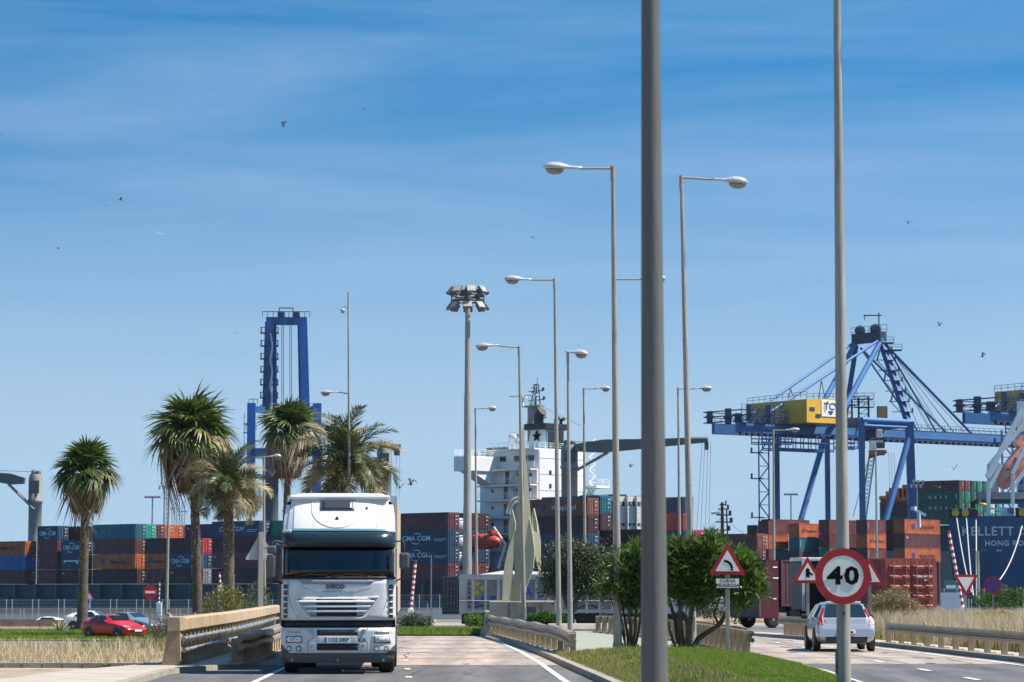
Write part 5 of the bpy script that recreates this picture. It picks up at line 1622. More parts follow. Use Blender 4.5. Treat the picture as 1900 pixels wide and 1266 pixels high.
# oleander, left bush
d = 76; x0 = XU(1172, d); z0 = 0.25
t = empty('oleander', (x0, d, z0), 0, 'smaller multi stemmed oleander left of the thick blurred pole', 'shrub', 'oleanders on the median')
lb = lobes_px([(1180, 1040, 32, 28, 0), (1150, 1060, 26, 26, 0.1), (1205, 1048, 30, 30, 0.1), (1140, 1092, 22, 18, -0.1), (1175, 1085, 30, 26, 0.2), (1128, 1100, 14, 10, 0), (1208, 1090, 26, 26, 0), (1165, 1115, 22, 14, 0.1)], x0, d, z0)
leaf_crown('crown', lb, 1000, 0.26, M_ole, 31, asp=0.17, up=0.3, parent=t, whorl=7, clumps=110, cs=0.12)
leaf_crown('highlight_shoots', [(a, b, c + e5 * 0.25, e3, e4, e5 * 0.9) for (a, b, c, e3, e4, e5) in lb], 330, 0.21, M_ole2, 32, asp=0.17, up=0.8, parent=t, whorl=6)  # brighter leaves set higher, highlights put into their colour
for k, (ua, va, ub_, vb_, r_) in enumerate([(1162, 1215, 1130, 1100, .035), (1166, 1215, 1150, 1080, .045), (1170, 1215, 1165, 1070, .06), (1174, 1215, 1182, 1060, .05), (1178, 1215, 1204, 1070, .04), (1160, 1215, 1145, 1110, .03), (1168, 1215, 1176, 1095, .03)]):
 a = PT(ua, va, d) - Vector((x0, d, z0)); b = PT(ub_, vb_, d) - Vector((x0, d, z0)); b.y += 0.3 * math.sin(k * 2)
 a.z = -0.05
 mid_ = a.lerp(b, 0.5) + Vector((0.05 * math.sin(k * 3), 0.08 * math.cos(k), 0))
 branch(t, [a, a.lerp(mid_, 0.5) + Vector((0.03, 0, 0)), mid_, b.lerp(mid_, 0.5), b], r_, r_ * 0.4, M_bark, name='stem')
# oleander, large
d = 76; x0 = XU(1275, d)
t = empty('oleander', (x0, d, z0), 0, 'large round oleander with several dark stems between the thick pole and the bend sign', 'shrub', 'oleanders on the median')
lb = lobes_px([(1262, 1040, 42, 34, 0), (1310, 1030, 44, 32, 0), (1350, 1045, 38, 32, 0.1), (1238, 1060, 30, 40, 0.1), (1385, 1070, 28, 38, 0), (1290, 1075, 50, 38, 0.2), (1340, 1085, 44, 30, 0.2), (1400, 1095, 16, 18, 0), (1245, 1100, 22, 22, 0), (1300, 1105, 30, 16, 0.1), (1375, 1112, 24, 14, 0)], x0, d, z0)
leaf_crown('crown', lb, 2500, 0.27, M_ole, 33, asp=0.17, up=0.3, parent=t, whorl=7, clumps=230, cs=0.13)
leaf_crown('highlight_shoots', [(a, b, c + e5 * 0.25, e3, e4, e5 * 0.9) for (a, b, c, e3, e4, e5) in lb], 800, 0.22, M_ole2, 34, asp=0.17, up=0.8, parent=t, whorl=6)  # same bright leaf colour painting the highlights of the large crown
for k, (pp, r_) in enumerate([([(1262, 1216), (1255, 1160), (1242, 1110)], .09), ([(1268, 1216), (1262, 1165), (1262, 1100)], .11), ([(1275, 1216), (1277, 1170), (1290, 1095)], .12), ([(1280, 1216), (1296, 1185), (1335, 1160), (1352, 1130), (1368, 1105)], .09), ([(1335, 1162), (1325, 1140), (1335, 1110)], .045), ([(1258, 1216), (1245, 1180), (1232, 1130)], .06), ([(1277, 1160), (1262, 1130), (1255, 1090)], .06)]):
 pts = [PT(u, v, d) - Vector((x0, d, z0)) + Vector((0, 0.15 * math.sin(k * 2 + i), 0)) for i, (u, v) in enumerate(pp)]
 branch(t, pts, r_, r_ * 0.45, M_bark, name='stem')
# low suckers at the feet
for (u, w, lab) in ((1170, 20, 'low dark shoots round the foot of the smaller oleander'), (1270, 34, 'low dark shoots round the foot of the large oleander')):
 x0 = XU(u, 75.2)
 t2 = empty('undergrowth', (x0, 75.2, 0.2), 0, lab, 'shrub')
 leaf_crown('crown', lobes_px([(u - w * 0.5, 1207, w * 0.6, 9, 0), (u + w * 0.6, 1208, w * 0.7, 8, 0)], x0, 75.2, 0.2), 500, 0.13, M_ole, 35, asp=0.2, parent=t2)
# olive tree
d = 124; x0 = XU(1068, d); z0 = zt(x0, d)
t = empty('olive_tree', (x0, d, z0), 0, 'rounded grey green olive tree behind the two middle lamp poles', 'tree')
lb = lobes_px([(1065, 1035, 44, 32, 0), (1035, 1055, 30, 30, 0.2), (1098, 1050, 34, 34, 0.1), (1060, 1075, 44, 28, 0.3), (1100, 1085, 30, 26, 0), (1030, 1085, 24, 22, 0), (1070, 1022, 30, 18, 0)], x0, d, z0)
leaf_crown('crown', lb, 15000, 0.17, M_olive, 41, asp=0.35, up=0.1, parent=t, clumps=230, cs=0.2)
for k, (pp, r_) in enumerate([([(1062, 1178), (1060, 1140), (1068, 1115), (1080, 1090), (1090, 1070)], .16), ([(1060, 1140), (1048, 1110), (1040, 1080)], .12), ([(1066, 1135), (1072, 1110), (1095, 1095)], .10)]):
 pts = [PT(u, v, d) - Vector((x0, d, z0)) for (u, v) in pp]
 branch(t, pts, r_, r_ * 0.4, M_bark2, name='trunk' if k == 0 else 'limb')
def bush(u, vb, d, L, n, size, m, label, name='bush', seed=1, asp=0.4, group=None, stems=None, up=0.2, cat='bush', sl=1.0):
 x0 = XU(u, d); z0 = zt(x0, d)
 t = empty(name, (x0, d, z0), 0, label, cat, group)
 leaf_crown('crown', lobes_px(L, x0, d, z0), n, size, m, seed, asp=asp, up=up, parent=t)
 for k in range(stems or 3):
  a = k * 2.1
  branch(t, [Vector(q) * sl for q in ((0.1 * math.cos(a), 0.1 * math.sin(a), -0.05), (0.3 * math.cos(a), 0.2 * math.sin(a), 0.25), (0.45 * math.cos(a), 0.3 * math.sin(a), 0.5))], 0.03 * sl, 0.012 * sl, M_bark, name='stem')
 return t
M_hedge = leaf_mat('hedge_leaf', (0.035, 0.085, 0.01), (0.10, 0.20, 0.025), 0.25)
M_flow = leaf_mat('pale_flowering_leaf', (0.06, 0.09, 0.03), (0.28, 0.30, 0.22), 0.25)
M_yel = leaf_mat('yellowish_leaf', (0.07, 0.10, 0.025), (0.30, 0.25, 0.04), 0.25)
M_pink = leaf_mat('pink_blossom', (0.35, 0.12, 0.16), (0.55, 0.35, 0.38), 0.3)
M_twig = leaf_mat('dry_twig', (0.07, 0.055, 0.04), (0.20, 0.16, 0.12), 0.05, 0.9)
bush(1012, 1165, 119, [(990, 1153, 14, 13, 0), (1010, 1152, 18, 15, 0), (1032, 1153, 18, 14, 0), (1048, 1156, 10, 12, 0)], 5200, 0.12, M_hedge, 'clipped bright green hedge beside the sculpture plinth', 'hedge', 51, 0.5, cat='hedge')
bush(770, 1165, 122, [(752, 1155, 14, 13, 0), (770, 1153, 18, 14, 0), (790, 1156, 14, 12, 0), (762, 1150, 14, 12, 0.2)], 3600, 0.12, M_flow, 'low rounded bush with pale flowers right of the truck', 'bush', 52)
bush(880, 1160, 140, [(872, 1152, 9, 12, 0), (886, 1150, 9, 11, 0)], 900, 0.14, M_ole2, 'small light green tuft under the tipper trailer', 'bush', 53)
bush(425, 1150, 135, [(400, 1122, 24, 26, 0), (430, 1110, 24, 22, 0.2), (390, 1140, 22, 18, 0), (440, 1138, 30, 22, 0), (412, 1098, 14, 14, 0), (465, 1140, 22, 20, 0.1)], 5200, 0.13, M_yel, 'loose bush with yellow flowers behind the bridge parapet, left of the triangular sign back', 'bush', 54, 0.35)
bush(470, 1140, 128, [(470, 1120, 16, 30, 0), (492, 1115, 12, 26, 0), (480, 1090, 10, 14, 0)], 1500, 0.13, M_olive, 'thin upright green bush beside the triangular sign back', 'bush', 55, 0.3)
bush(385, 1150, 138, [(380, 1145, 22, 10, 0), (400, 1150, 20, 7, 0.1)], 900, 0.12, M_pink, 'low pink blossoms behind the parapet', 'bush', 56, 0.5)
bush(292, 1190, 118, [(290, 1165, 14, 24, 0), (300, 1180, 16, 16, 0), (282, 1178, 12, 16, 0), (305, 1160, 10, 14, 0)], 1700, 0.15, M_twig, 'bare dark shrub of dry twigs right of the red car', 'dry_shrub', 57, 0.12, up=0.6)
bush(1330, 1140, 150, [(1300, 1120, 16, 18, 0), (1335, 1126, 16, 14, 0), (1315, 1138, 24, 10, 0)], 1600, 0.14, M_olive, 'small shrub behind the stems of the large oleander', 'bush', 58)
bush(1862, 1130, 140, [(1830, 1112, 20, 13, 0), (1862, 1106, 26, 18, 0), (1892, 1108, 22, 16, 0), (1850, 1122, 44, 10, 0)], 4200, 0.14, M_hedge, 'wide green bush in front of the blue ship stern', 'bush', 59)
bush(1650, 1140, 106, [(1640, 1122, 26, 24, 0), (1665, 1112, 24, 22, 0), (1620, 1138, 18, 16, 0), (1690, 1128, 22, 18, 0)], 4200, 0.12, mat('x', (0, 0, 0)) if False else leaf_mat('dry_bush_leaf', (0.13, 0.12, 0.04), (0.42, 0.34, 0.17), 0.3), 'dry yellow green bush beneath the red container doors', 'bush', 60, 0.25)
bush(1850, 1160, 100, [(1850, 1146, 30, 10, 0), (1820, 1150, 20, 9, 0)], 1500, 0.10, leaf_mat('yellow_flower', (0.25, 0.22, 0.03), (0.5, 0.40, 0.06), 0.3), 'yellow flowering weeds in the golden grass', 'bush', 61, 0.5)
bush(182, 1250, 62, [(182, 1243, 5, 5, 0), (200, 1241, 7, 6, 0)], 160, 0.07, M_hedge, 'two small green weeds on the bare earth at the lower left', 'weed', 62, 0.6, stems=2, sl=0.2)
# agave
d = 180; x0 = XU(114, d); z0 = zt(x0, d)
t = empty('agave', (x0, d, z0), 0, 'yellow edged agave with stiff upright leaves at the far left lawn', 'plant')
M_ag = mat('agave_leaf', (0.17, 0.19, 0.085), 0.5, c2=(0.42, 0.38, 0.18), scale=6, stretch=(1, 1, 0.3))
rg = random.Random(9)
for i in range(18):
 a = i * 2.4; el = R(75 - 45 * (i / 18)); L = rg.uniform(0.9, 1.25)
 o_ = Vector((math.cos(a) * math.cos(el), math.sin(a) * math.cos(el), math.sin(el)))
 s_ = Vector((-math.sin(a), math.cos(a), 0))
 up = o_.cross(s_).normalized()
 mb = MB()
 vs = []
 for t_, w in ((0, 0.07), (0.4, 0.10), (0.75, 0.06), (1.0, 0.004)):
  p = o_ * L * t_ + Vector((0, 0, 0.02 - 0.12 * t_ * t_))
  vs += [p - s_ * w, p - up * w * 0.35, p + s_ * w, p + up * w * 0.1]
 mb.add(vs, [(k * 4 + j, k * 4 + (j + 1) % 4, (k + 1) * 4 + (j + 1) % 4, (k + 1) * 4 + j) for k in range(3) for j in range(4)], True)
 me = mb.mesh('leaf', M_ag); recalc(me); link('leaf', me, t)
# ------------------------------------------------------------------ shipping containers
CC = {
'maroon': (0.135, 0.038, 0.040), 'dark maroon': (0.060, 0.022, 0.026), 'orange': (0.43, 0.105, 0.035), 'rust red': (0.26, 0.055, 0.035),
'navy blue': (0.020, 0.050, 0.105), 'teal': (0.012, 0.12, 0.15), 'blue': (0.02, 0.10, 0.28), 'green': (0.02, 0.22, 0.13),
'dark green': (0.015, 0.09, 0.06), 'white': (0.66, 0.65, 0.60), 'grey': (0.20, 0.22, 0.25), 'red': (0.42, 0.04, 0.045), 'sea green': (0.02, 0.30, 0.24), 'brown': (0.20, 0.075, 0.045),
}
M_txtw = mat('white_lettering', (0.62, 0.64, 0.64), 0.6)
M_txtb = mat('blue_lettering', (0.02, 0.05, 0.20), 0.6)
M_txtk = mat('dark_lettering', (0.05, 0.03, 0.03), 0.7)
def cmat(cn):
 c = CC[cn]
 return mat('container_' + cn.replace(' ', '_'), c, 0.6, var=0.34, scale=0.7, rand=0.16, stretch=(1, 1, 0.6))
def bar_mat(cn):
 c = CC[cn]
 return mat('door_gear_' + cn.replace(' ', '_'), tuple(min(1, x * 1.4 + 0.13) for x in c), 0.5, metal=0.2)
_cm = {}
CW = 2.44
def container_meshes(ln, h, cn):
 key = (ln, h, cn)
 if key in _cm: return _cm[key]
 m = cmat(cn); L = ln
 mb = MB()
 for x in (0, L - 0.12):
  for y in (0, CW - 0.12):
   mb.box(x, x + 0.12, y, y + 0.12, 0, h)
 for y in (0, CW - 0.10):
  mb.box(0.12, L - 0.12, y + 0.004, y + 0.096, 0, 0.16); mb.box(0.12, L - 0.12, y + 0.004, y + 0.096, h - 0.10, h - 0.003)
 for x in (0, L - 0.10):
  mb.box(x + 0.004, x + 0.096, 0.12, CW - 0.12, 0, 0.15); mb.box(x + 0.004, x + 0.096, 0.12, CW - 0.12, h - 0.12, h - 0.003)
 mb.box(0.09, L - 0.09, 0.09, CW - 0.09, 0.05, h - 0.04)
 per = 0.278; n = int((L - 0.24) / per); per = (L - 0.24) / n
 for yo, sg in ((0.025, 1), (CW - 0.025, -1)):
  pr = []
  for i in range(n):
   x = 0.12 + i * per
   pr += [(x, 0.0), (x + per * 0.26, 0.0), (x + per * 0.5, 0.036), (x + per * 0.76, 0.036)]
  pr.append((0.12 + n * per, 0.0))
  vs = []; fs = []
  for (x, o) in pr: vs += [(x, yo + sg * o, 0.16), (x, yo + sg * o, h - 0.10)]
  for i in range(len(pr) - 1):
   q = (i * 2, i * 2 + 2, i * 2 + 3, i * 2 + 1)
   fs.append(q if sg > 0 else q[::-1])
  mb.add(vs, fs)
 pr = []; nn = 8; pe = (CW - 0.24) / nn
 for i in range(nn):
  y = 0.12 + i * pe
  pr += [(y, 0.0), (y + pe * 0.26, 0), (y + pe * 0.5, 0.04), (y + pe * 0.76, 0.04)]
 pr.append((CW - 0.12, 0.0))
 vs = []; fs = []
 for (y, o) in pr: vs += [(0.03 + o, y, 0.15), (0.03 + o, y, h - 0.12)]
 for i in range(len(pr) - 1): fs.append((i * 2, i * 2 + 1, i * 2 + 3, i * 2 + 2))
 mb.add(vs, fs)
 body = mb.mesh('body', m)
 mb = MB(); w = CW / 2 - 0.13
 mb.box(-0.05, 0.0, 0, w, 0.15, h - 0.12)
 k = 5; ph = (h - 0.35) / k
 for i in range(k):
  z = 0.19 + i * ph
  mb.box(0.001, 0.075, 0.07, w - 0.06, z + 0.04, z + ph * 0.58)
 door = mb.mesh('door', m)
 mb = MB()
 for y in (0.26, w - 0.26):
  mb.box(0.08, 0.115, y - 0.022, y + 0.022, 0.05, h - 0.05)
  for z in (0.25, h * 0.4, h * 0.62, h - 0.25): mb.box(0.02, 0.079, y - 0.05, y + 0.05, z - 0.03, z + 0.03)
  mb.box(0.116, 0.14, y - 0.02, y + 0.24, h * 0.42, h * 0.42 + 0.035)
 bars = mb.mesh('locking_bars', bar_mat(cn))
 _cm[key] = (body, door, bars)
 return _cm[key]
_pm = []
def print_mesh():
 if not _pm:
  mb = MB(); mb.box(0.076, 0.08, 0.35, 0.62, 1.95, 2.1); mb.box(0.076, 0.08, 0.68, 0.92, 1.95, 2.1); mb.box(0.076, 0.08, 0.35, 0.75, 1.45, 1.55); mb.box(0.076, 0.08, 0.4, 0.6, 0.75, 0.9)
  _pm.append(mb.mesh('number_print', M_txtw))
 return _pm[0]
def lettering_on_side(root, s, L, h, m, size, xf=0.5, zf=0.55, sub=None, logo=None, bold=0.01, spacing=1.0):
 me = text_mesh(s, size, m, 0.004, bold, spacing)
 o = link('lettering', me, root, (L * xf, -0.012, h * zf))
 return o
def arc_swoosh(root, cx, cz, w, h_, m):
 for sg in (1, -1):
  mb = MB(); N = 8
  for i in range(N):
   a0 = math.pi * (0.15 + 0.6 * i / N); a1 = math.pi * (0.15 + 0.6 * (i + 1) / N)
   t0 = 0.05 + 0.05 * math.sin(math.pi * i / N); t1 = 0.05 + 0.05 * math.sin(math.pi * (i + 1) / N)
   P = lambda a, r: (cx + sg * math.cos(a) * w * r + sg * 0.15 * w, cz + sg * (math.sin(a) * h_ * r + h_ * 0.35))
   q = [P(a0, 1 - t0), P(a0, 1 + t0), P(a1, 1 + t1), P(a1, 1 - t1)]
   mb.prism(q, -0.016, -0.008)
  me = mb.mesh('swoosh', m); recalc(me); link('swoosh', me, root)
def hl_logo(root, cx, cz, s, m):
 mb = MB()
 for dx in (-0.32, 0.12):
  mb.prism([(cx + (dx - 0.05) * s, cz - 0.5 * s), (cx + (dx + 0.16) * s, cz - 0.5 * s), (cx + (dx + 0.32) * s, cz + 0.5 * s), (cx + (dx + 0.1) * s, cz + 0.5 * s)], -0.015, -0.008)
 for dz in (-0.22, 0.12):
  mb.prism([(cx - 0.5 * s, cz + (dz - 0.02) * s), (cx + 0.5 * s, cz + (dz - 0.02) * s), (cx + 0.55 * s, cz + (dz + 0.16) * s), (cx - 0.45 * s, cz + (dz + 0.16) * s)], -0.0225, -0.0155)
 me = mb.mesh('emblem', m); recalc(me); link('emblem', me, root)
def container(loc, rz, ln, h, cn, label, group, mark=None, doors=True):
 """origin at the lower near corner; length along local x, doors at x = ln"""
 t = empty('shipping_container', loc, rz, label, 'container', group)
 body, door, bars = container_meshes(ln, h, cn)
 link('body', body, t)
 if doors:
  w = CW / 2 - 0.13
  for k in range(2):
   dd = link('door', door, t, (ln + 0.0, 0.115 + k * (w + 0.03), 0))
   link('locking_bars', bars, dd, (0, 0, 0))
   if k: link('number_print', print_mesh(), dd)
 if mark == 'cma':
  big = ln > 8
  xf = 0.5 if not big else 0.42
  link('lettering', text_mesh('CMA CGM', 1.05, M_txtw, 0.004, 0.02, 1.05, 'CENTER', 0.95 if not big else 1.25), t, (ln * xf, -0.012, h * 0.47))
  arc_swoosh(t, ln * xf, h * 0.47, 1.0, 0.62, M_txtw)
  if big:
   mb = MB(); mb.box(ln * 0.74, ln * 0.97, -0.016, -0.008, h * 0.40, h * 0.44); mb.box(ln * 0.74, ln * 0.92, -0.016, -0.008, h * 0.30, h * 0.33); mb.build('small_print', M_txtw, t)
 elif mark == 'hl':
  link('lettering', text_mesh('Hapag-Lloyd', 1.0 if ln > 8 else 0.62, M_txtk if cn == 'orange' else M_txtw, 0.004, 0.012, 1.0), t, (ln * 0.60, -0.012, h * 0.48))
  hl_logo(t, ln * (0.235 if ln > 8 else 0.22), h * 0.5, 1.15 if ln > 8 else 0.7, M_txtb)
 elif mark == 'hamburg':
  link('lettering', text_mesh('HAMBURG SUD', 0.75, M_txtk, 0.004, 0.01, 1.0), t, (ln * 0.5, -0.012, h * 0.5))
 elif mark == 'uasc':
  link('lettering', text_mesh('u a s c', 1.5, M_txtw, 0.004, 0.02, 1.3), t, (ln * 0.52, -0.012, h * 0.5))
  mb = MB(); mb.box(ln * 0.92, ln * 0.94, -0.016, -0.008, h * 0.3, h * 0.72); mb.build('bar_mark', M_txtw, t)
 elif mark == 'side':       # number line up the left edge, as small print
  mb = MB()
  for k in range(5): mb.box(0.35, 0.5, -0.016, -0.008, h * (0.28 + 0.11 * k), h * (0.28 + 0.11 * k) + 0.16)
  o = mb.build('number_print', M_txtw, t); o['kind'] = 'stuff'
 elif mark == 'small':
  link('lettering', text_mesh('APL', 0.42, M_txtw, 0.004, 0.01), t, (0.8, -0.012, h * 0.72))
 elif mark == 'textband':
  mb = MB(); mb.box(0.9, ln - 0.9, -0.016, -0.008, h * 0.52, h * 0.62)
  mb.box(0.9, 1.2, -0.016, -0.008, h * 0.4, h * 0.516); mb.box(ln - 1.5, ln - 0.9, -0.016, -0.008, h * 0.38, h * 0.516); mb.build('print_band', M_txtw, t)
 return t
ORD = ['bottom', 'second up', 'third up', 'fourth up', 'fifth up', 'sixth up', 'seventh up']
# ---- ship alongside: near side line
PHI = R(44)
AX = Vector((math.cos(PHI), -math.sin(PHI), 0)); BX = Vector((math.sin(PHI), math.cos(PHI), 0))
L0 = Vector((XU(68, 490), 490, 0))
TIER0 = ZV(1084, 490)
def line_at(u, j=0):
 """point of row j of the ship grid seen at column u"""
 p = L0 + BX * (2.52 * j)
 k = (u - 950) / F * 0.9958
 t = (k * p.y - p.x) / (AX.x - k * AX.y)
 return p + AX * t
TH_ = 2.62
RW = ['first', 'second', 'third', 'fourth', 'fifth', 'sixth', 'seventh']
labels_used = {}
def lab(s):
 n = labels_used.get(s, 0); labels_used[s] = n + 1
 return s
GL = 'containers stacked on the ship at the left'
def stack(u, j, items, place, ln=6.06, group=GL, tier=0, anchor_right=False, zoff=0.0):
 """items from the bottom: (colour, mark) or None"""
 p = line_at(u, j)
 if anchor_right: p = p - AX * ln
 z = TIER0 + zoff + tier * TH_
 for k, it in enumerate(items):
  kk = k + tier
  if it is None: z += TH_; continue
  cn, mk = it[0], it[1]
  h = 2.59
  lb_ = '%s container, %s %s' % (cn, ORD[kk], place)
  if mk == 'cma': lb_ = '%s lettered container, %s %s' % (cn, ORD[kk], place)
  container((p.x, p.y, z), -PHI, ln, h, cn, lb_, group, mk)
  z += TH_
FT, TW = 12.19, 6.06
S = stack
# bay A and beyond the left edge of the picture
S(-27, 0, [('maroon', None), ('blue', None), ('orange', 'hamburg')], 'at the left picture edge', FT)
S(-100, 0, [('blue', 'small'), ('orange', None), ('maroon', None)], 'just outside the left edge', TW)
S(-27, 1, [('dark maroon', None), ('navy blue', None), ('rust red', None)], 'behind the one at the left edge', FT)
# bay B
S(68, 0, [('maroon', 'side'), ('maroon', 'side'), ('maroon', 'side'), ('navy blue', 'cma')], 'left of the short fan palm', TW)
S(112, 0, [('dark maroon', 'small'), ('navy blue', 'textband'), ('navy blue', 'cma')], 'behind the short fan palm trunk', TW)
S(68, 1, [None, None, ('maroon', None), ('grey', None)], 'one row behind, left of the short palm', TW)
S(84, 2, [None, None, None, ('dark maroon', None)], 'two rows behind, left of the short palm', FT)
S(112, 3, [None, None, None, ('maroon', None)], 'three rows behind the short palm', FT)
S(100, 5, [None, None, None, ('dark maroon', None)], 'five rows behind the short palm', FT)
# bay D
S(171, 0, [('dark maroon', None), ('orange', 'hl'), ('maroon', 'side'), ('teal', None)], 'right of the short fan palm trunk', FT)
for j, cn, cn2, c3 in ((1, 'sea green', 'rust red', 'orange'), (2, 'maroon', 'orange', 'maroon'), (3, 'orange', 'maroon', 'orange'), (4, 'orange', 'red', 'maroon'), (5, 'maroon', 'maroon', 'maroon')):
 u_ = 171 + 17 * j
 S(u_, j, [None, (c3, None), (cn2, None), (cn, None)], 'in the %s row back, between short palm and slim lamp' % RW[j], FT)
S(268, 0, [('maroon', 'side'), ('orange', 'hl'), ('dark maroon', None)], 'left of the slim lamp pole', TW)
S(313, 0, [('dark maroon', 'small'), ('navy blue', 'cma'), ('dark maroon', None)], 'between the slim lamp pole and the ragged palm', TW)
for j, (a, b, c) in enumerate([('rust red', 'blue', 'red'), ('grey', 'navy blue', 'red')]):
 S(313 + 17 * (j + 1) - 15, j + 1, [(a, None), (b, None), (c, None)], 'in the %s row back, by the ragged palm' % RW[j + 1], TW)
S(343, 4, [None, None, ('maroon', None), ('navy blue', 'small')], 'far row behind the ragged palm', FT)
# bay F
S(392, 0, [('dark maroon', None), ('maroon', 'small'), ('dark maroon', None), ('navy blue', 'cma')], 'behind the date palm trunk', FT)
for j, (a, b, c) in enumerate([('navy blue', 'orange', 'grey'), ('navy blue', 'rust red', 'green'), ('maroon', 'rust red', 'dark maroon')]):
 S(392 + 17 * (j + 1), j + 1, [None, (a, None), (b, None), (c, None)], 'in the %s row back, left of the truck mirror' % RW[j + 1], FT)
S(489, 0, [('maroon', None), ('maroon', None), ('navy blue', 'cma')], 'at the left truck mirror', FT, zoff=0.1)
S(489, 1, [None, None, None, ('green', None)], 'behind the left truck mirror', FT)
# hidden stretch behind the cab is left open; bay right of the truck
S(640, 0, [('dark maroon', None), ('maroon', None), ('navy blue', None), ('maroon', None), None], 'behind the truck cab', FT, zoff=-0.9)
S(730, 0, [('dark maroon', None), ('maroon', None), ('navy blue', 'cma'), ('navy blue', 'cma'), ('maroon', None)], 'right of the truck cab', FT, zoff=-2.1)
for j in (2, 3):
 S(730 + 19 * j, j, [None, ('maroon', None), ('navy blue', None), ('navy blue', None), ('rust red' if j == 1 else 'dark maroon', None)], 'in the %s row back, right of the truck cab' % RW[j], FT, zoff=-2.1)
# tank containers whose white ends show
M_tank = mat('tank_shell', (0.50, 0.52, 0.53), 0.4, metal=0.2, var=0.15, scale=1.5)
M_tframe = mat('tank_frame', (0.03, 0.05, 0.08), 0.6)
p = line_at(749, 1)
for k in range(4):
 z = TIER0 - 2.1 + TH_ * (k + 0.75)
 t = empty('tank_container', (p.x, p.y, z), -PHI, 'white ended tank container, %s of the column right of the blue containers' % ['lowest', 'second', 'third', 'topmost'][k], 'tank container', 'tank containers')
 mb = MB(); mb.lathe([(0.1, -0.25), (0.9, -0.1), (1.12, 0.1), (1.15, 0.4), (1.15, 11.4), (1.12, 11.7), (0.9, 11.9), (0.1, 12.05)], 20, Matrix.Translation((0, 1.22, 1.28)) @ Matrix.Rotation(math.pi / 2, 4, 'Y'))
 mb.build('tank', M_tank, t)
 mb = MB()
 for x in (0.0, 12.07):
  for y in (0, 2.32): mb.box(x, x + 0.12, y, y + 0.12, 0, 2.59)
  mb.box(x + .01, x + 0.11, 0.12, 2.32, 0, 0.12); mb.box(x + .01, x + 0.11, 0.12, 2.32, 2.47, 2.58)
 for y in (0, 2.34):
  mb.box(0.12, 12.07, y, y + 0.1, 0, 0.12); mb.box(0.12, 12.07, y, y + 0.1, 2.48, 2.58)
 mb.build('frame', M_tframe, t)
# ---- middle stack, behind the sculpture and the blurred pole
GM = 'containers stacked on the ship behind the blurred pole'
L0b = Vector((XU(990, 412), 412, 0))
def SM(u, v, d, items, place, ln=FT, mk=None, group=GM, rz=-PHI):
 """column whose topmost container top is at row v; items from the top"""
 x = XU(u, d); zt_ = ZV(v, d)
 z = zt_
 for k, it in enumerate(items):
  z -= TH_
  if it is None: continue
  cn, mkk = it
  container((x, d, z), rz, ln, 2.59, cn, '%s container, %s from the top %s' % (cn, ['first', 'second', 'third', 'fourth'][k], place), group, mkk)
SM(981, 927, 412, [('brown', 'hl'), ('dark maroon', None), ('navy blue', None), ('dark maroon', None)], 'behind the leaf sculpture')
k_ = CW * math.sin(PHI)
def rowpos(u0, d0, j): return XU(u0, d0) + 2.52 * j * BX.x, d0 + 2.52 * j * BX.y
def SMrow(u0, v0, d0, j, items, place, ln=FT, group=GM):
 x, y = rowpos(u0, d0, j)
 z = ZV(v0, d0)
 for k, it in enumerate(items):
  z -= TH_ if k else TH_
  if it is None: continue
  cn, mkk = it
  container((x, y, z), -PHI, ln, 2.59, cn, '%s container, %s from the top %s' % (cn, ['first', 'second', 'third', 'fourth'][k], place), group, mkk)
SMrow(984, 922, 412, 1, [('teal', None), ('dark maroon', None)], 'one row behind the sculpture')
# door fronts between the lamps (each column one row farther)
SM(1066 - 80, 929, 424, [('orange', None), ('maroon', None), ('navy blue', None)], 'right of the sculpture')
SM(1088 - 82, 921, 438, [('green', None), ('blue', None), ('orange', None)], 'behind the olive tree')
SM(1102 - 80, 931, 430, [('navy blue', None), ('orange', None), ('blue', None)], 'above the olive tree')
SM(1119 - 78, 931, 436, [('navy blue', None), ('maroon', None), ('navy blue', None)], 'left of the tall lamp pole')
SM(1119 - 76, 920, 446, [('navy blue', None)], 'behind the tall lamp pole')
SM(1100, 984, 420, [('dark maroon', None), ('dark maroon', None)], 'low in the gap left of the blurred pole')
# reefers with their white machinery ends
M_reef = mat('reefer_white', (0.70, 0.69, 0.63), 0.5, var=0.08, scale=1)
for (u, v, k) in ((1153, 921, 0), (1173, 921, 1), (1190, 921, 4), (1153, 951, 2), (1173, 951, 3), (1190, 951, 5)):
 d = 422; x = XU(u, d) ; z = ZV(v, d) - 2.62
 t = empty('reefer_container', (x, d + 0.0 + (k % 2) * 0.0, z), R(-62), 'white refrigerated container end, %s of the white block beside the blurred pole' % ['top left', 'top middle', 'bottom left', 'bottom middle', 'top right', 'bottom right'][[0, 1, 2, 3, 4, 5][k]], 'container', 'white refrigerated containers')
 mb = MB(); mb.box(-FT, 0, -0.75, 0.75, 0, 2.6); mb.build('body', M_reef, t)
 f_ = None
 mb = MB(); mb.box(0.001, 0.03, -0.62, 0.62, 1.1 if v < 940 else 0.5, 1.75 if v < 940 else 0.95, bev=0.01); f_ = mb.build('cooling_unit', M_dark, t)
 mb = MB(); ring(mb, 0.12, 0.22, -0.01, 0.0, 14); mb.build('fan_ring', M_reef, f_, (0.034, -0.05, 1.4 if v < 940 else 0.7), (0, 0, math.pi / 2))
SM(1150, 921, 442, [('navy blue', None), ('maroon', None)], 'behind the white block', TW)
SM(1243 - 82, 925, 434, [('navy blue', None), ('red', None), ('navy blue', None)], 'just right of the blurred pole')
SM(1262 - 82, 985, 434, [('red', None), ('maroon', None)], 'low beside the blurred pole')
SM(1280 - 82, 985, 442, [('maroon', None)], 'behind the large oleander')
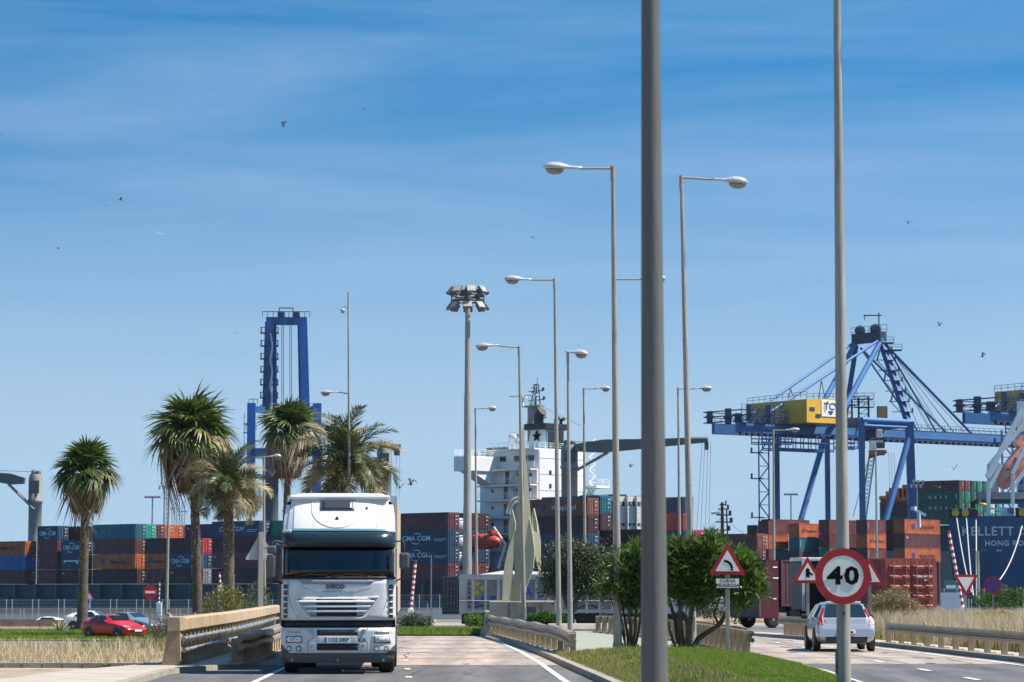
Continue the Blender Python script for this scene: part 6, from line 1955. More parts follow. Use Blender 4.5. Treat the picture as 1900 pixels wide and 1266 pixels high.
# ---- right stacks, sides lit by the sun
PHR = R(47)
GR = 'containers stacked behind the dark red truck'
def SR(u, v, d, items, place, ln=TW, doors=False):
 x = XU(u, d); z = ZV(v, d)
 for k, it in enumerate(items):
  z -= TH_
  if it is None: continue
  cn, mkk = it
  container((x, d, z), PHR, ln, 2.59, cn, '%s container, %s from the top %s' % (cn, ['first', 'second', 'third', 'fourth'][k], place), GR, mkk, doors)
SR(1406, 974, 512, [('dark maroon', None), ('maroon', None), ('maroon', None)], 'at the left end of the lit stacks', 3.0)
SR(1427, 966, 500, [('maroon', None), ('orange', 'hl'), ('maroon', None)], 'in the lit stack left of the lamp pole')
SR(1484, 971, 500, [('orange', 'hl'), ('teal', 'side'), ('maroon', None)], 'in the lit stack left of the 40 sign')
SR(1432, 963, 515, [('maroon', None)], 'one row behind, above the lit stacks', FT)
SR(1540, 964, 500, [('maroon', None), ('maroon', None), ('green', None)], 'behind the 40 sign pole', 10.3)
SR(1610, 964, 500, [('maroon', 'side'), ('orange', 'hl'), ('maroon', 'side')], 'in the lit stack right of the 40 sign')
SR(1665, 964, 508, [('dark maroon', None), ('dark maroon', None), ('dark maroon', None)], 'darkened for the shaded ends in the lit stacks', 3.0)  # short boxes in dark maroon paint the shade of ends facing left
SR(1680, 963, 490, [('orange', 'hl'), ('maroon', 'small'), ('orange', 'hl')], 'in the lit stack beside the blue ship', 11.4)
for (u, l_) in ((1330, 'lower'),):
 x = XU(u, 470);
 container((x, 470, ZV(1019, 470)), -PHI, 9.0, 2.59, 'brown', 'brown container with orange door end, behind the bend sign', 'containers behind the bend sign', 'hamburg')
 container((x, 470, ZV(1019, 470) - TH_), -PHI, 9.0, 2.59, 'maroon', 'maroon container beneath the brown one, behind the bend sign', 'containers behind the bend sign', None)
 container((XU(1385, 478), 478, ZV(1019, 470) + 0.1), -PHI, 2.99, 2.59, 'orange', 'short orange door ended container right of the bend sign', 'containers behind the bend sign', None)
# ---- green and maroon block far behind
GG = 'containers on the distant ship behind the lit stacks'
def SG(u, v, d, items, place, ln=FT):
 x = XU(u, d); z = ZV(v, d)
 for k, it in enumerate(items):
  z -= TH_
  if it is None: continue
  cn, mkk = it
  container((x, d, z), R(-38), ln, 2.59, cn, '%s container, %s from the top %s' % (cn, ['first', 'second', 'third', 'fourth'][k], place), GG, mkk)
SG(1700, 893, 660, [('maroon', None), ('dark green', 'uasc'), ('dark green', 'uasc'), ('dark green', None)], 'beside the twin floodlight mast')
cols = [['maroon', 'green', 'dark green', 'green'], ['dark green', 'dark green', 'green', 'dark green'], ['green', 'navy blue', 'green', 'maroon'], ['dark green', 'maroon', 'dark green', 'green'], ['green', 'maroon', 'white', 'green'], ['dark green', 'red', 'sea green', 'green']]
for j, cc in enumerate(cols):
 dd = 661 + 2.5 * (j + 1) * math.cos(R(38)); uu = 1700 + (2.5 * (j + 1) * math.sin(R(38))) * F / 670
 SG(uu, 893.5 + j * 0.5, dd, [(c_, None) for c_ in cc], 'in column %s of the far green block' % ['one', 'two', 'three', 'four', 'five', 'six'][j])
SG(1636, 931, 690, [('maroon', None), ('dark green', None), ('dark green', None)], 'left of the twin floodlight mast')
SG(1655, 938, 680, [('dark maroon', None), ('dark green', None)], 'behind the crane leg', TW)
# ---- hull under the left and middle stacks
M_hull = mat('blue_green_hull', (0.012, 0.075, 0.095), 0.55, var=0.15, scale=0.15)
M_lash = mat('lashing_frame', (0.10, 0.11, 0.11), 0.7)
a = line_at(-160, 0); b = line_at(1260, 0)
def hull(name, p0, length, width, ztop, rz, m, label, zb=-3.6, deck=None):
 t = empty(name, p0, rz, label, 'ship')
 mb = MB();
 prof = [(0, 0, zb), (length, 0, zb), (length, width, zb), (0, width, zb)]
 mb.box(0, length, -0.3, width, zb, ztop); mb.build('hull', m, t)
 return t
shp = hull('container_ship', (a.x, a.y, 0), (b - a).length, 28, TIER0 - 2.6, -PHI, M_hull, 'long dark green hulled container ship carrying the left and middle container stacks')
shp.location = (a.x, a.y, 0)
q_ = (line_at(600, 0) - a).length
mb = MB(); mb.box(0, q_, 0.5, 27, TIER0 - 2.58, TIER0 - 0.03); mb.build('hatch_coaming', M_tframe, shp)
mb = MB(); mb.box(q_ + 0.1, (b - a).length, 0.5, 27, TIER0 - 4.0, TIER0 - 2.13); mb.build('hatch_coaming', M_tframe, shp)
me = None
for i in range(36):
 mb = MB() if me is None else None
 if me is None:
  mb.box(0, 0.5, -0.28, 0.3, TIER0 - 2.6, TIER0 - 0.03); me = mb.mesh('lashing_post', M_lash)
 link('lashing_post', me, shp, (1 + i * 6.3, 0, 0))
# dark hatch block under the middle stack
Mi_ = Matrix.Rotation(PHI, 4, 'Z') @ Matrix.Translation((-a.x, -a.y, 0))
mb = MB(); mb.box(XU(983, 412), XU(1300, 412), 413, 452, -3, ZV(927, 412) - 3 * TH_ - 0.3, M=Mi_); mb.build('hatch_block', M_tframe, shp)
t = hull('far_ship', (XU(1630, 665), 672, 0), 70, 30, ZV(893, 660) - 4 * TH_ - 0.03, R(-38) if False else R(0), M_hull, 'high dark hull of the distant ship beneath the green containers')
# dark hull under the right stacks
t = hull('dark_ship', (XU(1300, 500), 500, 0), 95, 25, ZV(1022, 500), R(8), M_tframe, 'low dark hull behind the dark red truck and the 40 sign')
# ------------------------------------------------------------------ white deckhouse of the ship in the middle
M_shipw = mat('ship_white', (0.74, 0.75, 0.74), 0.5, var=0.07, scale=0.35)
M_win = mat('bridge_window', (0.02, 0.03, 0.04), 0.15)
M_decktl = mat('pale_teal_deck', (0.30, 0.50, 0.50), 0.6)
M_ftl = mat('funnel_teal', (0.10, 0.45, 0.52), 0.5)
M_orange = mat('lifeboat_orange', (0.48, 0.055, 0.025), 0.4, var=0.1, scale=1)
M_crane_g = mat('ship_crane_grey', (0.25, 0.245, 0.23), 0.6, var=0.12, scale=0.5)
M_boom = mat('crane_boom_dark', (0.07, 0.09, 0.10), 0.6)
D0 = 425.0
s0 = F / D0
org = Vector((XU(995, D0), D0, 0))
dh = empty('ship_deckhouse', org, -PHI, 'white multi storey ship deckhouse with bridge windows behind the sculpture and lamp poles', 'ship')
Z = lambda v: ZV(v, D0)
def du(px_, ax='a'):
 """length along the ship (a) or across it (b) that spans px_ pixels"""
 return px_ / s0 / (math.cos(PHI) if ax == 'a' else math.sin(PHI))
def rail(parent, pts, h=1.05, n=None, m=M_shipw, r=0.035):
 """handrail along pts: posts and three rails"""
 mb = MB()
 for a, b in zip(pts, pts[1:]):
  a = Vector(a); b = Vector(b); L = (b - a).length; k = max(1, int(L / 1.3))
  for z in (0.45, 0.75, h): mb.bar(a + Vector((0, 0, z)), b + Vector((0, 0, z)), r * 1.6)
  for i in range(k + 1):
   p = a.lerp(b, i / k); mb.bar(p, p + Vector((0, 0, h)), r * 2)
 o = mb.build('railing', m, parent); o['kind'] = 'stuff'
 return o
# main tiers: side faces along -a
LA = du(90)
mb = MB(); mb.box(-LA + 0.3, 0.0, 0.7, 11.6, Z(1060), Z(833), bev=0.1); mb.build('main_block', M_shipw, dh)
tiers = [(868, 831, 102, 'wheelhouse'), (897, 869, 92, 'deck_tier'), (925, 898, 96, 'deck_tier'), (957, 926, 96, 'deck_tier'), (988, 958, 96, 'deck_tier'), (1020, 989, 96, 'deck_tier'), (1065, 1021, 110, 'deck_tier')]
for i, (vb, vt, wpx, nm) in enumerate(tiers):
 L = du(wpx)
 mb = MB(); mb.box(-L, -0.12, 0.3 + (0.0 if i else 0.3), 11.3, Z(vb), Z(vt) - 0.25, bev=0.05); tb = mb.build(nm, M_shipw, dh)
 mb = MB(); mb.box(-L - 0.9, -0.12, -1.2 if i not in (0,) else -0.3, 11.4, Z(vt) - 0.25, Z(vt) - 0.02); mb.build('deck_edge', M_shipw, tb)
 if i:
  rail(tb, [(-L - 0.8, -1.1, Z(vb)), (-0.2, -1.1, Z(vb))])
  for k in range(4):
   mb = MB(); x = -L + 1.2 + k * (L - 2.4) / 3.2
   if k == 1: mb.box(x, x + 0.8, 0.22, 0.299, Z(vb) + 0.1, Z(vb) + 2.0); mb.build('door', M_greyp, tb)
   else: mb.box(x, x + 0.45, 0.22, 0.299, Z(vb) + 1.1, Z(vb) + 1.65); mb.build('window', M_win, tb)
 else:
  for k in range(7):
   x = -L + 0.5 + k * (L - 1.2) / 7
   if k in (3,): continue
   mb = MB(); mb.box(x, x + (L - 1.2) / 7 - 0.3, 0.50, 0.599, Z(855), Z(844)); mb.build('window', M_win, tb)
  rail(tb, [(-L - 0.8, -0.25, Z(869) + 0.2), (-0.2, -0.25, Z(869) + 0.2)])
# lit aft face details
for k, (a0, v0) in enumerate([(3.0, 905), (8.5, 905), (3.0, 880), (8.5, 960)]):
 mb = MB(); mb.box(0.0, 0.06, a0, a0 + 0.5, Z(v0), Z(v0 - 8)); mb.build('window', M_win, dh)
for v in (850, 880, 910):
 mb = MB(); mb.box(0.0, 0.03, 0.8, 11.4, Z(v), Z(v) + 0.06); mb.build('plate_seam', M_midgrey, dh)
mb = MB();
# bridge wing reaching towards the viewer
LW = du(100)
wing = []
mb = MB(); mb.box(-LW, -LW + 3.2, -6.6, 1.0, Z(873), Z(845), bev=0.08); wg = mb.build('bridge_wing', M_shipw, dh)
rail(wg, [(-LW, -6.5, Z(845)), (-LW, 0, Z(845))]); rail(wg, [(-LW + 3.1, -6.5, Z(845)), (-LW + 3.1, 0, Z(845))])
mb = MB(); mb.add([(-LW + 0.3, -5.5, Z(873)), (-LW + 2.9, -5.5, Z(873)), (-LW + 2.9, 0.6, Z(873)), (-LW + 0.3, 0.6, Z(873)), (-LW + 0.3, 0.5, Z(905)), (-LW + 2.9, 0.5, Z(905)), (-LW + 2.9, 0.6, Z(905)), (-LW + 0.3, 0.6, Z(905))],
[(0, 1, 2, 3), (0, 4, 5, 1), (1, 5, 6, 2), (2, 6, 7, 3), (3, 7, 4, 0), (4, 7, 6, 5)]); me = mb.mesh('wing_bracket', M_shipw); recalc(me); link('wing_bracket', me, dh)
mb = MB(); mb.lathe([(0.28, 0), (0.28, 0.5), (0.2, 0.8), (0.05, 0.9)], 10, Matrix.Translation((-LW + 1.6, -3.2, Z(845)))); mb.build('wing_console', M_signblue, wg)
# forward shaded wall
mb = MB(); mb.box(-du(122), -du(96), 2.0, 13, Z(1065), Z(875)); mb.build('front_wall', M_shipw, dh)
# name board, railings on top
for v, a0, a1 in ((831, -LA, -0.5),):
 rail(dh, [(a0, 0.2, Z(v)), (a1, 0.2, Z(v))])
rail(dh, [(-0.1, 0.8, Z(833)), (-0.1, 11.5, Z(833))])
mb = MB(); mb.box(-du(96), -du(52), 0.2, 0.3, Z(835) + 0.0, Z(826.5)); nb = mb.build('name_board', M_shipw, dh)
link('lettering', text_mesh('EM CORFU', 0.78, M_signblack, 0.01, 0.02, 1.1, 'CENTER', 1.15), nb, (-du(74), 0.18, (Z(835) + Z(826.5)) / 2))
# radome
mb = MB(); mb.lathe([(0.35, 0), (0.35, 0.9), (0.85, 1.0), (0.9, 2.1), (0.75, 2.5), (0.3, 2.7), (0.05, 2.72)], 16, Matrix.Translation((-du(74), 4, Z(829)))); mb.build('radome', M_shipw, dh)
# funnel
fu = PT(1018, 823, D0) - org
fx = 1.5; fy = 6.0
def fbox(x0, x1, y0, y1, z0, z1, t, name, m, par):
 mb = MB(); mb.add([(x0, y0, z0), (x1, y0, z0), (x1, y1, z0), (x0, y1, z0), (x0 + t, y0 + t * 0.3, z1), (x1 - t * 0.2, y0 + t * 0.3, z1), (x1 - t * 0.2, y1 - t * 0.3, z1), (x0 + t, y1 - t * 0.3, z1)],
  [(3, 2, 1, 0), (4, 5, 6, 7), (0, 1, 5, 4), (1, 2, 6, 5), (2, 3, 7, 6), (3, 0, 4, 7)]); return mb.build(name, m, par)
FZ0, FZ1, FZ2 = Z(822), Z(795), Z(783)
f_ = fbox(-5.0, -0.8, 3.0, 7.6, FZ0 - 1.5, FZ1, 0.8, 'funnel', M_shipw, dh)
mb = MB(); mb.box(-5.3, -0.5, 2.7, 7.9, FZ1, FZ2, bev=0.1); mb.build('funnel_top', M_black, f_)
mb = MB(); mb.box(-0.88, -0.74, 3.3, 7.3, FZ0 - 1.0, FZ1 - 0.05); mb.build('funnel_band', M_ftl, f_)
for k in range(2):
 mb = MB(); mb.box(-0.739, -0.68, 3.5 + k * 2.0, 5.1 + k * 2.0, FZ0 - 0.7, FZ1 - 0.3); mb.build('louvre', M_signblue if False else M_dark, f_)
star = []
for i in range(10):
 r = 0.95 if i % 2 == 0 else 0.4
 a = math.pi / 2 + i * math.pi / 5; star.append((-2.8 + r * math.cos(a), (FZ0 + FZ1) / 2 + 0.1 + r * math.sin(a)))
mb = MB(); mb.prism(star, 2.95, 3.3); me = mb.mesh('star', M_signblack); recalc(me); link('star', me, f_)
for k, (x, r, h) in enumerate(((-3.0, 0.8, 2.0), (-3.8, 0.6, 1.5), (-1.2, 0.3, 0.9), (-1.0, 0.28, 0.8))):
 mb = MB(); mb.tube([(x, 3.8 + k, FZ2 - 0.2), (x, 3.8 + k, FZ2 + h * 0.7), (x + 0.8, 3.8 + k, FZ2 + h)], r, 10); mb.build('exhaust_pipe', M_black, f_)
# radar mast
mast = empty('radar_mast', (0, 0, 0)); mast.parent = dh; mast.location = (-7.2, 6.8, 0)
mb = MB(); mb.box(-0.6, 0.6, -0.6, 0.6, Z(825), Z(748)); mb.box(-1.6, 1.8, -0.9, 0.9, Z(748), Z(745)); mb.build('mast_column', M_crane_g, mast)
M_mastd = mat('mast_dark', (0.015, 0.03, 0.06), 0.6)
mb = MB(); zt0, zt1 = Z(745), Z(705)
for sx in (-0.6, 0.6):
 for sy in (-0.5, 0.5):
  mb.bar((sx + 0.6, sy, zt0), (sx * 0.3 + 0.9, sy * 0.4, zt1), 0.12)
for k in range(6):
 z = zt0 + (zt1 - zt0) * k / 5
 mb.bar((0.0, 0, z), (1.3, 0, z), 0.09)
 if k < 5: mb.bar((0.1, -0.4, z), (1.2, -0.3, z + (zt1 - zt0) / 5), 0.08)
for z, w in ((Z(735), 1.9), (Z(718), 1.7)): mb.bar((-w * 0.5, 0, z), (w + 0.6, 0, z), 0.14); mb.box(w + 0.45, w + 0.75, -0.15, 0.15, z, z + 0.5)
mb.bar((1.0, 0, zt1), (1.0, 0, zt1 + 1.0), 0.06)
mb.build('lattice', M_mastd, mast)
mb = MB(); mb.box(-3.0, 3.0, -2.4, -2.2, Z(729), Z(727)); mb.bar((0, -2.3, Z(727)), (0, -2.3, Z(748)), 0.25); mb.box(-0.5, 0.5, -2.8, -1.8, Z(732), Z(729.2)); mb.build('radar_scanner', M_shipw, mast)
mb = MB(); mb.add([(2.2, 0, Z(765)), (3.2, 0, Z(769)), (2.3, 0, Z(772))], [(0, 1, 2)]); mb.build('signal_flag', M_signred, mast)
rail(mast, [(-1.6, -0.9, Z(745)), (1.8, -0.9, Z(745))])
for (p, q) in (((-du(60) + 4.5, 0, Z(830)), (-0.6, 0, Z(752))), ((0.8, 0, Z(742)), (7, 4, Z(785)))):
 mb = MB(); mb.tube([p, q], 0.035, 4); mb.build('stay_wire', M_boom, mast)
# right platform with ladders
mb = MB(); mb.box(-1.5, 2.2, 11.7, 15.0, Z(903), Z(898), bev=0.05); pf_ = mb.build('aft_platform', M_shipw, dh)
rail(pf_, [(-1.4, 11.8, Z(898)), (2.1, 11.8, Z(898)), (2.1, 14.9, Z(898))])
mb = MB()
for k in range(4): mb.bar((0.2 + k * 0.4, 12.2, Z(903)), (-0.5 + k * 0.4, 12.0, Z(925)), 0.15)
mb.build('platform_brace', M_shipw, pf_)
# external stairs between decks at the right
mb = MB()
for i in range(9):
 mb.bar((0.5, 11.8 + (i % 2) * 1.6, Z(915) + i * 1.0), (0.5, 11.8 + ((i + 1) % 2) * 1.6, Z(915) + (i + 1) * 1.0), 0.14)
 mb.bar((0.5, 11.8, Z(915) + i), (0.5, 13.4, Z(915) + i), 0.08)
o = mb.build('outside_stair', M_shipw, dh)
# lower deck: teal bulwark, davits, lifeboat
mb = MB(); mb.box(-du(150), 2, -3.2, -2.8, Z(1052), Z(1046)); mb.box(-du(150), 2, -3.2, -2.9, Z(1075), Z(1072)); lw = mb.build('bulwark', M_decktl, dh)
for k in range(7):
 mb = MB(); x = -du(150) + k * du(150) / 7; mb.box(x, x + 0.4, -3.2, -2.7, Z(1075), Z(1052)); mb.build('bulwark_post', M_decktl, lw)
rail(lw, [(-du(150), -3.1, Z(1046)), (2, -3.1, Z(1046))])
boat = empty('lifeboat', PT(899, 1020, D0 - 6), -PHI, 'orange covered lifeboat hanging in white davits below the bridge wing', 'lifeboat', 'ship lifeboats')
def lifeboat_mesh(root, L, Wd, Hh, m, m2):
 vs = []; fs = []; n = 14; k = 14
 for i in range(n + 1):
  t = i / n; x = (t - 0.5) * L
  e = max(0.02, (1 - abs(2 * t - 1) ** 2.6)) ** 0.5
  for j in range(k):
   a = 2 * math.pi * j / k
   y = math.cos(a) * Wd / 2 * e; z = math.sin(a)
   z = z * Hh * 0.5 * (e ** 0.5 if z < 0 else 0.55 + 0.45 * e) if z < 0 else z * Hh * 0.5 * e * (1.0 - 0.25 * t)
   vs.append((x, y, Hh / 2 + z))
 for i in range(n):
  for j in range(k):
   j2 = (j + 1) % k; fs.append((i * k + j, i * k + j2, (i + 1) * k + j2, (i + 1) * k + j))
 fs.append(tuple(range(k))); fs.append(tuple(range(n * k, n * k + k)))
 mb = MB(); mb.add(vs, fs, True); me = mb.mesh('boat_hull', m); recalc(me); h_ = link('boat_hull', me, root)
 mb = MB(); mb.tube([((t - 0.5) * L, -Wd / 2 * (1 - abs(2 * t - 1) ** 2.6) ** 0.5 - 0.02, Hh * 0.5) for t in np.linspace(0.03, 0.97, 15)], 0.07, 6); mb.build('fender', m2, root)
 mb = MB(); mb.box(L * 0.16, L * 0.34, -Wd * 0.26, Wd * 0.26, Hh * 0.92, Hh * 1.12, bev=0.06); mb.build('conning_tower', m, root)
 for k_ in range(3):
  mb = MB(); mb.box(-L * 0.25 + k_ * L * 0.2, -L * 0.25 + k_ * L * 0.2 + 0.3, -Wd * 0.40, -Wd * 0.35, Hh * 0.70, Hh * 0.80); mb.build('window', M_win, root)
lifeboat_mesh(boat, 6.6, 2.5, 2.6, M_orange, mat('dark_fender', (0.25, 0.03, 0.03), 0.5))
for k, (p, q, r) in enumerate((((874, 1050), (872, 1005), (868, 985)), ((925, 1055), (938, 1010), (916, 978)))):
 a, b, c = [PT(*w, D0 - 5) - org for w in (p, q, r)]
 Mi = Matrix.Rotation(PHI, 4, 'Z')
 mb = MB(); mb.tube([Mi @ a, Mi @ b, Mi @ c], [0.3, 0.22, 0.15], 8); mb.build('davit', M_shipw, dh)
# diagonal stairs on the side
mb = MB()
for (va, vb, xa, xb) in ((868, 897, 3.5, 5.5), (897, 925, 5.5, 3.5), (925, 957, 3.5, 5.5), (957, 988, 5.5, 3.5)):
 mb.bar((-xa, -0.4, Z(va)), (-xb, -0.4, Z(vb)), 0.25, 0.4)
o = mb.build('deck_stair', M_decktl, dh)
# ------------------------------------------------------------------ ship cranes
def deck_crane(u, vb, vt, d, rpx, label, boom=None, m=M_crane_g, bz=None, hook=False):
 x = XU(u, d); z0 = ZV(vb, d); z1 = ZV(vt, d); r = rpx / F * d
 t = empty('ship_crane', (x, d, z0), 0, label, 'ship crane', 'ship deck cranes')
 H_ = z1 - z0
 mb = MB(); mb.lathe([(r * 0.95, 0), (r * 0.95, H_ * 0.55), (r * 1.08, H_ * 0.56), (r * 1.08, H_ * 0.60), (r, H_ * 0.61), (r, H_ * 0.93), (r * 0.8, H_)], 20); mb.lathe([(r * 0.97, -3 - z0), (r * 0.97, 0.0)], 20); mb.build('pillar', m, t)
 mb = MB(); mb.box(-r * 0.7, r * 0.7, -r * 1.25, -r * 0.9, H_ * 0.7, H_ * 0.9, bev=0.05); mb.build('operator_cab', M_greyp, t)
 mb = MB(); mb.lathe([(r * 0.35, H_), (r * 0.35, H_ + r * 0.5), (r * 0.15, H_ + r * 0.6)], 10, Matrix.Translation((-r * 0.3, 0, 0)));  mb.lathe([(r * 0.35, H_), (r * 0.35, H_ + r * 0.4), (r * 0.15, H_ + r * 0.5)], 10, Matrix.Translation((r * 0.4, 0, 0))); mb.build('sheave_head', M_boom, t)
 if boom:
  (u1, v1, u2, v2, w1, w2) = boom
  a = PT(u1, v1, d) - t.location; b = PT(u2, v2, d) - t.location
  a.y = -r; b.y = -r
  dv = (b - a).normalized(); nn = Vector((-dv.z, 0, dv.x))
  W1, W2 = w1 / F * d / 2, w2 / F * d / 2
  mb = MB(); q = a.lerp(b, 0.22)
  P = [a, q, b]; Ws = [W1 * 0.55, W1, W2]
  vs = []
  for p, w in zip(P, Ws):
   for sy in (-0.8, 0.8):
    vs += [p + nn * w + Vector((0, sy, 0)), p - nn * w + Vector((0, sy, 0))]
  fs = []
  for i in range(2):
   o = i * 4
   fs += [(o, o + 4, o + 6, o + 2), (o + 1, o + 3, o + 7, o + 5), (o, o + 1, o + 5, o + 4), (o + 2, o + 6, o + 7, o + 3)]
  fs += [(0, 2, 3, 1), (8, 9, 11, 10)]
  mb.add(vs, fs); me = mb.mesh('boom', M_boom); recalc(me); bo = link('boom', me, t)
  mb = MB()
  for sy in (-1, 1): mb.tube([Vector((0, sy * r * 0.6 - r * 0.3, H_ * 0.45)), a.lerp(b, 0.25) + Vector((0, sy * 0.5, -W1))], r * 0.16, 8)
  mb.build('luffing_cylinder', m, t)
  mb = MB(); mb.tube([Vector((0, -r * 0.3, H_ + r * 0.3)), b + Vector((0, 0, W2 + 0.2))], 0.05, 4); mb.build('topping_wire', M_boom, t)
  if hook:
   for k, dx in enumerate((-1.1, -0.4, 0.4, 1.1)):
    mb = MB(); mb.tube([b + Vector((dx * 0.6 - 0.2, 0, -W2)), b + Vector((dx * 0.9 - 0.9, 0, ZV(1000, d) - ZV(v2, d)))], 0.035, 4); mb.build('hoist_wire', M_steel, t)
   mb = MB(); mb.box(b.x - 0.5, b.x + 0.1, -r - 0.4, -r + 0.4, b.z - W2 - 1.2, b.z - W2); mb.build('hook_block', M_boom, t)
 return t
deck_crane(1057, 925, 826, 420, 16, 'grey ship crane with a long dark boom reaching right, behind the lamp poles', (1066, 832, 1312, 818, 24, 7), hook=True)
deck_crane(63, 1000, 880, 545, 13, 'pale grey ship crane pillar at the left edge, its boom leaving the picture', (48, 893, -70, 878, 20, 10), bz=0)
deck_crane(712, 925, 832, 480, 14, 'grey ship crane pillar half hidden behind the broad date palm')
deck_crane(503, 960, 832, 480, 13, 'grey ship crane pillar between the date palm and the palm behind the truck', (512, 880, 560, 845, 8, 6), m=M_boom)
t = empty('hoist_rig', PT(735, 925, 470), 0, 'thin hoist wires with a small hook beam right of the broad date palm', 'crane rig')
zz = ZV(822, 470) - t.location.z
mb = MB()
for dx in (-0.9, 0.0, 0.6): mb.tube([(dx, 0, 0), (dx, 0, zz)], 0.03, 4)
mb.build('wires', M_steel, t)
mb = MB(); mb.box(-3.0, 0.8, -0.3, 0.3, zz - 0.8, zz - 0.3); mb.box(-0.4, 0.6, -0.3, 0.3, zz - 2.2, zz - 0.8); mb.bar((-2.6, 0, 0), (-2.6, 0, zz), 0.14); mb.build('hook_beam', M_boom, t)
# ------------------------------------------------------------------ blue ship stern at the right
M_blueh = mat('blue_hull', (0.012, 0.075, 0.165), 0.5, var=0.2, scale=0.25)
M_redh = mat('red_boot_topping', (0.16, 0.05, 0.045), 0.6, var=0.2, scale=0.5)
dK = 400
tK = empty('blue_ship', (XU(1762, dK), dK, 0), R(-12), 'blue ship stern lettered KELLETT ISLAND HONG KONG at the right edge', 'ship')
Zk = lambda v: ZV(v, dK)
Wk = 30.0
vs = []; fs = []
lv = [(Zk(1128) - 2.0, 0.9, 1.6), (Zk(1088), 0.5, 1.0), (Zk(1040), 0.15, 0.4), (Zk(958), 0.0, 0.0)]
for (z, xi, yi) in lv:
 vs += [(xi, yi + 1.2, z), (xi + 1.2, yi, z), (Wk, yi, z), (Wk, 60, z), (xi, 60, z)]
for j in range(3):
 for i in range(5):
  i2 = (i + 1) % 5; fs.append((j * 5 + i, j * 5 + i2, (j + 1) * 5 + i2, (j + 1) * 5 + i))
fs.append((15, 16, 17, 18, 19))
mb = MB(); mb.add(vs[5:], [tuple(i - 5 for i in f) for f in fs if min(f) >= 5] ); me = mb.mesh('hull', M_blueh); recalc(me); hk = link('hull', me, tK)
mb = MB(); mb.add(vs[:10], [f for f in fs if max(f) < 10]); me = mb.mesh('boot_topping', M_redh); recalc(me); link('boot_topping', me, tK)
for s_, u, v, sz in (('KELLETT ISLAND', 1785, 987, 1.85), ('HONG KONG', 1826, 1009, 1.12), ('IMO 9074535' if False else 'IMO', 1846, 1022, 0.45)):
 me = text_mesh(s_, sz, M_txtw, 0.02, 0.03 if sz > 1 else 0.01, 1.12, 'LEFT', 0.98)
 x = (XU(u, dK) - tK.location.x) / math.cos(R(12))
 yi = 0.08 if v < 1000 else 0.25
 link('lettering', me, tK, (x, -0.06 + yi, Zk(v)))
# deck gear: rail, fairleads, winches
rail(tK, [(0.3, 0.6, Zk(958)), (Wk, 0.6, Zk(958))], 1.1)
M_yw = mat('yellow_paint', (0.65, 0.40, 0.02), 0.5)
for u in (1775, 1793, 1810, 1897):
 x = XU(u, dK) - tK.location.x
 mb = MB(); disc(mb, 0.52, -0.5, -0.2, 18); fl = mb.build('fairlead', M_yw if u != 1810 else M_dark, tK, (x, 0.1, Zk(952)))
 mb = MB(); mb.box(-1.0, -0.45, -0.3, 0.4, -0.7, 0.7, bev=0.1); mb.build('roller', M_dark, fl)
mb = MB()
for i in range(9):
 x = 9.0 + i * 1.7
 mb.lathe([(0.5, -0.6), (0.5, 0.6)], 10, Matrix.Translation((x, 2.5, Zk(955) + 0.6)) @ Matrix.Rotation(math.pi / 2, 4, 'X'))
o = mb.build('winch_drums', M_tframe, tK); o['kind'] = 'stuff'
mb = MB(); mb.box(3.2, 3.9, 1.5, 2.2, Zk(958), Zk(930)); mb.lathe([(0.35, 0), (0.35, 0.6)], 10, Matrix.Translation((4.1, 1.5, Zk(935)))); mb.build('roller_stand', M_dark, tK)
mb = MB(); mb.lathe([(0.3, -0.1), (0.55, 0), (0.55, 0.25), (0.3, 0.35)], 12, Matrix.Translation((5.0, 1.2, Zk(938)))); mb.build('warning_light', M_yw, tK)
# white superstructure, deck bands
mb = MB(); mb.box(4.5, Wk, 5, 30, Zk(925), Zk(912)); mb.build('bridge_deck_band', M_midgrey, tK)
mb = MB(); mb.box(5.5, 7.2, 6, 12, Zk(912), Zk(858), bev=0.05); mb.build('vent_house', M_shipw, tK)
mb = MB(); mb.box(15.5, Wk, 8, 30, Zk(958), Zk(780), bev=0.1); mb.build('superstructure', M_shipw, tK)
rail(tK, [(4.5, 5, Zk(912)), (Wk, 5, Zk(912))])
mb = MB(); mb.box(4.9, Wk, 4.0, 4.4, Zk(945), Zk(941)); mb.box(7.5, 9.5, 3.5, 4.5, Zk(958), Zk(941)); mb.build('mooring_platform', M_shipw, tK)
# free-fall lifeboat frame
def fr(*pp, r=0.28, y0=0.0, name='launch_frame'):
 pts = [PT(u, v, dK + y0) - tK.location for (u, v) in pp]
 pts = [Matrix.Rotation(R(12), 4, 'Z') @ p for p in pts]
 mb = MB(); mb.bar(pts[0], pts[1], r * 2); return mb.build(name, M_shipw, tK)
for args in (((1832, 885), (1898, 758)), ((1834, 893), (1834, 957)), ((1832, 888), (1852, 858)), ((1836, 905), (1858, 862)), ((1878, 880), (1902, 830)), ((1879, 882), (1879, 957)), ((1880, 905), (1905, 868)), ((1836, 862), (1900, 790))):
 fr(*args, r=0.27 if args[0][1] != 885 else 0.36, y0=2.0)
fr((1893, 745), (1893, 800), r=0.5, y0=6.0)
rail(tK, [(10.6, 6, Zk(752)), (16, 6, Zk(752))])
ff = empty('lifeboat', PT(1905, 868, dK + 4), 0, 'pale salmon free fall lifeboat in white launch frame on the blue ship stern', 'lifeboat', 'ship lifeboats')
ff.rotation_euler = (0, R(-52), R(10))
M_salmon = mat('faded_orange', (0.62, 0.22, 0.15), 0.45, c2=(0.68, 0.33, 0.26), scale=0.8)
ff2 = lifeboat_mesh(ff, 10.0, 3.2, 3.3, M_salmon, mat('red_bottom', (0.5, 0.10, 0.06), 0.5))
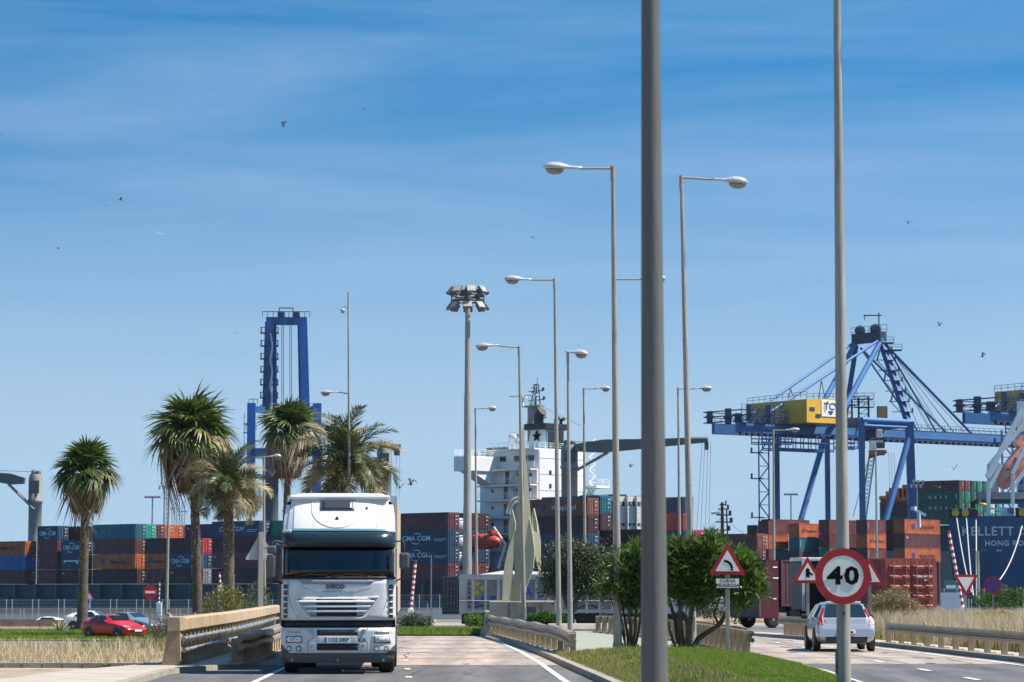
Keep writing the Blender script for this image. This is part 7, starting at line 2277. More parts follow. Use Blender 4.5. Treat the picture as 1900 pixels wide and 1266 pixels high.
# mooring ropes from the stern down to the quay
M_rope = mat('mooring_rope', (0.50, 0.47, 0.42), 0.8)
for k, (a, b, lb_) in enumerate((((1775, 962), (1803, 1100), 'leftmost mooring rope from the yellow fairlead'), ((1793, 962), (1806, 1105), 'second mooring rope from the left on the blue stern'), ((1811, 965), (1812, 1112), 'third mooring rope, hanging almost straight down the stern'), ((1899, 968), (1852, 1080), 'slanting mooring rope at the right picture edge'))):
 A = PT(*a, dK - 0.8); B = PT(*b, dK - 28)
 t = empty('mooring_rope', B, 0, lb_, 'rope', 'mooring ropes of the blue ship')
 pts = [A.lerp(B, i / 10) - B + Vector((0, 0, -1.2 * math.sin(math.pi * i / 10))) for i in range(11)]
 mb = MB(); mb.tube(pts, 0.09, 6); mb.build('strand', M_rope, t)
# tug mast, dark red
M_tug = mat('tug_red', (0.14, 0.02, 0.03), 0.6)
t = empty('tug_boat', (XU(1341, 440), 440, -3.3), 0, 'dark red tug mast with radar arms between the blurred pole and the crane', 'tug')
zq = lambda v: ZV(v, 440) + 3.3
mb = MB(); mb.tube([(0, 0, 1), (0, 0, zq(932))], [0.5, 0.22], 8); mb.tube([(1.0, 0, 8), (0.7, 0, zq(945))], 0.13, 6); mb.build('mast', M_tug, t)
mb = MB()
for v, w in ((938, 0.7), (946, 1.1), (957, 1.5), (970, 1.7), (985, 1.3)): mb.box(-w * 0.6, w, -0.3, 0.3, zq(v), zq(v) + 0.2); mb.box(w * 0.7, w, -0.2, 0.2, zq(v), zq(v) + 0.8)
mb.build('mast_platform', M_tug, t)
mb = MB(); mb.box(-1.8, -0.2, -0.3, 0.2, zq(957) + 0.2, zq(957) + 0.7, bev=0.08); mb.build('radar', M_shipw, t)
mb = MB()
for s_ in (-1, 1): mb.tube([(0, 0, zq(960)), (s_ * 4, 0, zq(995))], 0.03, 4)
mb.build('stays', M_boom, t)
mb = MB(); mb.box(-6, 6, -1.5, 4, 0.3, 5, bev=0.3); mb.box(-3, 3, 0, 3, 5, 8.5, bev=0.3); mb.build('hull', M_tug, t)
# ------------------------------------------------------------------ blue ship to shore gantry cranes
M_cb = mat('crane_blue', (0.020, 0.095, 0.27), 0.55, var=0.12, scale=0.2)
M_cbl = mat('crane_pale_blue', (0.06, 0.18, 0.42), 0.5, var=0.12, scale=0.2)
M_cdk = mat('crane_machinery', (0.02, 0.045, 0.10), 0.65)
M_yell = mat('machinery_house_yellow', (0.76, 0.40, 0.045), 0.6, var=0.1, scale=0.4)
dC = 600.0
def sts_crane(loc, label):
 root = empty('gantry_crane', loc, 0, label, 'crane', 'blue ship to shore gantry cranes')
 g = Vector((0.8, 0.6, 0)); w = Vector((0.6, -0.8, 0))
 GU, WU = 15.5, 27.0
 def Q(p, q, z, dx=0): return g * (GU * p) + w * (WU * q) + Vector((dx, 0, z))
 zz = lambda v: ZV(v, dC)
 B = lambda name, a, b, t, m=M_cb, t2=None, par=None: (lambda mb: mb.build(name, m, par or root))(MB().bar(a, b, t, t2))
 T = lambda name, a, b, r, m=M_cbl, par=None: (lambda mb: mb.build(name, m, par or root))(MB().tube([a, b], r, 10))
 zg = 1.0
 ztop = zz(790)
 legs = {}
 for nm, p, q, wd in (('A', 0, 0, 1.25), ('B', 1, 0, 1.1), ('C', 0, 1, 1.2), ('D', 1, 1, 1.7)):
  legs[nm] = B('leg', Q(p, q, 0), Q(p - (0.07 if nm == 'D' else 0), q, ztop), wd, M_cb, wd)
 for q in (0, 1):
  B('sill_beam', Q(-0.2, q, 2.6), Q(1.2, q, 2.6), 1.6, M_cb)
 for p in (0, 1):
  B('portal_beam', Q(p, 0, zz(793)), Q(p, 1, zz(793)), 1.2, M_cb, 1.6)
 for q in (0, 1):
  T('upper_tie_tube', Q(0, q, zz(790)), Q(1, q, zz(790)), 0.6)
  T('lower_tie_tube', Q(0, q, zz(800)), Q(1, q, zz(800)), 0.35)
  T('diagonal_brace', Q(0.1, q, 3.0), Q(0.96, q, zz(805)), 0.68, M_cbl)
 P0, P1 = -1.75, 5.2
 for q in (0.36, 0.64):
  gb = B('girder', Q(P0, q, zz(808)), Q(P1, q, zz(808)), 0.9, M_cbl if q > 0.5 else M_cb, 2.2)
 mb = MB()
 k = P0
 while k < P1:
  mb.bar(Q(k, 0.68, zz(819)), Q(k + 0.05, 0.68, zz(819)), 0.9, 0.8); k += 0.115
 mb.bar(Q(P0, 0.68, zz(817)), Q(P1, 0.68, zz(817)), 0.8, 0.25)
 o = mb.build('festoon', M_cdk, root); o['kind'] = 'stuff'
 mb = MB(); mb.bar(Q(P0, 0.7, zz(800)), Q(P1, 0.7, zz(800)), 0.9, 0.15); mb.build('walkway', M_cdk, root)
 def rails(a, b, h=1.2, par=None):
  L = (b - a).length; n = max(1, int(L / 1.8)); mb = MB()
  for z in (0.6, h): mb.bar(a + Vector((0, 0, z)), b + Vector((0, 0, z)), 0.09)
  for i in range(n + 1):
   p = a.lerp(b, i / n); mb.bar(p, p + Vector((0, 0, h)), 0.09)
  o = mb.build('handrail', M_cdk, par or root); o['kind'] = 'stuff'
 rails(Q(P0, 0.72, zz(799)), Q(P1, 0.72, zz(799)))
 rails(Q(P0, 0.3, zz(797)), Q(P1, 0.3, zz(797)))
 for (p, q, dz, sx) in ((-1.72, 0.3, -0.6, 1.2), (-1.62, 0.7, 0.4, 1.0), (-1.5, 0.5, -1.2, 1.6), (-1.38, 0.3, 0.2, 1.3), (-1.27, 0.7, 0.5, 1.1), (-1.12, 0.6, -1.4, 1.8)):
  c = Q(p, q, zz(797)); mb = MB(); mb.box(c.x - sx / 2, c.x + sx / 2, c.y - 1, c.y + 1, c.z, c.z + 3.2 + dz, bev=0.1)
  mb.box(c.x - sx * 0.75, c.x + sx * 0.75, c.y - 1.3, c.y + 1.3, c.z + 1.4, c.z + 1.6); mb.build('winch_housing', M_cdk, root)
 for z in (zz(797), zz(787), zz(778)):
  mb = MB(); mb.bar(Q(-1.8, 0.72, z), Q(-0.95, 0.72, z), 0.25, 0.2); mb.bar(Q(-1.8, 0.28, z), Q(-0.95, 0.28, z), 0.25, 0.2); mb.bar(Q(-1.8, 0.28, z), Q(-1.8, 0.72, z), 0.25); mb.build('platform_edge', M_cdk, root)
  rails(Q(-1.8, 0.73, z), Q(-0.95, 0.73, z))
 mb = MB()
 for i in range(9):
  p = -1.8 + 0.1 * i
  mb.bar(Q(p, 0.73, zz(797)), Q(p, 0.73, zz(775)), 0.14)
  if i < 8: mb.bar(Q(p, 0.73, zz(797)), Q(p + 0.1, 0.73, zz(786)), 0.12)
 o = mb.build('platform_posts', M_cdk, root); o['kind'] = 'stuff'
 mb = MB()
 for (pa, pb, va, vb_) in ((-1.45, -0.9, 817, 836), (-1.25, -0.1, 817, 846), (0.1, 0.5, 817, 838)):
  for q in (0.62, 0.74):
   n = max(2, int((pb - pa) / 0.13))
   for i in range(n + 1):
    p = pa + (pb - pa) * i / n; mb.bar(Q(p, q, zz(va)), Q(p, q, zz(vb_)), 0.2)
   for v in (va, (va + vb_) / 2, vb_ - 3, vb_): mb.bar(Q(pa, q, zz(v)), Q(pb, q, zz(v)), 0.22)
 o = mb.build('service_basket', M_cb, root); o['kind'] = 'stuff'
 hp0, hp1, hq0, hq1 = -0.90, -0.28, 0.22, 0.92
 z0, z1 = zz(798), zz(757)
 c = [Q(hp0, hq0, 0), Q(hp1, hq0, 0), Q(hp1, hq1, 0), Q(hp0, hq1, 0)]
 sh = Vector((0, 0, 0))
 mb = MB(); vs = [Vector((v.x, v.y, z0)) for v in c] + [Vector((v.x, v.y, z1 + (0.5 if i in (1, 2) else 0))) for i, v in enumerate(c)]
 mb.add(vs, [(3, 2, 1, 0), (4, 5, 6, 7), (0, 1, 5, 4), (1, 2, 6, 5), (2, 3, 7, 6), (3, 0, 4, 7)])
 me = mb.mesh('machinery_house', M_yell); recalc(me); mh = link('machinery_house', me, root)
 for (a, b) in ((c[3], c[2]), (c[0], c[3])):
  rails(Vector((a.x, a.y, z1)), Vector((b.x, b.y, z1 + 0.4)), 1.2, mh)
 ang = math.atan2(g.y, g.x)
 p_ = Q(-0.46, hq1, 0) ; nrm = w
 bz = (z0 + z1) / 2 + 0.7
 eb = empty('emblem_board', (p_.x + nrm.x * 0.05, p_.y + nrm.y * 0.05, bz)); eb.parent = mh; eb.rotation_euler = (0, 0, ang)
 mb = MB(); mb.box(-2.6, 2.6, -0.08, 0.0, -1.75, 1.75); bd = mb.build('board', M_signwhite, mh, eb.location, (0, 0, ang))
 bpy.data.objects.remove(eb)
 loc0 = bd.location
 link('lettering', text_mesh('TCV', 2.1, M_txtb, 0.02, 0.05, 0.95, 'CENTER', 1.15), mh, loc0 + nrm * 0.11 + g * 0.3 + Vector((0, 0, 0.35)), (0, 0, ang))
 mb = MB()
 for i in range(7):
  a0 = math.pi * (1.05 + 0.9 * i / 7); a1 = math.pi * (1.05 + 0.9 * (i + 1) / 7)
  mb.prism([(0.75 * math.cos(a0), 0.2 + 0.95 * math.sin(a0)), (0.75 * math.cos(a1), 0.2 + 0.95 * math.sin(a1)), (0.0, 0.1)], -0.02, 0.0)
 me = mb.mesh('blue_crescent', M_txtb); recalc(me); link('blue_crescent', me, mh, loc0 + nrm * 0.11 + Vector((0, 0, -0.6)), (0, 0, ang))
 mb = MB()
 for i in range(8):
  a0 = math.pi * (0.55 + 0.7 * i / 8); a1 = math.pi * (0.55 + 0.7 * (i + 1) / 8); r0, r1 = 1.35, 1.55
  mb.prism([(1.1 * r1 * math.cos(a0), r1 * math.sin(a0)), (1.1 * r1 * math.cos(a1), r1 * math.sin(a1)), (1.1 * r0 * math.cos(a1), r0 * math.sin(a1)), (1.1 * r0 * math.cos(a0), r0 * math.sin(a0))], -0.02, 0.0)
 me = mb.mesh('orange_arc', CCo); recalc(me); link('orange_arc', me, mh, loc0 + nrm * 0.11 + g * (-0.3) + Vector((0, 0, 0.1)), (0, 0, ang))
 for k, dz in ((-0.80, -0.6), (-0.69, -2.0)):
  p_ = Q(k, hq1, bz + dz); mb = MB(); mb.box(-0.7, 0.7, -0.1, 0.0, 0, 0.7); mb.build('vent', M_cdk, mh, p_ + nrm * 0.02, (0, 0, ang))
 za = zz(640)
 ap = [Q(1.0, 0.36, za), Q(1.0, 0.66, za)]
 B('pylon_leg', Q(1.0, 0.2, ztop), ap[0], 1.0, M_cb); B('pylon_leg', Q(0.95, 0.98, ztop), ap[1], 1.15, M_cb, 1.3)
 T('pylon_back_tube', Q(0.0, 0.43, ztop), ap[0] + Vector((0, 0, 0.8)), 0.6); T('pylon_back_tube', Q(0.0, 0.72, ztop), ap[1] + Vector((0, 0, 0.8)), 0.62)
 mb = MB(); a, b = ap; mb.bar(a + (a - b) * 0.06 + Vector((0, 0, 1.4)), b + (b - a) * 0.06 + Vector((0, 0, 1.4)), 2.0, 2.2)
 mb.build('apex_beam', M_cdk, root)
 for k in (0.15, 0.75):
  c_ = a.lerp(b, k) + Vector((0, 0, 3.2)); mb = MB(); mb.lathe([(1.15, -0.5), (1.15, 0.5)], 14, Matrix.Translation(c_) @ Matrix.Rotation(math.pi / 2, 4, 'X')); mb.box(c_.x - 0.9, c_.x + 0.9, c_.y - 0.9, c_.y + 0.9, c_.z - 0.6, c_.z + 0.9, bev=0.2); mb.build('sheave_block', M_cdk, root)
 rails(a + (a - b) * 0.2 + Vector((0, 0, 2.4)), b + (b - a) * 0.2 + Vector((0, 0, 2.4)), 1.6)
 mb = MB(); q_ = b + Vector((-0.6, 0, 2.5)); mb.bar(q_, q_ + Vector((0, 0, 4.2)), 0.25); mb.bar(q_ + Vector((-3.4, 0, 3.6)), q_ + Vector((0.6, 0, 3.6)), 0.25); mb.bar(q_ + Vector((-3.2, 0, 3.6)), q_ + Vector((-3.2, 0, 2.6)), 0.15); mb.build('jib', M_cdk, root)
 for s_, dx in ((0, 0.0), (1, 1.8)):
  mb = MB(); c_ = ap[1] + Vector((1.0 + dx, 0, -0.2 - s_ * 1.6)); mb.box(c_.x - 1.2, c_.x + 1.5, c_.y - 1, c_.y + 1, c_.z, c_.z + 0.25); mb.build('apex_platform', M_cdk, root)
  rails(c_ + Vector((-1.2, -1, 0.2)), c_ + Vector((1.5, -1, 0.2)))
 for q, pe, ap_ in ((0.36, -1.35, ap[0]), (0.64, -1.45, ap[1])):
  T('back_stay', Q(pe, q, zz(800)), ap_ + Vector((0, 0, 1.0)), 0.30)
  m_ = Q(pe, q, zz(800)).lerp(ap_, 0.45 if q < 0.5 else 0.52)
  mb = MB()
  for dx in (-0.8, 0.9): mb.bar(m_, Vector((m_.x + dx, m_.y, z1 + 0.2)), 0.16)
  mb.build('stay_support', M_cdk, root)
 for q, pe, ap_, r in ((0.36, 2.9, ap[0], 0.28), (0.64, 2.86, ap[1], 0.32), (0.64, 2.12, ap[1], 0.22), (0.36, 2.28, ap[0], 0.22)):
  T('fore_stay', Q(pe, q, zz(800)), ap_ + Vector((1.0, 0, -0.6)), r, M_cb)
 for i in range(4):
  q = 0.42 + 0.06 * i
  T('hoist_rope', Q(2.2 + 0.15 * (i % 2), q, zz(800)), ap[1] + Vector((0.6, 0, -1.0 - i * 0.4)), 0.07, M_steel)
  T('hoist_rope', Q(2.7 + 0.1 * (i % 2), q, zz(800)), ap[1] + Vector((0.8, 0, 0.4 - i * 0.3)), 0.07, M_steel)
 a0 = Q(0.95, 0.98, ztop)
 for i in range(7):
  c_ = a0.lerp(ap[1], 0.12 + 0.13 * i)
  mb = MB(); mb.box(c_.x - 0.5, c_.x + 1.7, c_.y - 1.2, c_.y, c_.z, c_.z + 0.14); mb.box(c_.x + 1.3, c_.x + 1.6, c_.y - 1.2, c_.y - 0.9, c_.z, c_.z + 0.9); mb.build('landing', M_cdk, root)
  if i < 6:
   d_ = a0.lerp(ap[1], 0.12 + 0.13 * (i + 1)); mb = MB(); mb.bar(c_ + Vector((-2.6 if i % 2 else -1.2, -1.3, 0)), d_ + Vector((-1.2 if i % 2 else -2.6, -1.3, 0)), 0.35, 0.15); mb.box(c_.x - 3.0, c_.x - 1.0, c_.y - 1.4, c_.y - 1.0, c_.z, c_.z + 0.15); mb.build('stair_flight', M_cdk, root)
 for (p, q) in ((0.48, 0.55), (0.98, 0.45)):
  c_ = Q(p, q, 0); mb = MB(); h0, h1 = zz(790), zz(737)
  for sx in (-1.1, 1.1):
   for sy in (-0.8, 0.8): mb.bar((c_.x + sx, c_.y + sy, h0), (c_.x + sx, c_.y + sy, h1), 0.22)
  for i in range(6):
   z = h0 + (h1 - h0) * i / 5
   mb.bar((c_.x - 1.1, c_.y - 0.8, z), (c_.x + 1.1, c_.y - 0.8, z), 0.15)
   if i < 5: mb.bar((c_.x - 1.1, c_.y - 0.8, z), (c_.x + 1.1, c_.y - 0.8, z + (h1 - h0) / 5), 0.13)
  for z in (zz(757), zz(742)): mb.box(c_.x - 2.2, c_.x + 2.2, c_.y - 1.2, c_.y + 1.2, z, z + 0.15)
  mb.build('lattice_tower', M_cdk, root)
  for z in (zz(757), zz(742)): rails(Vector((c_.x - 2.2, c_.y - 1.2, z + 0.15)), Vector((c_.x + 2.2, c_.y - 1.2, z + 0.15)))
 c_ = Q(1.12, 0.6, zz(790)); mb = MB(); mb.box(c_.x - 1.4, c_.x + 0.8, c_.y - 1, c_.y + 1, c_.z, c_.z + 4.2, bev=0.1); mb.build('ochre_cabinet', CCo2, root)
 c_ = Q(0.75, 0.62, zz(800)); mb = MB(); mb.box(c_.x - 2.5, c_.x + 2.5, c_.y - 1.5, c_.y + 1.5, c_.z - 2.5, c_.z + 0.8, bev=0.1); mb.build('trolley', M_cdk, root)
 c_ = Q(0, 0, 0) + Vector((-3.0, -1.6, 0)); mb = MB()
 zA = 3.0; n = 12
 for sx in (-1.1, 1.1):
  for sy in (-0.7, 0.7): mb.bar((c_.x + sx, c_.y + sy, 0), (c_.x + sx, c_.y + sy, zz(818)), 0.18)
 hh = (zz(818)) / n
 for i in range(n):
  s_ = 1 if i % 2 else -1
  mb.bar((c_.x - 1.1 * s_, c_.y - 0.7, i * hh), (c_.x + 1.1 * s_, c_.y - 0.7, (i + 1) * hh), 0.25)
  mb.bar((c_.x - 1.1, c_.y - 0.7, i * hh), (c_.x + 1.1, c_.y - 0.7, i * hh), 0.15)
 mb.build('stair_tower', M_cb, root)
 for i in (3, 6, 9, 11):
  mb = MB(); z = i * hh; mb.box(c_.x - 3.0, c_.x - 0.2, c_.y - 1.3, c_.y + 0.4, z, z + 0.2); mb.box(c_.x - 3.0, c_.x - 2.6, c_.y - 1.3, c_.y - 0.9, z, z + 1.2); mb.build('stair_landing', M_cdk, root)
 p_ = Q(0.25, 0.64, zz(809));
 return root
CCo = mat('logo_orange', (0.55, 0.22, 0.05), 0.6)
CCo2 = mat('ochre_paint', (0.38, 0.22, 0.10), 0.6)
A_ = Vector((XU(1443, dC), dC, 0))
c1 = sts_crane(A_, 'blue gantry crane with a yellow machinery house lettered TCV, behind the 40 sign pole')
c2 = copy_tree(c1)
c2['label'] = 'second blue gantry crane, only its rear end reaching in at the right picture edge'
c2.location = (XU(1897, 572), 572, 0.6)
# ------------------------------------------------------------------ crane seen end on, behind the palms
dL = 600.0
tL = empty('gantry_crane', (XU(528, dL), dL, 0), R(2), 'bright blue gantry crane seen end on, its tall frame rising behind the palms', 'crane', 'blue ship to shore gantry cranes')
M_cbr = mat('crane_bright_blue', (0.012, 0.12, 0.42), 0.5, var=0.1, scale=0.2)
def LP(u, v, y=0): return Vector((XU(u, dL) - tL.location.x, y, ZV(v, dL)))
def LB(name, a, b, t, m=M_cb, t2=None): return MB().bar(a, b, t, t2).build(name, m, tL)
LB('pylon_leg', LP(492, 760), LP(496, 598), 1.9, M_cb); LB('pylon_leg', LP(565, 760), LP(559, 598), 1.8, M_cbr)
LB('pylon_back_leg', LP(504, 760, 8), LP(504, 600, 2), 1.0, M_cbr); LB('pylon_back_leg', LP(554, 760, 8), LP(552, 600, 2), 1.0, M_cbr)
LB('leg', LP(467, 960, -6), LP(467, 752, -6), 1.8, M_cbr); LB('leg', LP(588, 960, -6), LP(588, 752, -6), 1.9, M_cbr)
LB('portal_beam', LP(466, 842, -6), LP(590, 842, -6), 1.8, M_cb); LB('shoulder_beam', LP(466, 762, -6), LP(493, 762, 0), 1.3, M_cb); LB('shoulder_beam', LP(564, 762, 0), LP(588, 762, -6), 1.3, M_cb)
LB('apex_beam', LP(490, 596), LP(566, 596), 1.6, M_cb, 1.7)
for u in (512, 540):
 mb = MB(); c_ = LP(u + 6, 589); mb.box(c_.x - 0.8, c_.x + 0.8, -1, 1, c_.z, c_.z + 1.2, bev=0.2); mb.build('sheave_block', M_cdk, tL)
mb = MB(); a = LP(514, 585); b = LP(540, 585); mb.bar(a, a + Vector((0, 0, 1.6)), 0.2); mb.bar(b, b + Vector((0, 0, 1.6)), 0.2); mb.bar(a + Vector((0, 0, 1.6)), b + Vector((0, 0, 1.6)), 0.22); mb.build('gantry_frame', M_cdk, tL)
for u in (519, 522, 534, 537):
 LB('hoist_rope', LP(u, 600), LP(u + 1.5, 762), 0.16, M_steel)
for i in range(7):
 v = 620 + i * 24
 for (u, s_) in ((486, -1), (508, 1)):
  c_ = LP(u, v); mb = MB(); mb.box(c_.x - 0.7, c_.x + 0.7, -2, 0, c_.z, c_.z + 0.2); mb.box(c_.x + s_ * 0.55 - 0.08, c_.x + s_ * 0.55 + 0.08, -2, 0, c_.z, c_.z + 1.4); mb.box(c_.x - 0.7, c_.x + 0.7, -2.05, -1.95, c_.z + 1.2, c_.z + 1.35); mb.build('landing', M_cdk, tL)
 if i < 6: LB('stair_flight', LP(503 if i % 2 else 499, v, -2), LP(499 if i % 2 else 503, v + 24, -2), 0.35, M_steel)
for (u0, u1, v) in ((484, 572, 590), (460, 476, 752), (455, 474, 800)):
 a, b = LP(u0, v, -2), LP(u1, v, -2); mb = MB(); mb.bar(a + Vector((0, 0, 1.2)), b + Vector((0, 0, 1.2)), 0.15); n = int((b - a).length / 1.2) + 1
 for i in range(n + 1): p = a.lerp(b, i / n); mb.bar(p, p + Vector((0, 0, 1.2)), 0.12)
 o = mb.build('handrail', M_cdk, tL); o['kind'] = 'stuff'
for v in (790, 806):
 LB('side_platform', LP(452, v, -6), LP(474, v, -6), 0.3, M_steel)
LB('side_mast', LP(454, 770, -6), LP(454, 842, -6), 0.15, M_steel)
# ------------------------------------------------------------------ other port equipment
def flood_mast(u, vb, vt, d, w, label, n=6, ringy=False, r=0.25, cat='floodlight mast'):
 x = XU(u, d); z0 = min(ZV(vb, d), 0); t = empty('floodlight_mast', (x, d, z0), 0, label, cat, 'port floodlight masts')
 h = ZV(vt, d) - z0; W_ = w / F * d / 2
 mb = MB(); mb.tube([(0, 0, 0), (0, 0, h)], [r, r * 0.55], 10); mb.build('pole', M_steel, t)
 mb = MB(); mb.box(-W_, W_, -0.1, 0.1, h - 0.15, h + 0.05); mb.build('crossbar', M_steel, t)
 for i in range(n):
  mb = MB(); x_ = -W_ + (2 * W_) * (i + 0.5) / n; q = W_ / n * 0.8
  if ringy: mb.box(x_ - q, x_ + q, -0.5, 0.3, h + 0.05, h + 0.3, bev=0.05)
  else: mb.box(x_ - q, x_ + q, -0.35, 0.15, h + (0.25 if i % 2 else -0.75), h + (0.95 if i % 2 else -0.1), bev=0.05)
  mb.build('floodlight', M_head, t)
 return t
flood_mast(137, 1100, 936, 560, 18, 'tiny floodlight mast behind the containers left of the short fan palm', 4)
flood_mast(281, 1100, 923, 520, 30, 'flat topped floodlight mast above the orange container doors', 5, True)
flood_mast(303, 1100, 902, 560, 22, 'floodlight mast with two rows of lamps right beside the slim lamp pole', 6)
flood_mast(1469, 1100, 918, 560, 26, 'small floodlight mast between the crane legs', 5, True)
flood_mast(1704, 1100, 899, 560, 26, 'floodlight mast before the dark green containers', 6)
flood_mast(1628, 1150, 818, 230, 26, 'tall slim mast with two pale floodlights right of the 40 sign', 2, False, 0.13)
flood_mast(1204, 1100, 960, 560, 10, 'mast almost hidden by the thick blurred pole', 2)
# high mast with two rings of floodlights
d = 240; x = XU(867, d); z0 = zt(x, d)
t = empty('high_mast', (x, d, z0), 0, 'tall floodlight mast crowned by two rings of square lamps, left of the ship', 'floodlight mast')
h = ZV(560, d) - z0
mb = MB(); mb.tube([(0, 0, 0), (0, 0, h * 0.35), (0, 0, h * 0.36), (0, 0, h * 0.7), (0, 0, h * 0.71), (0, 0, h)], [0.42, 0.37, 0.34, 0.30, 0.27, 0.22], 16); mb.build('pole', M_pole, t)
zr = ZV(556, d) - z0
mb = MB()
for z in (zr - 0.15, zr + 0.35):
 mb.tube([(1.45 * math.cos(a), 1.45 * math.sin(a), z) for a in np.linspace(0, 2 * math.pi, 25)], 0.09, 6, caps=False)
for k in range(8):
 a = k * math.pi / 4; mb.bar((0, 0, zr), (1.45 * math.cos(a), 1.45 * math.sin(a), zr), 0.12)
 mb.bar((1.45 * math.cos(a), 1.45 * math.sin(a), zr - 0.7), (1.45 * math.cos(a), 1.45 * math.sin(a), zr + 0.9), 0.09)
mb.lathe([(0.3, zr - 0.5), (0.3, zr + 0.9), (0.15, zr + 1.2)], 10)
mb.build('lamp_ring', M_greyp, t)
M_hdk = mat('dark_lamp_housing', (0.13, 0.135, 0.145), 0.5)
M_flens = mat('floodlight_glass', (0.42, 0.40, 0.33), 0.2, var=0.2, scale=4)
for rowz, tilt in ((zr + 0.80, 38), (zr - 0.62, 38)):
 for k in range(8):
  a = k * math.pi / 4 + (0.2 if rowz > zr else 0.0)
  r_ = 1.62
  fl = MB(); fl.box(-0.42, 0.42, -0.12, 0.12, -0.38, 0.38, bev=0.04)
  f_ = fl.build('floodlight', M_hdk, t, (r_ * math.cos(a), r_ * math.sin(a), rowz), (R(-tilt), 0, a + math.pi / 2))
  mb = MB(); mb.box(-0.36, 0.36, -0.14, -0.121, -0.32, 0.32); mb.build('lens', M_flens, f_)
# lattice masts behind the left stacks
t = empty('lattice_mast', (XU(320, 560), 560, 0), 0, 'group of thin lattice masts behind the containers, right of the slim lamp pole', 'lattice mast')
z1 = ZV(905, 560)
for k, (dx, top) in enumerate(((-1.2, 905), (0.0, 925), (1.0, 900), (2.1, 930))):
 zt_ = ZV(top, 560); mb = MB()
 for s_ in (-0.3, 0.3): mb.bar((dx + s_, 0, 0), (dx + s_, 0, zt_), 0.1)
 for i in range(24):
  z = zt_ * i / 24; mb.bar((dx - 0.3, 0, z), (dx + 0.3, 0, z + zt_ / 24), 0.08)
 mb.bar((dx - 1.0, 0, zt_ - 2.2), (dx + 1.0, 0, zt_ - 2.2), 0.15)
 mb.build('lattice', M_steel, t)
# mobile harbour crane: lattice boom and orange cab part, behind the blue crane legs
M_ochre = mat('rusty_orange', (0.34, 0.12, 0.05), 0.7, var=0.3, scale=1)
d = 620; t = empty('mobile_crane', (XU(1600, d), d, 0), 0, 'mobile harbour crane with lattice boom between the blue crane legs', 'crane')
def mp(u, v, y=0): return Vector((XU(u, d) - t.location.x, y, ZV(v, d)))
mb = MB(); a1, a2, b1, b2 = mp(1597, 965), mp(1608, 965), mp(1616, 845), mp(1626, 845)
mb.bar(a1, b1, 0.28); mb.bar(a2, b2, 0.28)
for i in range(16):
 p = a1.lerp(b1, i / 16); q = a2.lerp(b2, (i + 1) / 16); mb.bar(p, q, 0.15); mb.bar(a2.lerp(b2, i / 16), a1.lerp(b1, (i + 1) / 16), 0.13)
mb.build('lattice_boom', M_crane_g, t)
mb = MB(); c_ = mp(1632, 845); mb.box(c_.x - 2.0, c_.x + 1.5, -1, 1, c_.z, c_.z + 1.2); mb.bar(mp(1616, 848), mp(1648, 838), 0.8); mb.build('boom_head', M_ochre, t)
mb = MB(); c_ = mp(1633, 832); mb.box(c_.x - 1.4, c_.x + 1.4, -1, 1, c_.z, c_.z + 2.2, bev=0.15); mb.build('cab', M_greyp, t)
mb = MB(); mb.tube([mp(1584, 960), mp(1612, 860)], 0.08, 4); mb.build('stay_rope', M_steel, t)
for k in range(3):
 mb = MB(); mb.tube([mp(1652 + 5 * k, 840), mp(1653 + 5 * k, 905)], 0.05, 4); mb.build('hoist_rope', M_steel, t)
mb = MB(); mb.box(-3, 3, -2, 2, 1, 5, bev=0.2); mb.build('undercarriage', M_ochre, t)
d = 690; t = empty('ship_hatch_crane', (XU(1668, d), d, 0), 0, 'rusty orange crane machinery on top of the green containers by the blue crane leg', 'crane')
def mp(u, v, y=0): return Vector((XU(u, d) - t.location.x, y, ZV(v, d)))
mb = MB(); a = mp(1636, 929); b = mp(1695, 929); mb.bar(a, b, 1.2, 1.6); mb.build('beam', M_ochre, t)
mb = MB()
for (u, v, w_, h_) in ((1655, 915, 1.2, 1.5), (1664, 910, 1.6, 2.2), (1676, 912, 1.0, 2.4), (1683, 905, 0.8, 2.6), (1650, 922, 2.2, 0.8)):
 c_ = mp(u, v); mb = MB(); mb.box(c_.x - w_, c_.x + w_, -1, 1, c_.z - h_, c_.z + h_ * 0.3, bev=0.15); mb.build('winch', M_ochre, t)
mb = MB(); mb.box(-4, 4, 3, 5, 0, mp(1668, 931).z); mb.build('support', M_tframe, t)
# small dome antenna at the lit stack end
d = 480; t = empty('deck_fitting', (XU(1707, d), d, 0), 0, 'small white winch fitting on top of the lit orange containers', 'deck fitting')
mb = MB(); z = ZV(963, d); mb.tube([(0, 0, z - 1.5), (0, 0, z + 0.9)], 0.35, 8); mb.bar((-1.4, 0, z + 2.0), (1.2, 0, z + 0.6), 0.5); mb.lathe([(0.5, 0), (0.5, 0.7)], 10, Matrix.Translation((-0.9, 0, z + 1.5))); mb.build('winch', M_shipw, t)
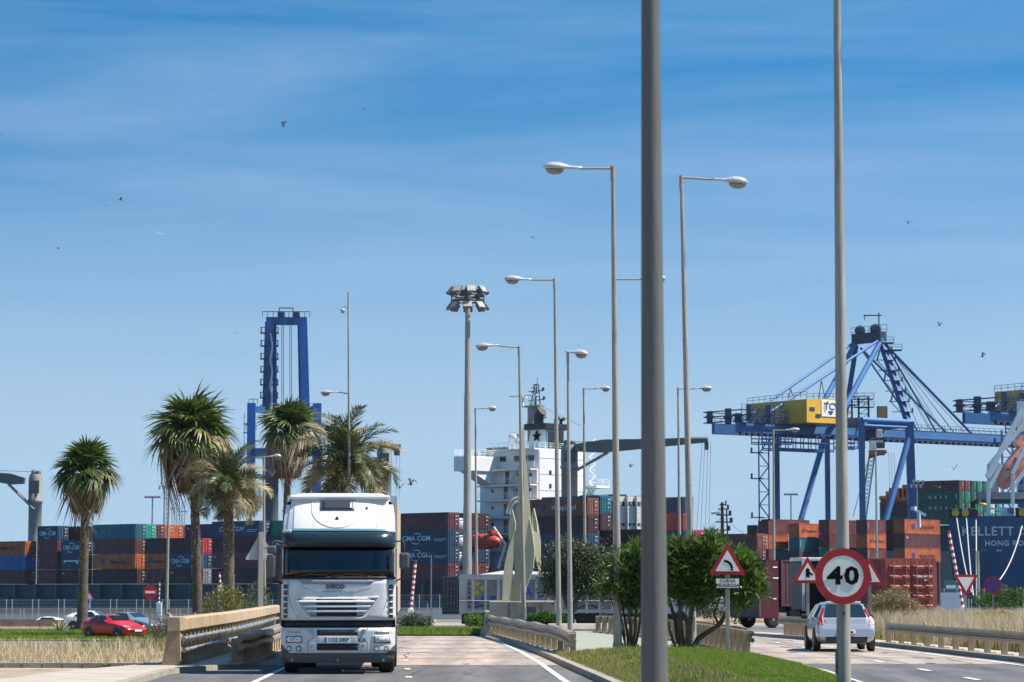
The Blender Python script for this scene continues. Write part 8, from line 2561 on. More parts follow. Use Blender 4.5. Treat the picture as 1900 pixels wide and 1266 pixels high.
# ------------------------------------------------------------------ cars
M_silver = mat('silver_blue_paint', (0.47, 0.485, 0.52), 0.3, metal=0.4, coat=0.8, var=0.03, scale=1)
M_redcar = mat('red_car_paint', (0.52, 0.010, 0.012), 0.3, coat=0.5)
M_whitecar = mat('white_car_paint', (0.70, 0.71, 0.72), 0.3, coat=0.6)
M_greycar = mat('grey_car_paint', (0.30, 0.32, 0.35), 0.3, metal=0.4, coat=0.6)
M_cglass = mat('car_glass', (0.012, 0.016, 0.02), 0.06, coat=0.8, spec=0.8)
M_taillamp = mat('tail_lamp_red', (0.30, 0.006, 0.010), 0.3, coat=0.2)
M_bumperp = mat('bumper_dark', (0.03, 0.03, 0.033), 0.6)
def car(loc, rz, label, paint, prof, wid, wheel_r=0.31, axles=(0.75, 3.3), cat='car', group=None, detail=True):
 """prof: stations along y (0 = front): (y, z_bottom, z_belt, z_roof, half width, roof half width)"""
 t = empty('car', loc, rz, label, cat, group)
 rings = []
 for (y, zb, zbelt, zr, w, rw) in prof:
  gh = zr - zbelt
  half = [(0.0, zb), (w * 0.80, zb), (w * 0.94, zb + 0.07), (w * 0.995, zb + 0.22), (w, (zb + zbelt) / 2 + 0.05), (w * 0.975, zbelt - 0.04), (w * 0.945, zbelt)]
  half += [(w * 0.93 + (rw - w * 0.93) * 0.08, zbelt + gh * 0.06), (rw + (w * 0.93 - rw) * 0.12, zbelt + gh * 0.86), (rw * 0.93, zbelt + gh * 0.955), (rw * 0.6, zr - 0.004), (0.0, zr)]
  rings.append([(x, y, z) for x, z in half] + [(-x, y, z) for x, z in reversed(half[1:-1])])
 n = len(rings[0]); vs = [p for r in rings for p in r]; fs = []
 for i in range(len(rings) - 1):
  for j in range(n):
   j2 = (j + 1) % n; fs.append((i * n + j, i * n + j2, (i + 1) * n + j2, (i + 1) * n + j))
 fs.append(tuple(range(n))); fs.append(tuple(range(len(vs) - n, len(vs))))
 mb = MB(); mb.add(vs, fs, True); me = mb.mesh('body', paint); recalc(me)
 body = link('body', me, t)
 def patch(name, m, pts, thick=0.012):
  """closed polygon patch, pushed outwards from the car's middle"""
  P = [Vector(p) for p in pts]
  nn = (P[1] - P[0]).cross(P[2] - P[0]).normalized()
  c = sum(P, Vector()) / len(P); mid = Vector((0, sum(r[0][1] for r in rings) / len(rings), 0.7))
  if nn.dot(c - mid) < 0: nn = -nn
  k = len(P); V = [p + nn * thick for p in P] + [p - nn * 0.03 for p in P]
  mb = MB(); mb.add(V, [tuple(range(k)), tuple(range(k, 2 * k))] + [(i, (i + 1) % k, k + (i + 1) % k, k + i) for i in range(k)])
  me = mb.mesh(name, m); recalc(me); return link(name, me, t)
 car.patch = patch; car.rings = rings
 hwid = max(p[4] for p in prof)
 for ya in axles:
  for s_ in (-1, 1):
   mb = MB(); disc(mb, wheel_r + 0.05, -0.012, 0.14, 22)
   mb.build('wheel_arch', M_bumperp, t, (s_ * (hwid + 0.004), ya, wheel_r + 0.02), (0, 0, s_ * math.pi / 2))
   wheel_parts(t, s_ * (hwid - 0.085), ya, wheel_r, 0.20, s_, 0.62)
 return t
# silver hatchback, seen from behind
rear = [(0.0, 0.35, 0.62, 0.66, 0.62, 0.55), (0.12, 0.22, 0.68, 0.74, 0.78, 0.66), (0.9, 0.20, 0.86, 0.90, 0.87, 0.66), (1.25, 0.20, 0.90, 0.96, 0.88, 0.64), (1.85, 0.20, 0.93, 1.36, 0.885, 0.60), (2.3, 0.20, 0.94, 1.455, 0.885, 0.60), (3.0, 0.20, 0.97, 1.45, 0.885, 0.58), (3.55, 0.22, 0.97, 1.39, 0.875, 0.57), (3.82, 0.24, 0.95, 1.17, 0.87, 0.62), (4.06, 0.26, 0.91, 0.95, 0.86, 0.70), (4.16, 0.30, 0.76, 0.80, 0.84, 0.74), (4.24, 0.34, 0.60, 0.62, 0.81, 0.74), (4.26, 0.38, 0.52, 0.54, 0.78, 0.72)]
dcar = 79.0
cx = XU(1563, dcar)
# the car drives away: its rear faces us, so local +y (rear) points towards -Y
t = car((cx + 0.28, dcar + 5.1, 0.02), math.pi + R(-1.0), 'silver hatchback with red tail lamps driving away behind the 40 sign', M_silver, rear, 0.885, 0.315, (0.82, 3.42))
pt = car.patch
pt('rear_window', M_cglass, [(-0.62, 4.0, 1.01), (0.62, 4.0, 1.01), (0.53, 3.62, 1.33), (-0.53, 3.62, 1.33)], 0.03)
pt('tailgate_upper', M_silver, [(-0.60, 4.07, 0.95), (0.60, 4.07, 0.95), (0.60, 4.18, 0.66), (-0.60, 4.18, 0.66)], 0.03)
pt('tailgate_seam', M_bumperp, [(-0.61, 4.18, 0.655), (0.61, 4.18, 0.655), (0.61, 4.19, 0.635), (-0.61, 4.19, 0.635)], 0.026)
pt('spoiler', M_silver, [(-0.52, 3.46, 1.43), (0.52, 3.46, 1.43), (0.50, 3.60, 1.39), (-0.50, 3.60, 1.39)], 0.04)
for s_ in (-1, 1):
 pt('tail_lamp', M_taillamp, [(s_ * 0.60, 3.74, 1.24), (s_ * 0.64, 3.68, 1.26), (s_ * 0.75, 3.98, 1.0), (s_ * 0.83, 4.04, 0.88), (s_ * 0.82, 4.13, 0.76), (s_ * 0.67, 4.17, 0.76), (s_ * 0.68, 4.03, 0.97)], 0.025)
 pt('front_side_window', M_cglass, [(s_ * 0.86, 1.45, 0.96), (s_ * 0.865, 2.5, 0.98), (s_ * 0.66, 2.5, 1.38), (s_ * 0.68, 1.95, 1.34)], 0.012)
 pt('rear_side_window', M_cglass, [(s_ * 0.865, 2.58, 0.99), (s_ * 0.86, 3.35, 1.03), (s_ * 0.66, 3.15, 1.37), (s_ * 0.66, 2.58, 1.385)], 0.012)
 mb = MB(); mb.box(-0.10, 0.10, -0.06, 0.06, -0.07, 0.07, bev=0.04); mb.build('door_mirror', M_bumperp, t, (s_ * 0.99, 1.55, 1.0))
 mb = MB(); mb.box(-0.015, 0.015, 0, 0.16, -0.015, 0.015); mb.build('door_handle', M_silver, t, (s_ * 0.89, 2.6, 0.80))
 pt('bumper_reflector', M_taillamp, [(s_ * 0.52, 4.26, 0.44), (s_ * 0.70, 4.22, 0.44), (s_ * 0.70, 4.22, 0.48), (s_ * 0.52, 4.26, 0.48)], 0.02)
pt('rear_bumper', M_silver, [(-0.80, 4.235, 0.64), (0.80, 4.235, 0.64), (0.80, 4.27, 0.42), (-0.80, 4.27, 0.42)], 0.05)
pt('bumper_insert', M_bumperp, [(-0.62, 4.27, 0.42), (0.62, 4.27, 0.42), (0.60, 4.20, 0.26), (-0.60, 4.20, 0.26)], 0.05)
pl = pt('number_plate', M_signwhite, [(-0.26, 4.215, 0.62), (0.26, 4.215, 0.62), (0.26, 4.235, 0.51), (-0.26, 4.235, 0.51)], 0.10)
mb = MB(); mb.box(-0.2, 0.2, 4.335, 4.34, 0.54, 0.59); mb.build('plate_characters', M_signblack, t)
mb = MB(); mb.prism([(-0.06, 0.86), (0, 0.92), (0.06, 0.86), (0, 0.88)], 4.19, 4.2); mb.prism([(-0.06, 0.80), (0, 0.86), (0.06, 0.80), (0, 0.82)], 4.20, 4.215); me = mb.mesh('badge', M_chrome); recalc(me); link('badge', me, t)
mb = MB(); mb.bar((-0.02, 3.95, 1.05), (0.35, 3.85, 1.10), 0.02); mb.build('rear_wiper', M_bumperp, t)
mb = MB(); mb.tube([(0, 3.3, 1.45), (0, 3.5, 1.75)], 0.006, 4); mb.build('aerial', M_bumperp, t)
# red coupe, front three-quarter view
redp = [(0.0, 0.30, 0.50, 0.53, 0.60, 0.52), (0.10, 0.20, 0.62, 0.66, 0.76, 0.62), (0.45, 0.18, 0.76, 0.80, 0.86, 0.68), (1.15, 0.18, 0.90, 0.94, 0.90, 0.68), (1.45, 0.18, 0.93, 1.04, 0.90, 0.64), (2.05, 0.18, 0.95, 1.36, 0.90, 0.60), (2.5, 0.18, 0.97, 1.42, 0.90, 0.59), (3.1, 0.18, 1.00, 1.37, 0.90, 0.56), (3.7, 0.20, 1.04, 1.22, 0.88, 0.55), (4.05, 0.22, 1.02, 1.06, 0.86, 0.62), (4.22, 0.30, 0.75, 0.80, 0.82, 0.66), (4.28, 0.36, 0.55, 0.58, 0.78, 0.66)]
dr = 161
xr = XU(262, dr)
t = car((xr, dr - 1.2, zt(xr - 2, dr) + 0.02), R(48), 'red coupe parked behind the dry weeds at the left, front towards the bridge', M_redcar, redp, 0.9, 0.33, (0.85, 3.45))
pt = car.patch
pt('windscreen', M_cglass, [(-0.62, 1.52, 1.05), (0.62, 1.52, 1.05), (0.56, 2.05, 1.345), (-0.56, 2.05, 1.345)], 0.03)
pt('rear_window', M_cglass, [(-0.50, 3.25, 1.36), (0.50, 3.25, 1.36), (0.52, 3.85, 1.13), (-0.52, 3.85, 1.13)], 0.03)
for s_ in (-1, 1):
 pt('side_window', M_cglass, [(s_ * 0.88, 1.75, 0.97), (s_ * 0.88, 2.75, 1.01), (s_ * 0.665, 2.65, 1.36), (s_ * 0.68, 2.15, 1.34)], 0.012)
 pt('quarter_window', M_cglass, [(s_ * 0.88, 2.82, 1.02), (s_ * 0.86, 3.5, 1.08), (s_ * 0.66, 3.05, 1.33), (s_ * 0.665, 2.78, 1.36)], 0.012)
 pt('headlight', M_lens, [(s_ * 0.42, 0.10, 0.66), (s_ * 0.80, 0.32, 0.72), (s_ * 0.82, 0.48, 0.79), (s_ * 0.55, 0.22, 0.72)], 0.03)
 mb = MB(); mb.box(-0.11, 0.11, -0.05, 0.05, -0.07, 0.07, bev=0.04); mb.build('door_mirror', M_redcar, t, (s_ * 1.0, 1.75, 1.02))
 pt('fog_lamp', M_bumperp, [(s_ * 0.45, 0.06, 0.30), (s_ * 0.72, 0.14, 0.30), (s_ * 0.74, 0.12, 0.44), (s_ * 0.48, 0.04, 0.40)], 0.03)
pt('grille', M_bumperp, [(-0.40, 0.02, 0.26), (0.40, 0.02, 0.26), (0.40, 0.0, 0.42), (-0.40, 0.0, 0.42)], 0.03)
pt('upper_grille', M_bumperp, [(-0.36, 0.05, 0.56), (0.36, 0.05, 0.56), (0.36, 0.07, 0.61), (-0.36, 0.07, 0.61)], 0.03)
pt('number_plate', M_signwhite, [(-0.26, 0.0, 0.44), (0.26, 0.0, 0.44), (0.26, 0.0, 0.54), (-0.26, 0.0, 0.54)], 0.06)
# cars behind
def far_car(u, d, rz, paint, label):
 x = XU(u, d); t = car((x, d, zt(x, d) + 0.01), rz, label, paint, redp, 0.9, 0.32, (0.85, 3.45), group='cars parked behind the red coupe')
 pt = car.patch
 pt('windscreen', M_cglass, [(-0.62, 1.52, 1.05), (0.62, 1.52, 1.05), (0.56, 2.05, 1.345), (-0.56, 2.05, 1.345)], 0.03)
 for s_ in (-1, 1):
  pt('side_window', M_cglass, [(s_ * 0.88, 1.75, 0.97), (s_ * 0.87, 3.4, 1.06), (s_ * 0.665, 3.0, 1.34), (s_ * 0.68, 2.15, 1.34)], 0.012)
 return t
far_car(12, 214, R(95), M_redcar, 'dark red car roof just showing above the low wall at the left edge')
far_car(28, 208, R(-88), M_whitecar, 'white car roof above the low concrete wall at the far left')
far_car(232, 190, R(82), M_whitecar, 'white car half hidden behind the red coupe')
far_car(160, 200, R(-86), M_whitecar, 'white car roof left behind the red coupe, at the palm trunk')
far_car(296, 178, R(60), M_greycar, 'grey car behind the dry shrub, right of the red coupe')
person((XU(314, 160), 160, zt(XU(314, 160), 160)), R(150), 'person in a white shirt and dark trousers walking behind the parapet end', mat('white_shirt', (0.72, 0.72, 0.72), 0.8), mat('dark_trousers', (0.02, 0.025, 0.04), 0.9))
person((XU(1368, 176), 176, zt(XU(1368, 176), 176)), R(80), 'person in dark green work clothes walking behind the large oleander', mat('green_jacket', (0.03, 0.09, 0.07), 0.85), mat('green_trousers', (0.03, 0.07, 0.06), 0.9))
# ------------------------------------------------------------------ leaf sculpture on its plinth
M_sculpt = mat('olive_painted_steel', (0.46, 0.435, 0.30), 0.65, var=0.1, scale=0.8)
M_sculpt2 = mat('olive_painted_steel_two', (0.41, 0.39, 0.265), 0.65, var=0.1, scale=0.8)
M_plinth = mat('plinth_concrete', (0.30, 0.275, 0.225), 0.9, var=0.18, scale=1.2, bump=0.3)
d = 128; xs = XU(968, d); zs = zt(xs, d)
t = empty('sculpture', (xs, d, zs), 0, 'tall olive green steel sculpture of pointed leaves and a spire on a concrete plinth', 'sculpture')
def sp(u, v): return (XU(u, d) - xs, ZV(v, d) - zs)
ROT = [0.15, -0.35, -0.1, 0.25, -0.35, 0.5, -0.5]
def plate(name, pts, y0, th=0.08, m=M_sculpt, rz=None):
 cx = sum(sp(*p)[0] for p in pts) / len(pts); rz = ROT.pop(0)
 mb = MB(); mb.prism([(sp(*p)[0] - cx, sp(*p)[1]) for p in pts], 0, th); me = mb.mesh(name, m); recalc(me)
 return link(name, me, t, (cx, y0, 0), (0, 0, rz))
plate('leaf_plate', [(932, 1116), (944, 1116), (949, 1080), (953, 1040), (953, 1000), (953, 992), (944, 1015), (937, 1045), (933, 1080)], -0.9)
plate('leaf_plate', [(944, 1003), (950, 996), (956, 985), (957, 972), (950, 946), (945, 965), (943, 985)], -0.5)
plate('spire_plate', [(951, 1116), (966, 1116), (968, 1000), (973, 900), (971, 850), (969, 795), (963, 870), (958, 950), (952, 1000), (956, 1060)], -0.25, m=M_sculpt2)
plate('spire_plate', [(964, 1116), (972, 1116), (983, 1040), (988, 1000), (984, 940), (979, 880), (974, 830), (971, 790), (969, 850), (966, 980)], -0.02, 0.12)
plate('leaf_plate', [(972, 1116), (976, 1090), (990, 1055), (992, 1020), (988, 990), (982, 960), (975, 1000), (970, 1060)], -0.5)
plate('leaf_plate', [(981, 1040), (992, 1030), (1003, 1065), (1005, 1062), (1005, 1005), (1000, 975), (990, 945), (986, 960), (987, 1000)], -0.28, m=M_sculpt2)
plate('leaf_plate', [(986, 952), (990, 944), (996, 968), (998, 990), (990, 985)], -0.7)
for k in range(2):
 mb = MB(); pts = []
 for i in range(12):
  a = math.pi * (0.5 + 0.42 * i / 11); x, z = sp(961 + (22 - k * 6) * math.cos(a), 962 - (38 - k * 8) * math.sin(a)); pts.append((x, -0.3 - 0.3 * k, z))
 mb.tube(pts, 0.06, 6); mb.build('hoop', M_sculpt, t)
mb = MB(); x, z = sp(951, 1116)
for uu in (949, 956): a = sp(uu, 950); b = sp(uu + 1, 1116); mb.bar((a[0], -0.15, a[1]), (b[0], -0.15, b[1]), 0.1)
mb.build('stanchion', M_sculpt, t)
zp = ZV(1116, d) - zs
mb = MB(); a = sp(908, 0)[0]; b = sp(1030, 0)[0]; mb.box(a, b, -1.6, 1.4, -0.1, zp, bev=0.03); pl = mb.build('plinth', M_plinth, t)
for u in (945, 978, 1004):
 x = sp(u, 0)[0]; mb = MB(); mb.box(x - 0.02, x + 0.02, -1.605, -1.59, 0, zp - 0.02); mb.build('plinth_joint', M_joint, pl)
mb = MB(); x = sp(984, 0)[0]; mb.box(x - 0.25, x + 0.25, -1.63, -1.6, zp - 0.55, zp - 0.25); mb.build('plaque', M_greyp, pl)
# ------------------------------------------------------------------ tipper trailer and its tractor
d = 158; xt = XU(820, d); zg = zt(XU(1000, d), d)
M_alu = mat('tipper_aluminium', (0.24, 0.225, 0.205), 0.55, metal=0.2, var=0.15, scale=0.5)
M_alul = mat('tipper_frame', (0.42, 0.41, 0.385), 0.55, var=0.12, scale=1)
t = empty('tipper_truck', (xt, d, zg), R(-3), 'grey ribbed tipper trailer with yellow and blue arrows crossing behind the sculpture', 'truck')
Lx = lambda u: (XU(u, d) - xt); Lz = lambda v: ZV(v, d) - zg
x0, x1 = Lx(852), Lx(1215)
mb = MB(); mb.box(x0, x1, 0.1, 2.45, Lz(1138), Lz(1074)); mb.build('tipper_body', M_alu, t)
mb = MB(); mb.box(x0, x1, 0.0, 0.12, Lz(1076), Lz(1066)); mb.box(x0, x1, 0.02, 0.1, Lz(1137), Lz(1131)); mb.build('side_rail', M_alul, t)
for i in range(16):
 x = x0 + (x1 - x0) * i / 15.5
 mb = MB(); mb.box(x, x + 0.16 + (0.3 if i == 0 else 0), -0.02, 0.099, Lz(1138), Lz(1076.5)); mb.build('side_rib', M_alul, t)
mb = MB(); mb.tube([(x0, -0.08, Lz(1115)), (x1, -0.08, Lz(1115))], 0.03, 6); mb.build('tarp_rope', M_alul, t)
mb = MB(); mb.add([(x0 + 0.5, 0.2, Lz(1069)), (x1, 0.2, Lz(1069)), (x1, 1.2, Lz(1066)), (x0 + 2.5, 1.2, Lz(1059)), (x0 + 0.5, 2.3, Lz(1069)), (x1, 2.3, Lz(1069))], [(0, 1, 2, 3), (3, 2, 5, 4), (0, 3, 4), (1, 5, 2)]); mb.build('tarpaulin', M_alul, t)
mb = MB(); mb.box(Lx(820), x0 - 0.06, 0.0, 2.4, Lz(1140), Lz(1070), bev=0.04); gt = mb.build('tail_gate', M_bumperp, t)
for i in range(5):
 mb = MB(); x = Lx(823) + i * 0.2; mb.box(x, x + 0.06, -0.03, -0.002, Lz(1136), Lz(1073)); mb.build('gate_rib', M_greyp, gt)
 mb = MB(); z = Lz(1134) + i * 0.42; mb.box(Lx(821), x0 - 0.1, -0.022, -0.003, z, z + 0.06); mb.build('gate_rail', M_greyp, gt)
mb = MB()
for i in range(7): z = Lz(1130) + i * 0.26; mb.box(Lx(866), Lx(875), -0.09, -0.05, z, z + 0.04)
mb.box(Lx(866), Lx(866) + 0.04, -0.1, -0.05, Lz(1132), Lz(1076)); mb.box(Lx(875), Lx(875) + 0.04, -0.1, -0.05, Lz(1132), Lz(1076)); mb.build('ladder', M_alul, t)
M_arrowy = mat('arrow_yellow', (0.62, 0.38, 0.02), 0.6); M_arrowb = mat('arrow_blue', (0.02, 0.06, 0.35), 0.6)
for k, (u, v, m) in enumerate(((885, 1083, M_arrowy), (896, 1092, M_arrowy), (884, 1100, M_arrowy), (878, 1091, M_arrowy), (884, 1117, M_arrowb), (898, 1110, M_arrowb), (914, 1110, M_arrowb))):
 x, z = Lx(u), Lz(v); r = 0.19
 if m is M_arrowy: P = [(x - r, z), (x, z - r), (x + r, z), (x, z + r)]
 else: P = [(x - r * 1.3, z - r * 0.7), (x + r * 0.5, z - r * 0.7), (x + r * 1.3, z + r * 0.7), (x - r * 0.5, z + r * 0.7)]
 mb = MB(); mb.prism(P, 0.085, 0.098); me = mb.mesh('arrow_mark', m); recalc(me); link('arrow_mark', me, t)
for ch, u in (('A', 980), ('L', 997), ('T', 1018), ('O', 1074)):
 link('lettering', text_mesh(ch, 0.8, M_arrowb, 0.004, 0.012, 1.0, 'CENTER', 0.9), t, (Lx(u), 0.088, Lz(1100)))
mb = MB(); mb.box(x0 + 0.3, Lx(1260), 0.8, 1.7, Lz(1150), Lz(1139)); mb.box(Lx(856), Lx(862), 0.2, 2.2, Lz(1158), Lz(1140)); mb.build('chassis', M_dark, t)
for u in (888, 905, 922, 1083, 1100):
 for s_, y in ((-1, 0.35), (1, 2.1)):
  M_ = None
  mb = MB(); MM = Matrix.Translation((Lx(u), y, 0.5)) @ Matrix.Rotation(math.pi / 2, 4, 'X')
  mb.lathe([(0.28, -0.16), (0.46, -0.18), (0.5, -0.1), (0.5, 0.1), (0.46, 0.18), (0.28, 0.16)], 22, MM); w_ = mb.build('wheel', M_tyre, t)
  mb = MB(); mb.lathe([(0.27, 0.14), (0.12, 0.08), (0.05, 0.16)], 16, MM); mb.build('rim', M_rim, w_)
for u in (897, 1092):
 mb = MB(); N = 10
 pts = [(Lx(u) + (0.95) * math.cos(a), 0.1, 0.55 + 0.72 * math.sin(a)) for a in np.linspace(0.1, math.pi - 0.1, N)]
 mb.tube(pts, 0.05, 5); mb.build('mudguard', M_bumperp, t)
# tractor (white) at the right end
xa = Lx(1222)
mb = MB(); mb.prism([(xa, 0.9), (xa + 2.0, 0.55), (xa + 2.3, 0.6), (xa + 2.3, 1.7), (xa + 1.9, 2.9), (xa + 0.3, 2.95), (xa, 2.6)], 0.0, 2.4); me = mb.mesh('tractor_cab', M_lowwhite); recalc(me); cb = link('tractor_cab', me, t)
mb = MB(); mb.prism([(xa + 0.75, 1.75), (xa + 1.95, 1.75), (xa + 1.65, 2.6), (xa + 0.8, 2.6)], -0.03, -0.001); me = mb.mesh('side_window', M_dkglass); recalc(me); link('side_window', me, cb)
for u_ in (xa + 1.25,):
 mb = MB(); MM = Matrix.Translation((u_, 0.15, 0.5)) @ Matrix.Rotation(math.pi / 2, 4, 'X')
 mb.lathe([(0.28, -0.16), (0.46, -0.18), (0.5, -0.1), (0.5, 0.1), (0.46, 0.18), (0.28, 0.16)], 22, MM); w_ = mb.build('wheel', M_tyre, t)
 mb = MB(); mb.lathe([(0.27, 0.14), (0.12, 0.08), (0.05, 0.16)], 16, MM); mb.build('rim', M_rim, w_)
# ------------------------------------------------------------------ container lorries at the right
M_dred = mat('dark_red_cab', (0.07, 0.004, 0.009), 0.45, coat=0.0)
def side_wheel(root, x, y, r=0.5, w=0.3, face=-1):
 MM = Matrix.Translation((x, y, r)) @ Matrix.Rotation(math.pi / 2, 4, 'X')
 mb = MB(); mb.lathe([(r * 0.55, -w / 2), (r * 0.93, -w / 2), (r, -w / 4), (r, w / 4), (r * 0.93, w / 2), (r * 0.55, w / 2)], 24, MM); t_ = mb.build('wheel', M_tyre, root)
 mb = MB(); mb.lathe([(r * 0.56, w / 2 - 0.03), (r * 0.5, w / 2), (r * 0.25, w / 2 - 0.08), (r * 0.18, w / 2 + 0.01)], 20, MM); mb.build('rim', M_rim, t_)
d = 150; xq = XU(1410, d); zg = zt(xq, d)
t = empty('container_lorry', (xq, d, zg), R(35), 'dark red lorry carrying a dark container, heading left behind the oleander', 'truck', 'container lorries')
mb = MB(); mb.prism([(0.0, 0.55), (1.35, 0.55), (1.35, 3.75), (0.5, 3.8), (0.15, 3.0), (0.0, 1.8)], 0.0, 2.45); me = mb.mesh('cab', M_dred); recalc(me); cb = link('cab', me, t)
mb = MB(); mb.prism([(0.15, 1.85), (0.95, 1.85), (0.95, 2.6), (0.3, 2.6)], -0.03, -0.001); me = mb.mesh('side_window', M_dkglass); recalc(me); link('side_window', me, cb)
mb = MB(); mb.box(-0.12, 0.02, -0.05, 2.5, 0.6, 3.6, bev=0.05); mb.build('cab_front', M_greyp, cb)
for z, w_ in ((3.35, 0.4), (2.75, 0.5), (1.6, 0.3)):
 mb = MB(); mb.box(0.95, 0.95 + w_ * 0.8, -0.012, -0.002, z, z + 0.06); mb.build('white_print', M_signwhite, cb)
container(Vector((xq, d, zg)) + Matrix.Rotation(R(35), 3, 'Z') @ Vector((1.55, 0.0, 1.2)), R(35), FT, 2.59, 'dark maroon', 'maroon container, darkened for shade, on the dark red lorry behind the junction sign', 'containers on lorries', None)  # dark colour chosen to imitate a container side in shade
mb = MB(); mb.box(0.3, 8.3, 0.5, 1.9, 0.85, 1.19); mb.build('chassis', M_dark, t)
mb = MB(); mb.box(2.4, 5.2, 0.05, 0.6, 0.5, 1.18, bev=0.06); mb.build('fuel_tank', M_dark, t)
for x in (1.0, 6.0, 7.3):
 side_wheel(t, x, 0.18); side_wheel(t, x, 2.25)
for k in range(6):
 mb = MB(); a = 5.35 + k * 0.22; mb.prism([(a, 0.55), (a + 0.11, 0.55), (a + 0.40, 1.15), (a + 0.29, 1.15)], 0.0, 0.03); me = mb.mesh('warning_stripe', M_signred if k % 2 == 0 else M_signwhite); recalc(me); link('warning_stripe', me, t)
# white tractor between
d = 132; xq = XU(1489, d); zg = zt(xq, d)
t = empty('white_tractor', (xq, d, zg), R(10), 'white lorry cab with dark windows partly hidden by the junction sign', 'truck')
mb = MB(); mb.box(0, 1.9, 0, 2.2, 0.9, 3.3, bev=0.12); cb = mb.build('cab', M_greyp, t)
for q in ((-0.02, 0.12, 0.9, 3.4), (1.25, 1.36, 0.9, 3.4), (1.8, 1.93, 0.9, 3.4)):
 mb = MB(); mb.box(q[0], q[1], -0.06, 0.02, q[2], q[3]); mb.build('white_pillar', M_lowwhite, cb)
mb = MB(); mb.box(-0.02, 1.93, -0.06, 2.2, 3.31, 3.5, bev=0.04); mb.build('cab_roof', M_lowwhite, cb)
mb = MB(); mb.box(0.16, 1.18, -0.03, -0.001, 0.95, 3.25); mb.build('side_window', M_dkglass, cb)
mb = MB(); mb.box(1.25, 1.75, -0.03, -0.001, 1.9, 2.7); mb.build('rear_quarter_window', M_dkglass, cb)
mb = MB(); mb.box(-0.1, 3.5, 0.2, 2.0, 0.45, 0.89); mb.build('chassis', M_dark, t)
side_wheel(t, 0.6, 0.15); side_wheel(t, 3.0, 0.15); side_wheel(t, 3.0, 2.0)
mb = MB(); mb.box(0.3, 1.2, -0.12, -0.04, 2.2, 2.9, bev=0.03); mb.build('mirror', M_bumperp, cb)
# rust red container seen on its doors
d = 124; RZ = R(-77)
xe = XU(1740, d)
AXc = Vector((math.cos(RZ), math.sin(RZ), 0)); BXc = Vector((-math.sin(RZ), math.cos(RZ), 0))
corner = Vector((XU(1644, d), d, 0)); o_ = corner - AXc * FT
zg = zt(corner.x, d)
zc = ZV(1036, d) - 2.59
lor = empty('container_lorry', (corner.x, d, zg), RZ, 'low trailer under the rust red container with its doors towards us', 'truck', 'container lorries')
mb = MB(); mb.box(-FT, 0, 0.5, 1.9, zc - zg - 0.35, zc - zg - 0.01); mb.build('chassis', M_dark, lor)
for x in (-1.0, -2.3, -3.6): wheel_r_ = 0.5; side_wheel(lor, x, 0.18); side_wheel(lor, x, 2.25)
M_rc = None
cn = 'rust red'
CC['near red'] = (0.30, 0.055, 0.04)
t = container((o_.x, o_.y, zc), RZ, FT, 2.59, 'near red', 'rust red container with closed doors and four locking bars, above the golden grass', 'containers on lorries', None, doors=False)
w = CW / 2 - 0.13; h = 2.59; M_nr = cmat('near red'); M_bar = mat('locking_bar_steel', (0.34, 0.16, 0.13), 0.5, metal=0.3)
for k in range(2):
 mb = MB(); mb.box(-0.05, 0.0, 0, w, 0.15, h - 0.12)
 dd = mb.build('door', M_nr, t, (FT, 0.115 + k * (w + 0.03), 0))
 for i in range(5):
  ph = (h - 0.35) / 5; z = 0.19 + i * ph
  mb = MB(); vs = [(0.0, 0.05, z + 0.03), (0.0, w - 0.05, z + 0.03), (0.0, w - 0.05, z + ph * 0.62), (0.0, 0.05, z + ph * 0.62), (0.05, 0.08, z + 0.12), (0.05, w - 0.08, z + 0.12), (0.05, w - 0.08, z + ph * 0.5), (0.05, 0.08, z + ph * 0.5)]
  mb.add(vs, [(4, 5, 6, 7), (0, 1, 5, 4), (1, 2, 6, 5), (2, 3, 7, 6), (3, 0, 4, 7)]); me = mb.mesh('door_pressing', M_nr); recalc(me); link('door_pressing', me, dd)
 for y in (0.24, w - 0.24):
  mb = MB(); mb.tube([(0.08, y, 0.03), (0.08, y, h - 0.03)], 0.022, 7)
  for z in (0.2, 0.9, 1.7, h - 0.25): mb.box(0.05, 0.11, y - 0.06, y + 0.06, z - 0.035, z + 0.035)
  mb.box(0.09, 0.12, y - 0.02, y + 0.26, 1.0, 1.04); mb.build('locking_bar', M_bar, dd)
mb = MB(); mb.box(FT + 0.051, FT + 0.056, 1.42, 1.75, 1.72, 1.80); mb.box(FT + 0.051, FT + 0.056, 1.85, 2.2, 1.72, 1.80); mb.box(FT + 0.051, FT + 0.056, 1.85, 2.05, 1.56, 1.62); mb.build('number_print', M_txtw, t)
mb = MB(); mb.box(FT + 0.051, FT + 0.056, 0.35, 0.62, 0.45, 0.75); mb.build('placard', M_midgrey, t)
# white trucks/vans glimpsed behind bushes
def small_van(u, d, rz, label, m=M_whitecar, L=4.6, Hh=2.0):
 x = XU(u, d); t = empty('van', (x, d, zt(x, d)), rz, label, 'van', 'vans parked by the port fence')
 mb = MB(); mb.prism([(0, 0.35), (L, 0.35), (L, 1.0), (L - 0.9, 1.15), (L - 1.5, Hh), (0.15, Hh), (0, Hh - 0.2)], 0.0, 1.75); me = mb.mesh('body', m); recalc(me); b_ = link('body', me, t)
 mb = MB(); mb.prism([(L - 2.5, 1.15), (L - 1.05, 1.15), (L - 1.55, Hh - 0.15), (L - 2.5, Hh - 0.15)], -0.02, -0.001); me = mb.mesh('side_window', M_dkglass); recalc(me); link('side_window', me, b_)
 for x_ in (0.9, L - 0.9):
  side_wheel(t, x_, 0.1, 0.32, 0.2); side_wheel(t, x_, 1.65, 0.32, 0.2)
 return t
small_van(1300, 215, R(4), 'white van glimpsed between the stems of the large oleander')
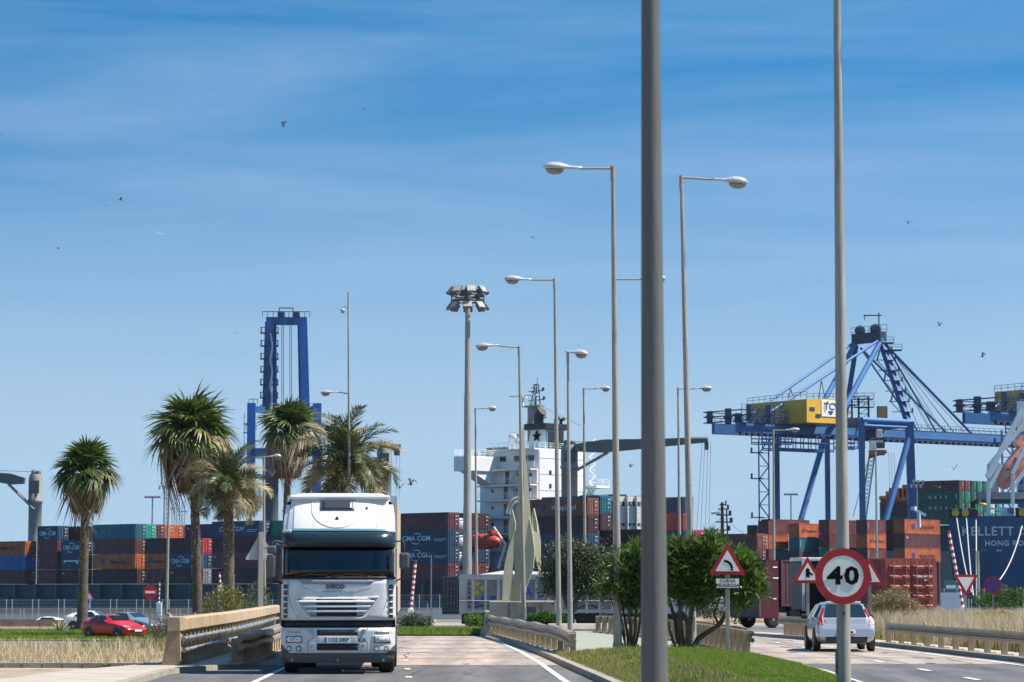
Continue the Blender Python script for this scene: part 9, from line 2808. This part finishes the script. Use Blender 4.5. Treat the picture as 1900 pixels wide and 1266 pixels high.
small_van(1782, 235, R(170), 'pale van beside the green direction board', L=5.2, Hh=2.4)
# oddments behind the bush: green bins and white posts
M_bin = mat('green_bin', (0.03, 0.20, 0.17), 0.5)
for k in range(3):
 x = XU(1385 + k * 11, 200); t = empty('waste_bin', (x, 200, zt(x, 200)), 0, ['left', 'middle', 'right'][k] + ' green rounded bin behind the dark red lorry front', 'bin', 'green bins')
 mb = MB(); mb.lathe([(0.2, 0), (0.36, 0.1), (0.38, 0.5), (0.25, 0.75), (0.05, 0.8)], 12); mb.build('body', M_bin, t)
M_orange_b = mat('amber_beacon', (0.65, 0.28, 0.03), 0.4)
# ------------------------------------------------------------------ gulls
M_gull = mat('gull_grey', (0.10, 0.10, 0.105), 0.8)
M_gullw = mat('gull_pale', (0.45, 0.43, 0.42), 0.8)
def gull(u, v, d, span, az, flap, label, m=M_gull):
 c = PT(u, v, d); root = empty('gull', c, az, label, 'bird', 'gulls in the sky')
 root.rotation_euler = (R(8), R(10 * math.sin(u)), az)
 s = span / 2; root.scale = (0.85,) * 3
 bm_ = MB(); bm_.lathe([(0.01, -0.22), (0.05, -0.15), (0.075, -0.02), (0.06, 0.1), (0.045, 0.17), (0.05, 0.21), (0.02, 0.26), (0.004, 0.30)], 10, Matrix.Rotation(-math.pi / 2, 4, 'X')); b_ = bm_.build('body', m, root)
 for sg in (-1, 1):
  mb = MB(); vs = []
  for t_, z, c0, c1 in ((0.0, 0.0, -0.08, 0.09), (0.45, flap, -0.08, 0.10), (0.75, flap * 0.9, -0.10, 0.05), (1.0, flap * 0.5, -0.16, -0.12)):
   vs += [(sg * t_ * s, c0, z * s), (sg * t_ * s, c1, z * s), (sg * t_ * s, (c0 + c1) / 2, z * s + 0.02 * (1 - t_))]
  fs = []
  for i in range(3):
   a = i * 3; b = a + 3
   fs += [(a, b, b + 2, a + 2), (a + 2, b + 2, b + 1, a + 1), (a, a + 1, b + 1, b)]
  mb.add(vs, fs); me = mb.mesh('wing', m); recalc(me); link('wing', me, root)
 mb = MB(); mb.add([(-0.03, -0.2, 0), (0.03, -0.2, 0), (0.08, -0.36, 0), (-0.08, -0.36, 0), (0, -0.28, 0.015)], [(0, 1, 4), (1, 2, 4), (2, 3, 4), (3, 0, 4), (0, 3, 2, 1)]); mb.build('tail', m, root)
G_ = [(675, 203, 300, 1.0, 0.4, 0.5, 'gull high in the sky, highest of all'), (526, 234, 260, 1.2, 1.0, 0.9, 'gull left of the highest one, wings raised'),
 (347, 283, 320, 1.2, 0.2, 0.3, 'gull in the upper left sky, alone'), (224, 371, 250, 1.1, 2.0, 0.6, 'upper gull of the close pair at the left'),
 (197, 382, 270, 1.0, 0.3, 0.2, 'lower gull of the close pair at the left'), (297, 435, 250, 1.2, 0.1, 0.25, 'pale gull gliding above the fan palms'),
 (108, 461, 380, 0.9, 1.3, 0.4, 'tiny gull at the far left above the short palm'), (437, 618, 300, 1.1, 0.0, 0.1, 'gull left of the end on blue crane'),
 (988, 441, 400, 0.9, 0.8, 0.4, 'tiny gull between the middle lamps'), (1685, 414, 280, 1.1, 0.4, 0.5, 'gull right of the pole that carries the 40 sign'),
 (1743, 604, 300, 1.2, 0.6, 0.7, 'gull above the fore stays of the blue crane'), (1823, 662, 280, 1.2, 1.1, 0.9, 'gull with raised wings right of the blue crane'),
 (1771, 871, 190, 1.35, 0.2, 0.6, 'large pale gull beneath the blue crane girder'), (1741, 905, 220, 1.1, 0.5, 0.3, 'small gull low before the green containers'),
 (742, 905, 170, 1.2, 0.3, 0.6, 'gull low beside the broad date palm'), (762, 899, 180, 1.1, 0.9, 0.8, 'right one of two gulls beside the broad date palm'),
 (1170, 866, 300, 1.1, 0.9, 0.6, 'small gull left of the thick blurred pole'), (3, 252, 330, 1.0, 0.4, 0.4, 'gull cut by the left picture edge')]
for g_ in G_:
 gull(*g_, m=M_gullw if 'pale' in g_[6] else M_gull)
# ------------------------------------------------------------------ sea air: one closed box of even haze
hz = bpy.data.materials.new('sea_haze'); hz.use_nodes = True
hn = hz.node_tree; hn.nodes.clear()
ho = hn.nodes.new('ShaderNodeOutputMaterial'); hv = hn.nodes.new('ShaderNodeVolumePrincipled')
hv.inputs['Color'].default_value = (0.80, 0.90, 1.0, 1); hv.inputs['Density'].default_value = 0.00004; hv.inputs['Anisotropy'].default_value = 0.3
hn.links.new(hv.outputs[0], ho.inputs['Volume'])
mb = MB(); mb.box(-900, 900, -60, 1500, -7.5, 85)
o = mb.build('haze', hz); o['kind'] = 'stuff'; o['label'] = 'thin pale blue sea haze over the port'; o['category'] = 'haze'
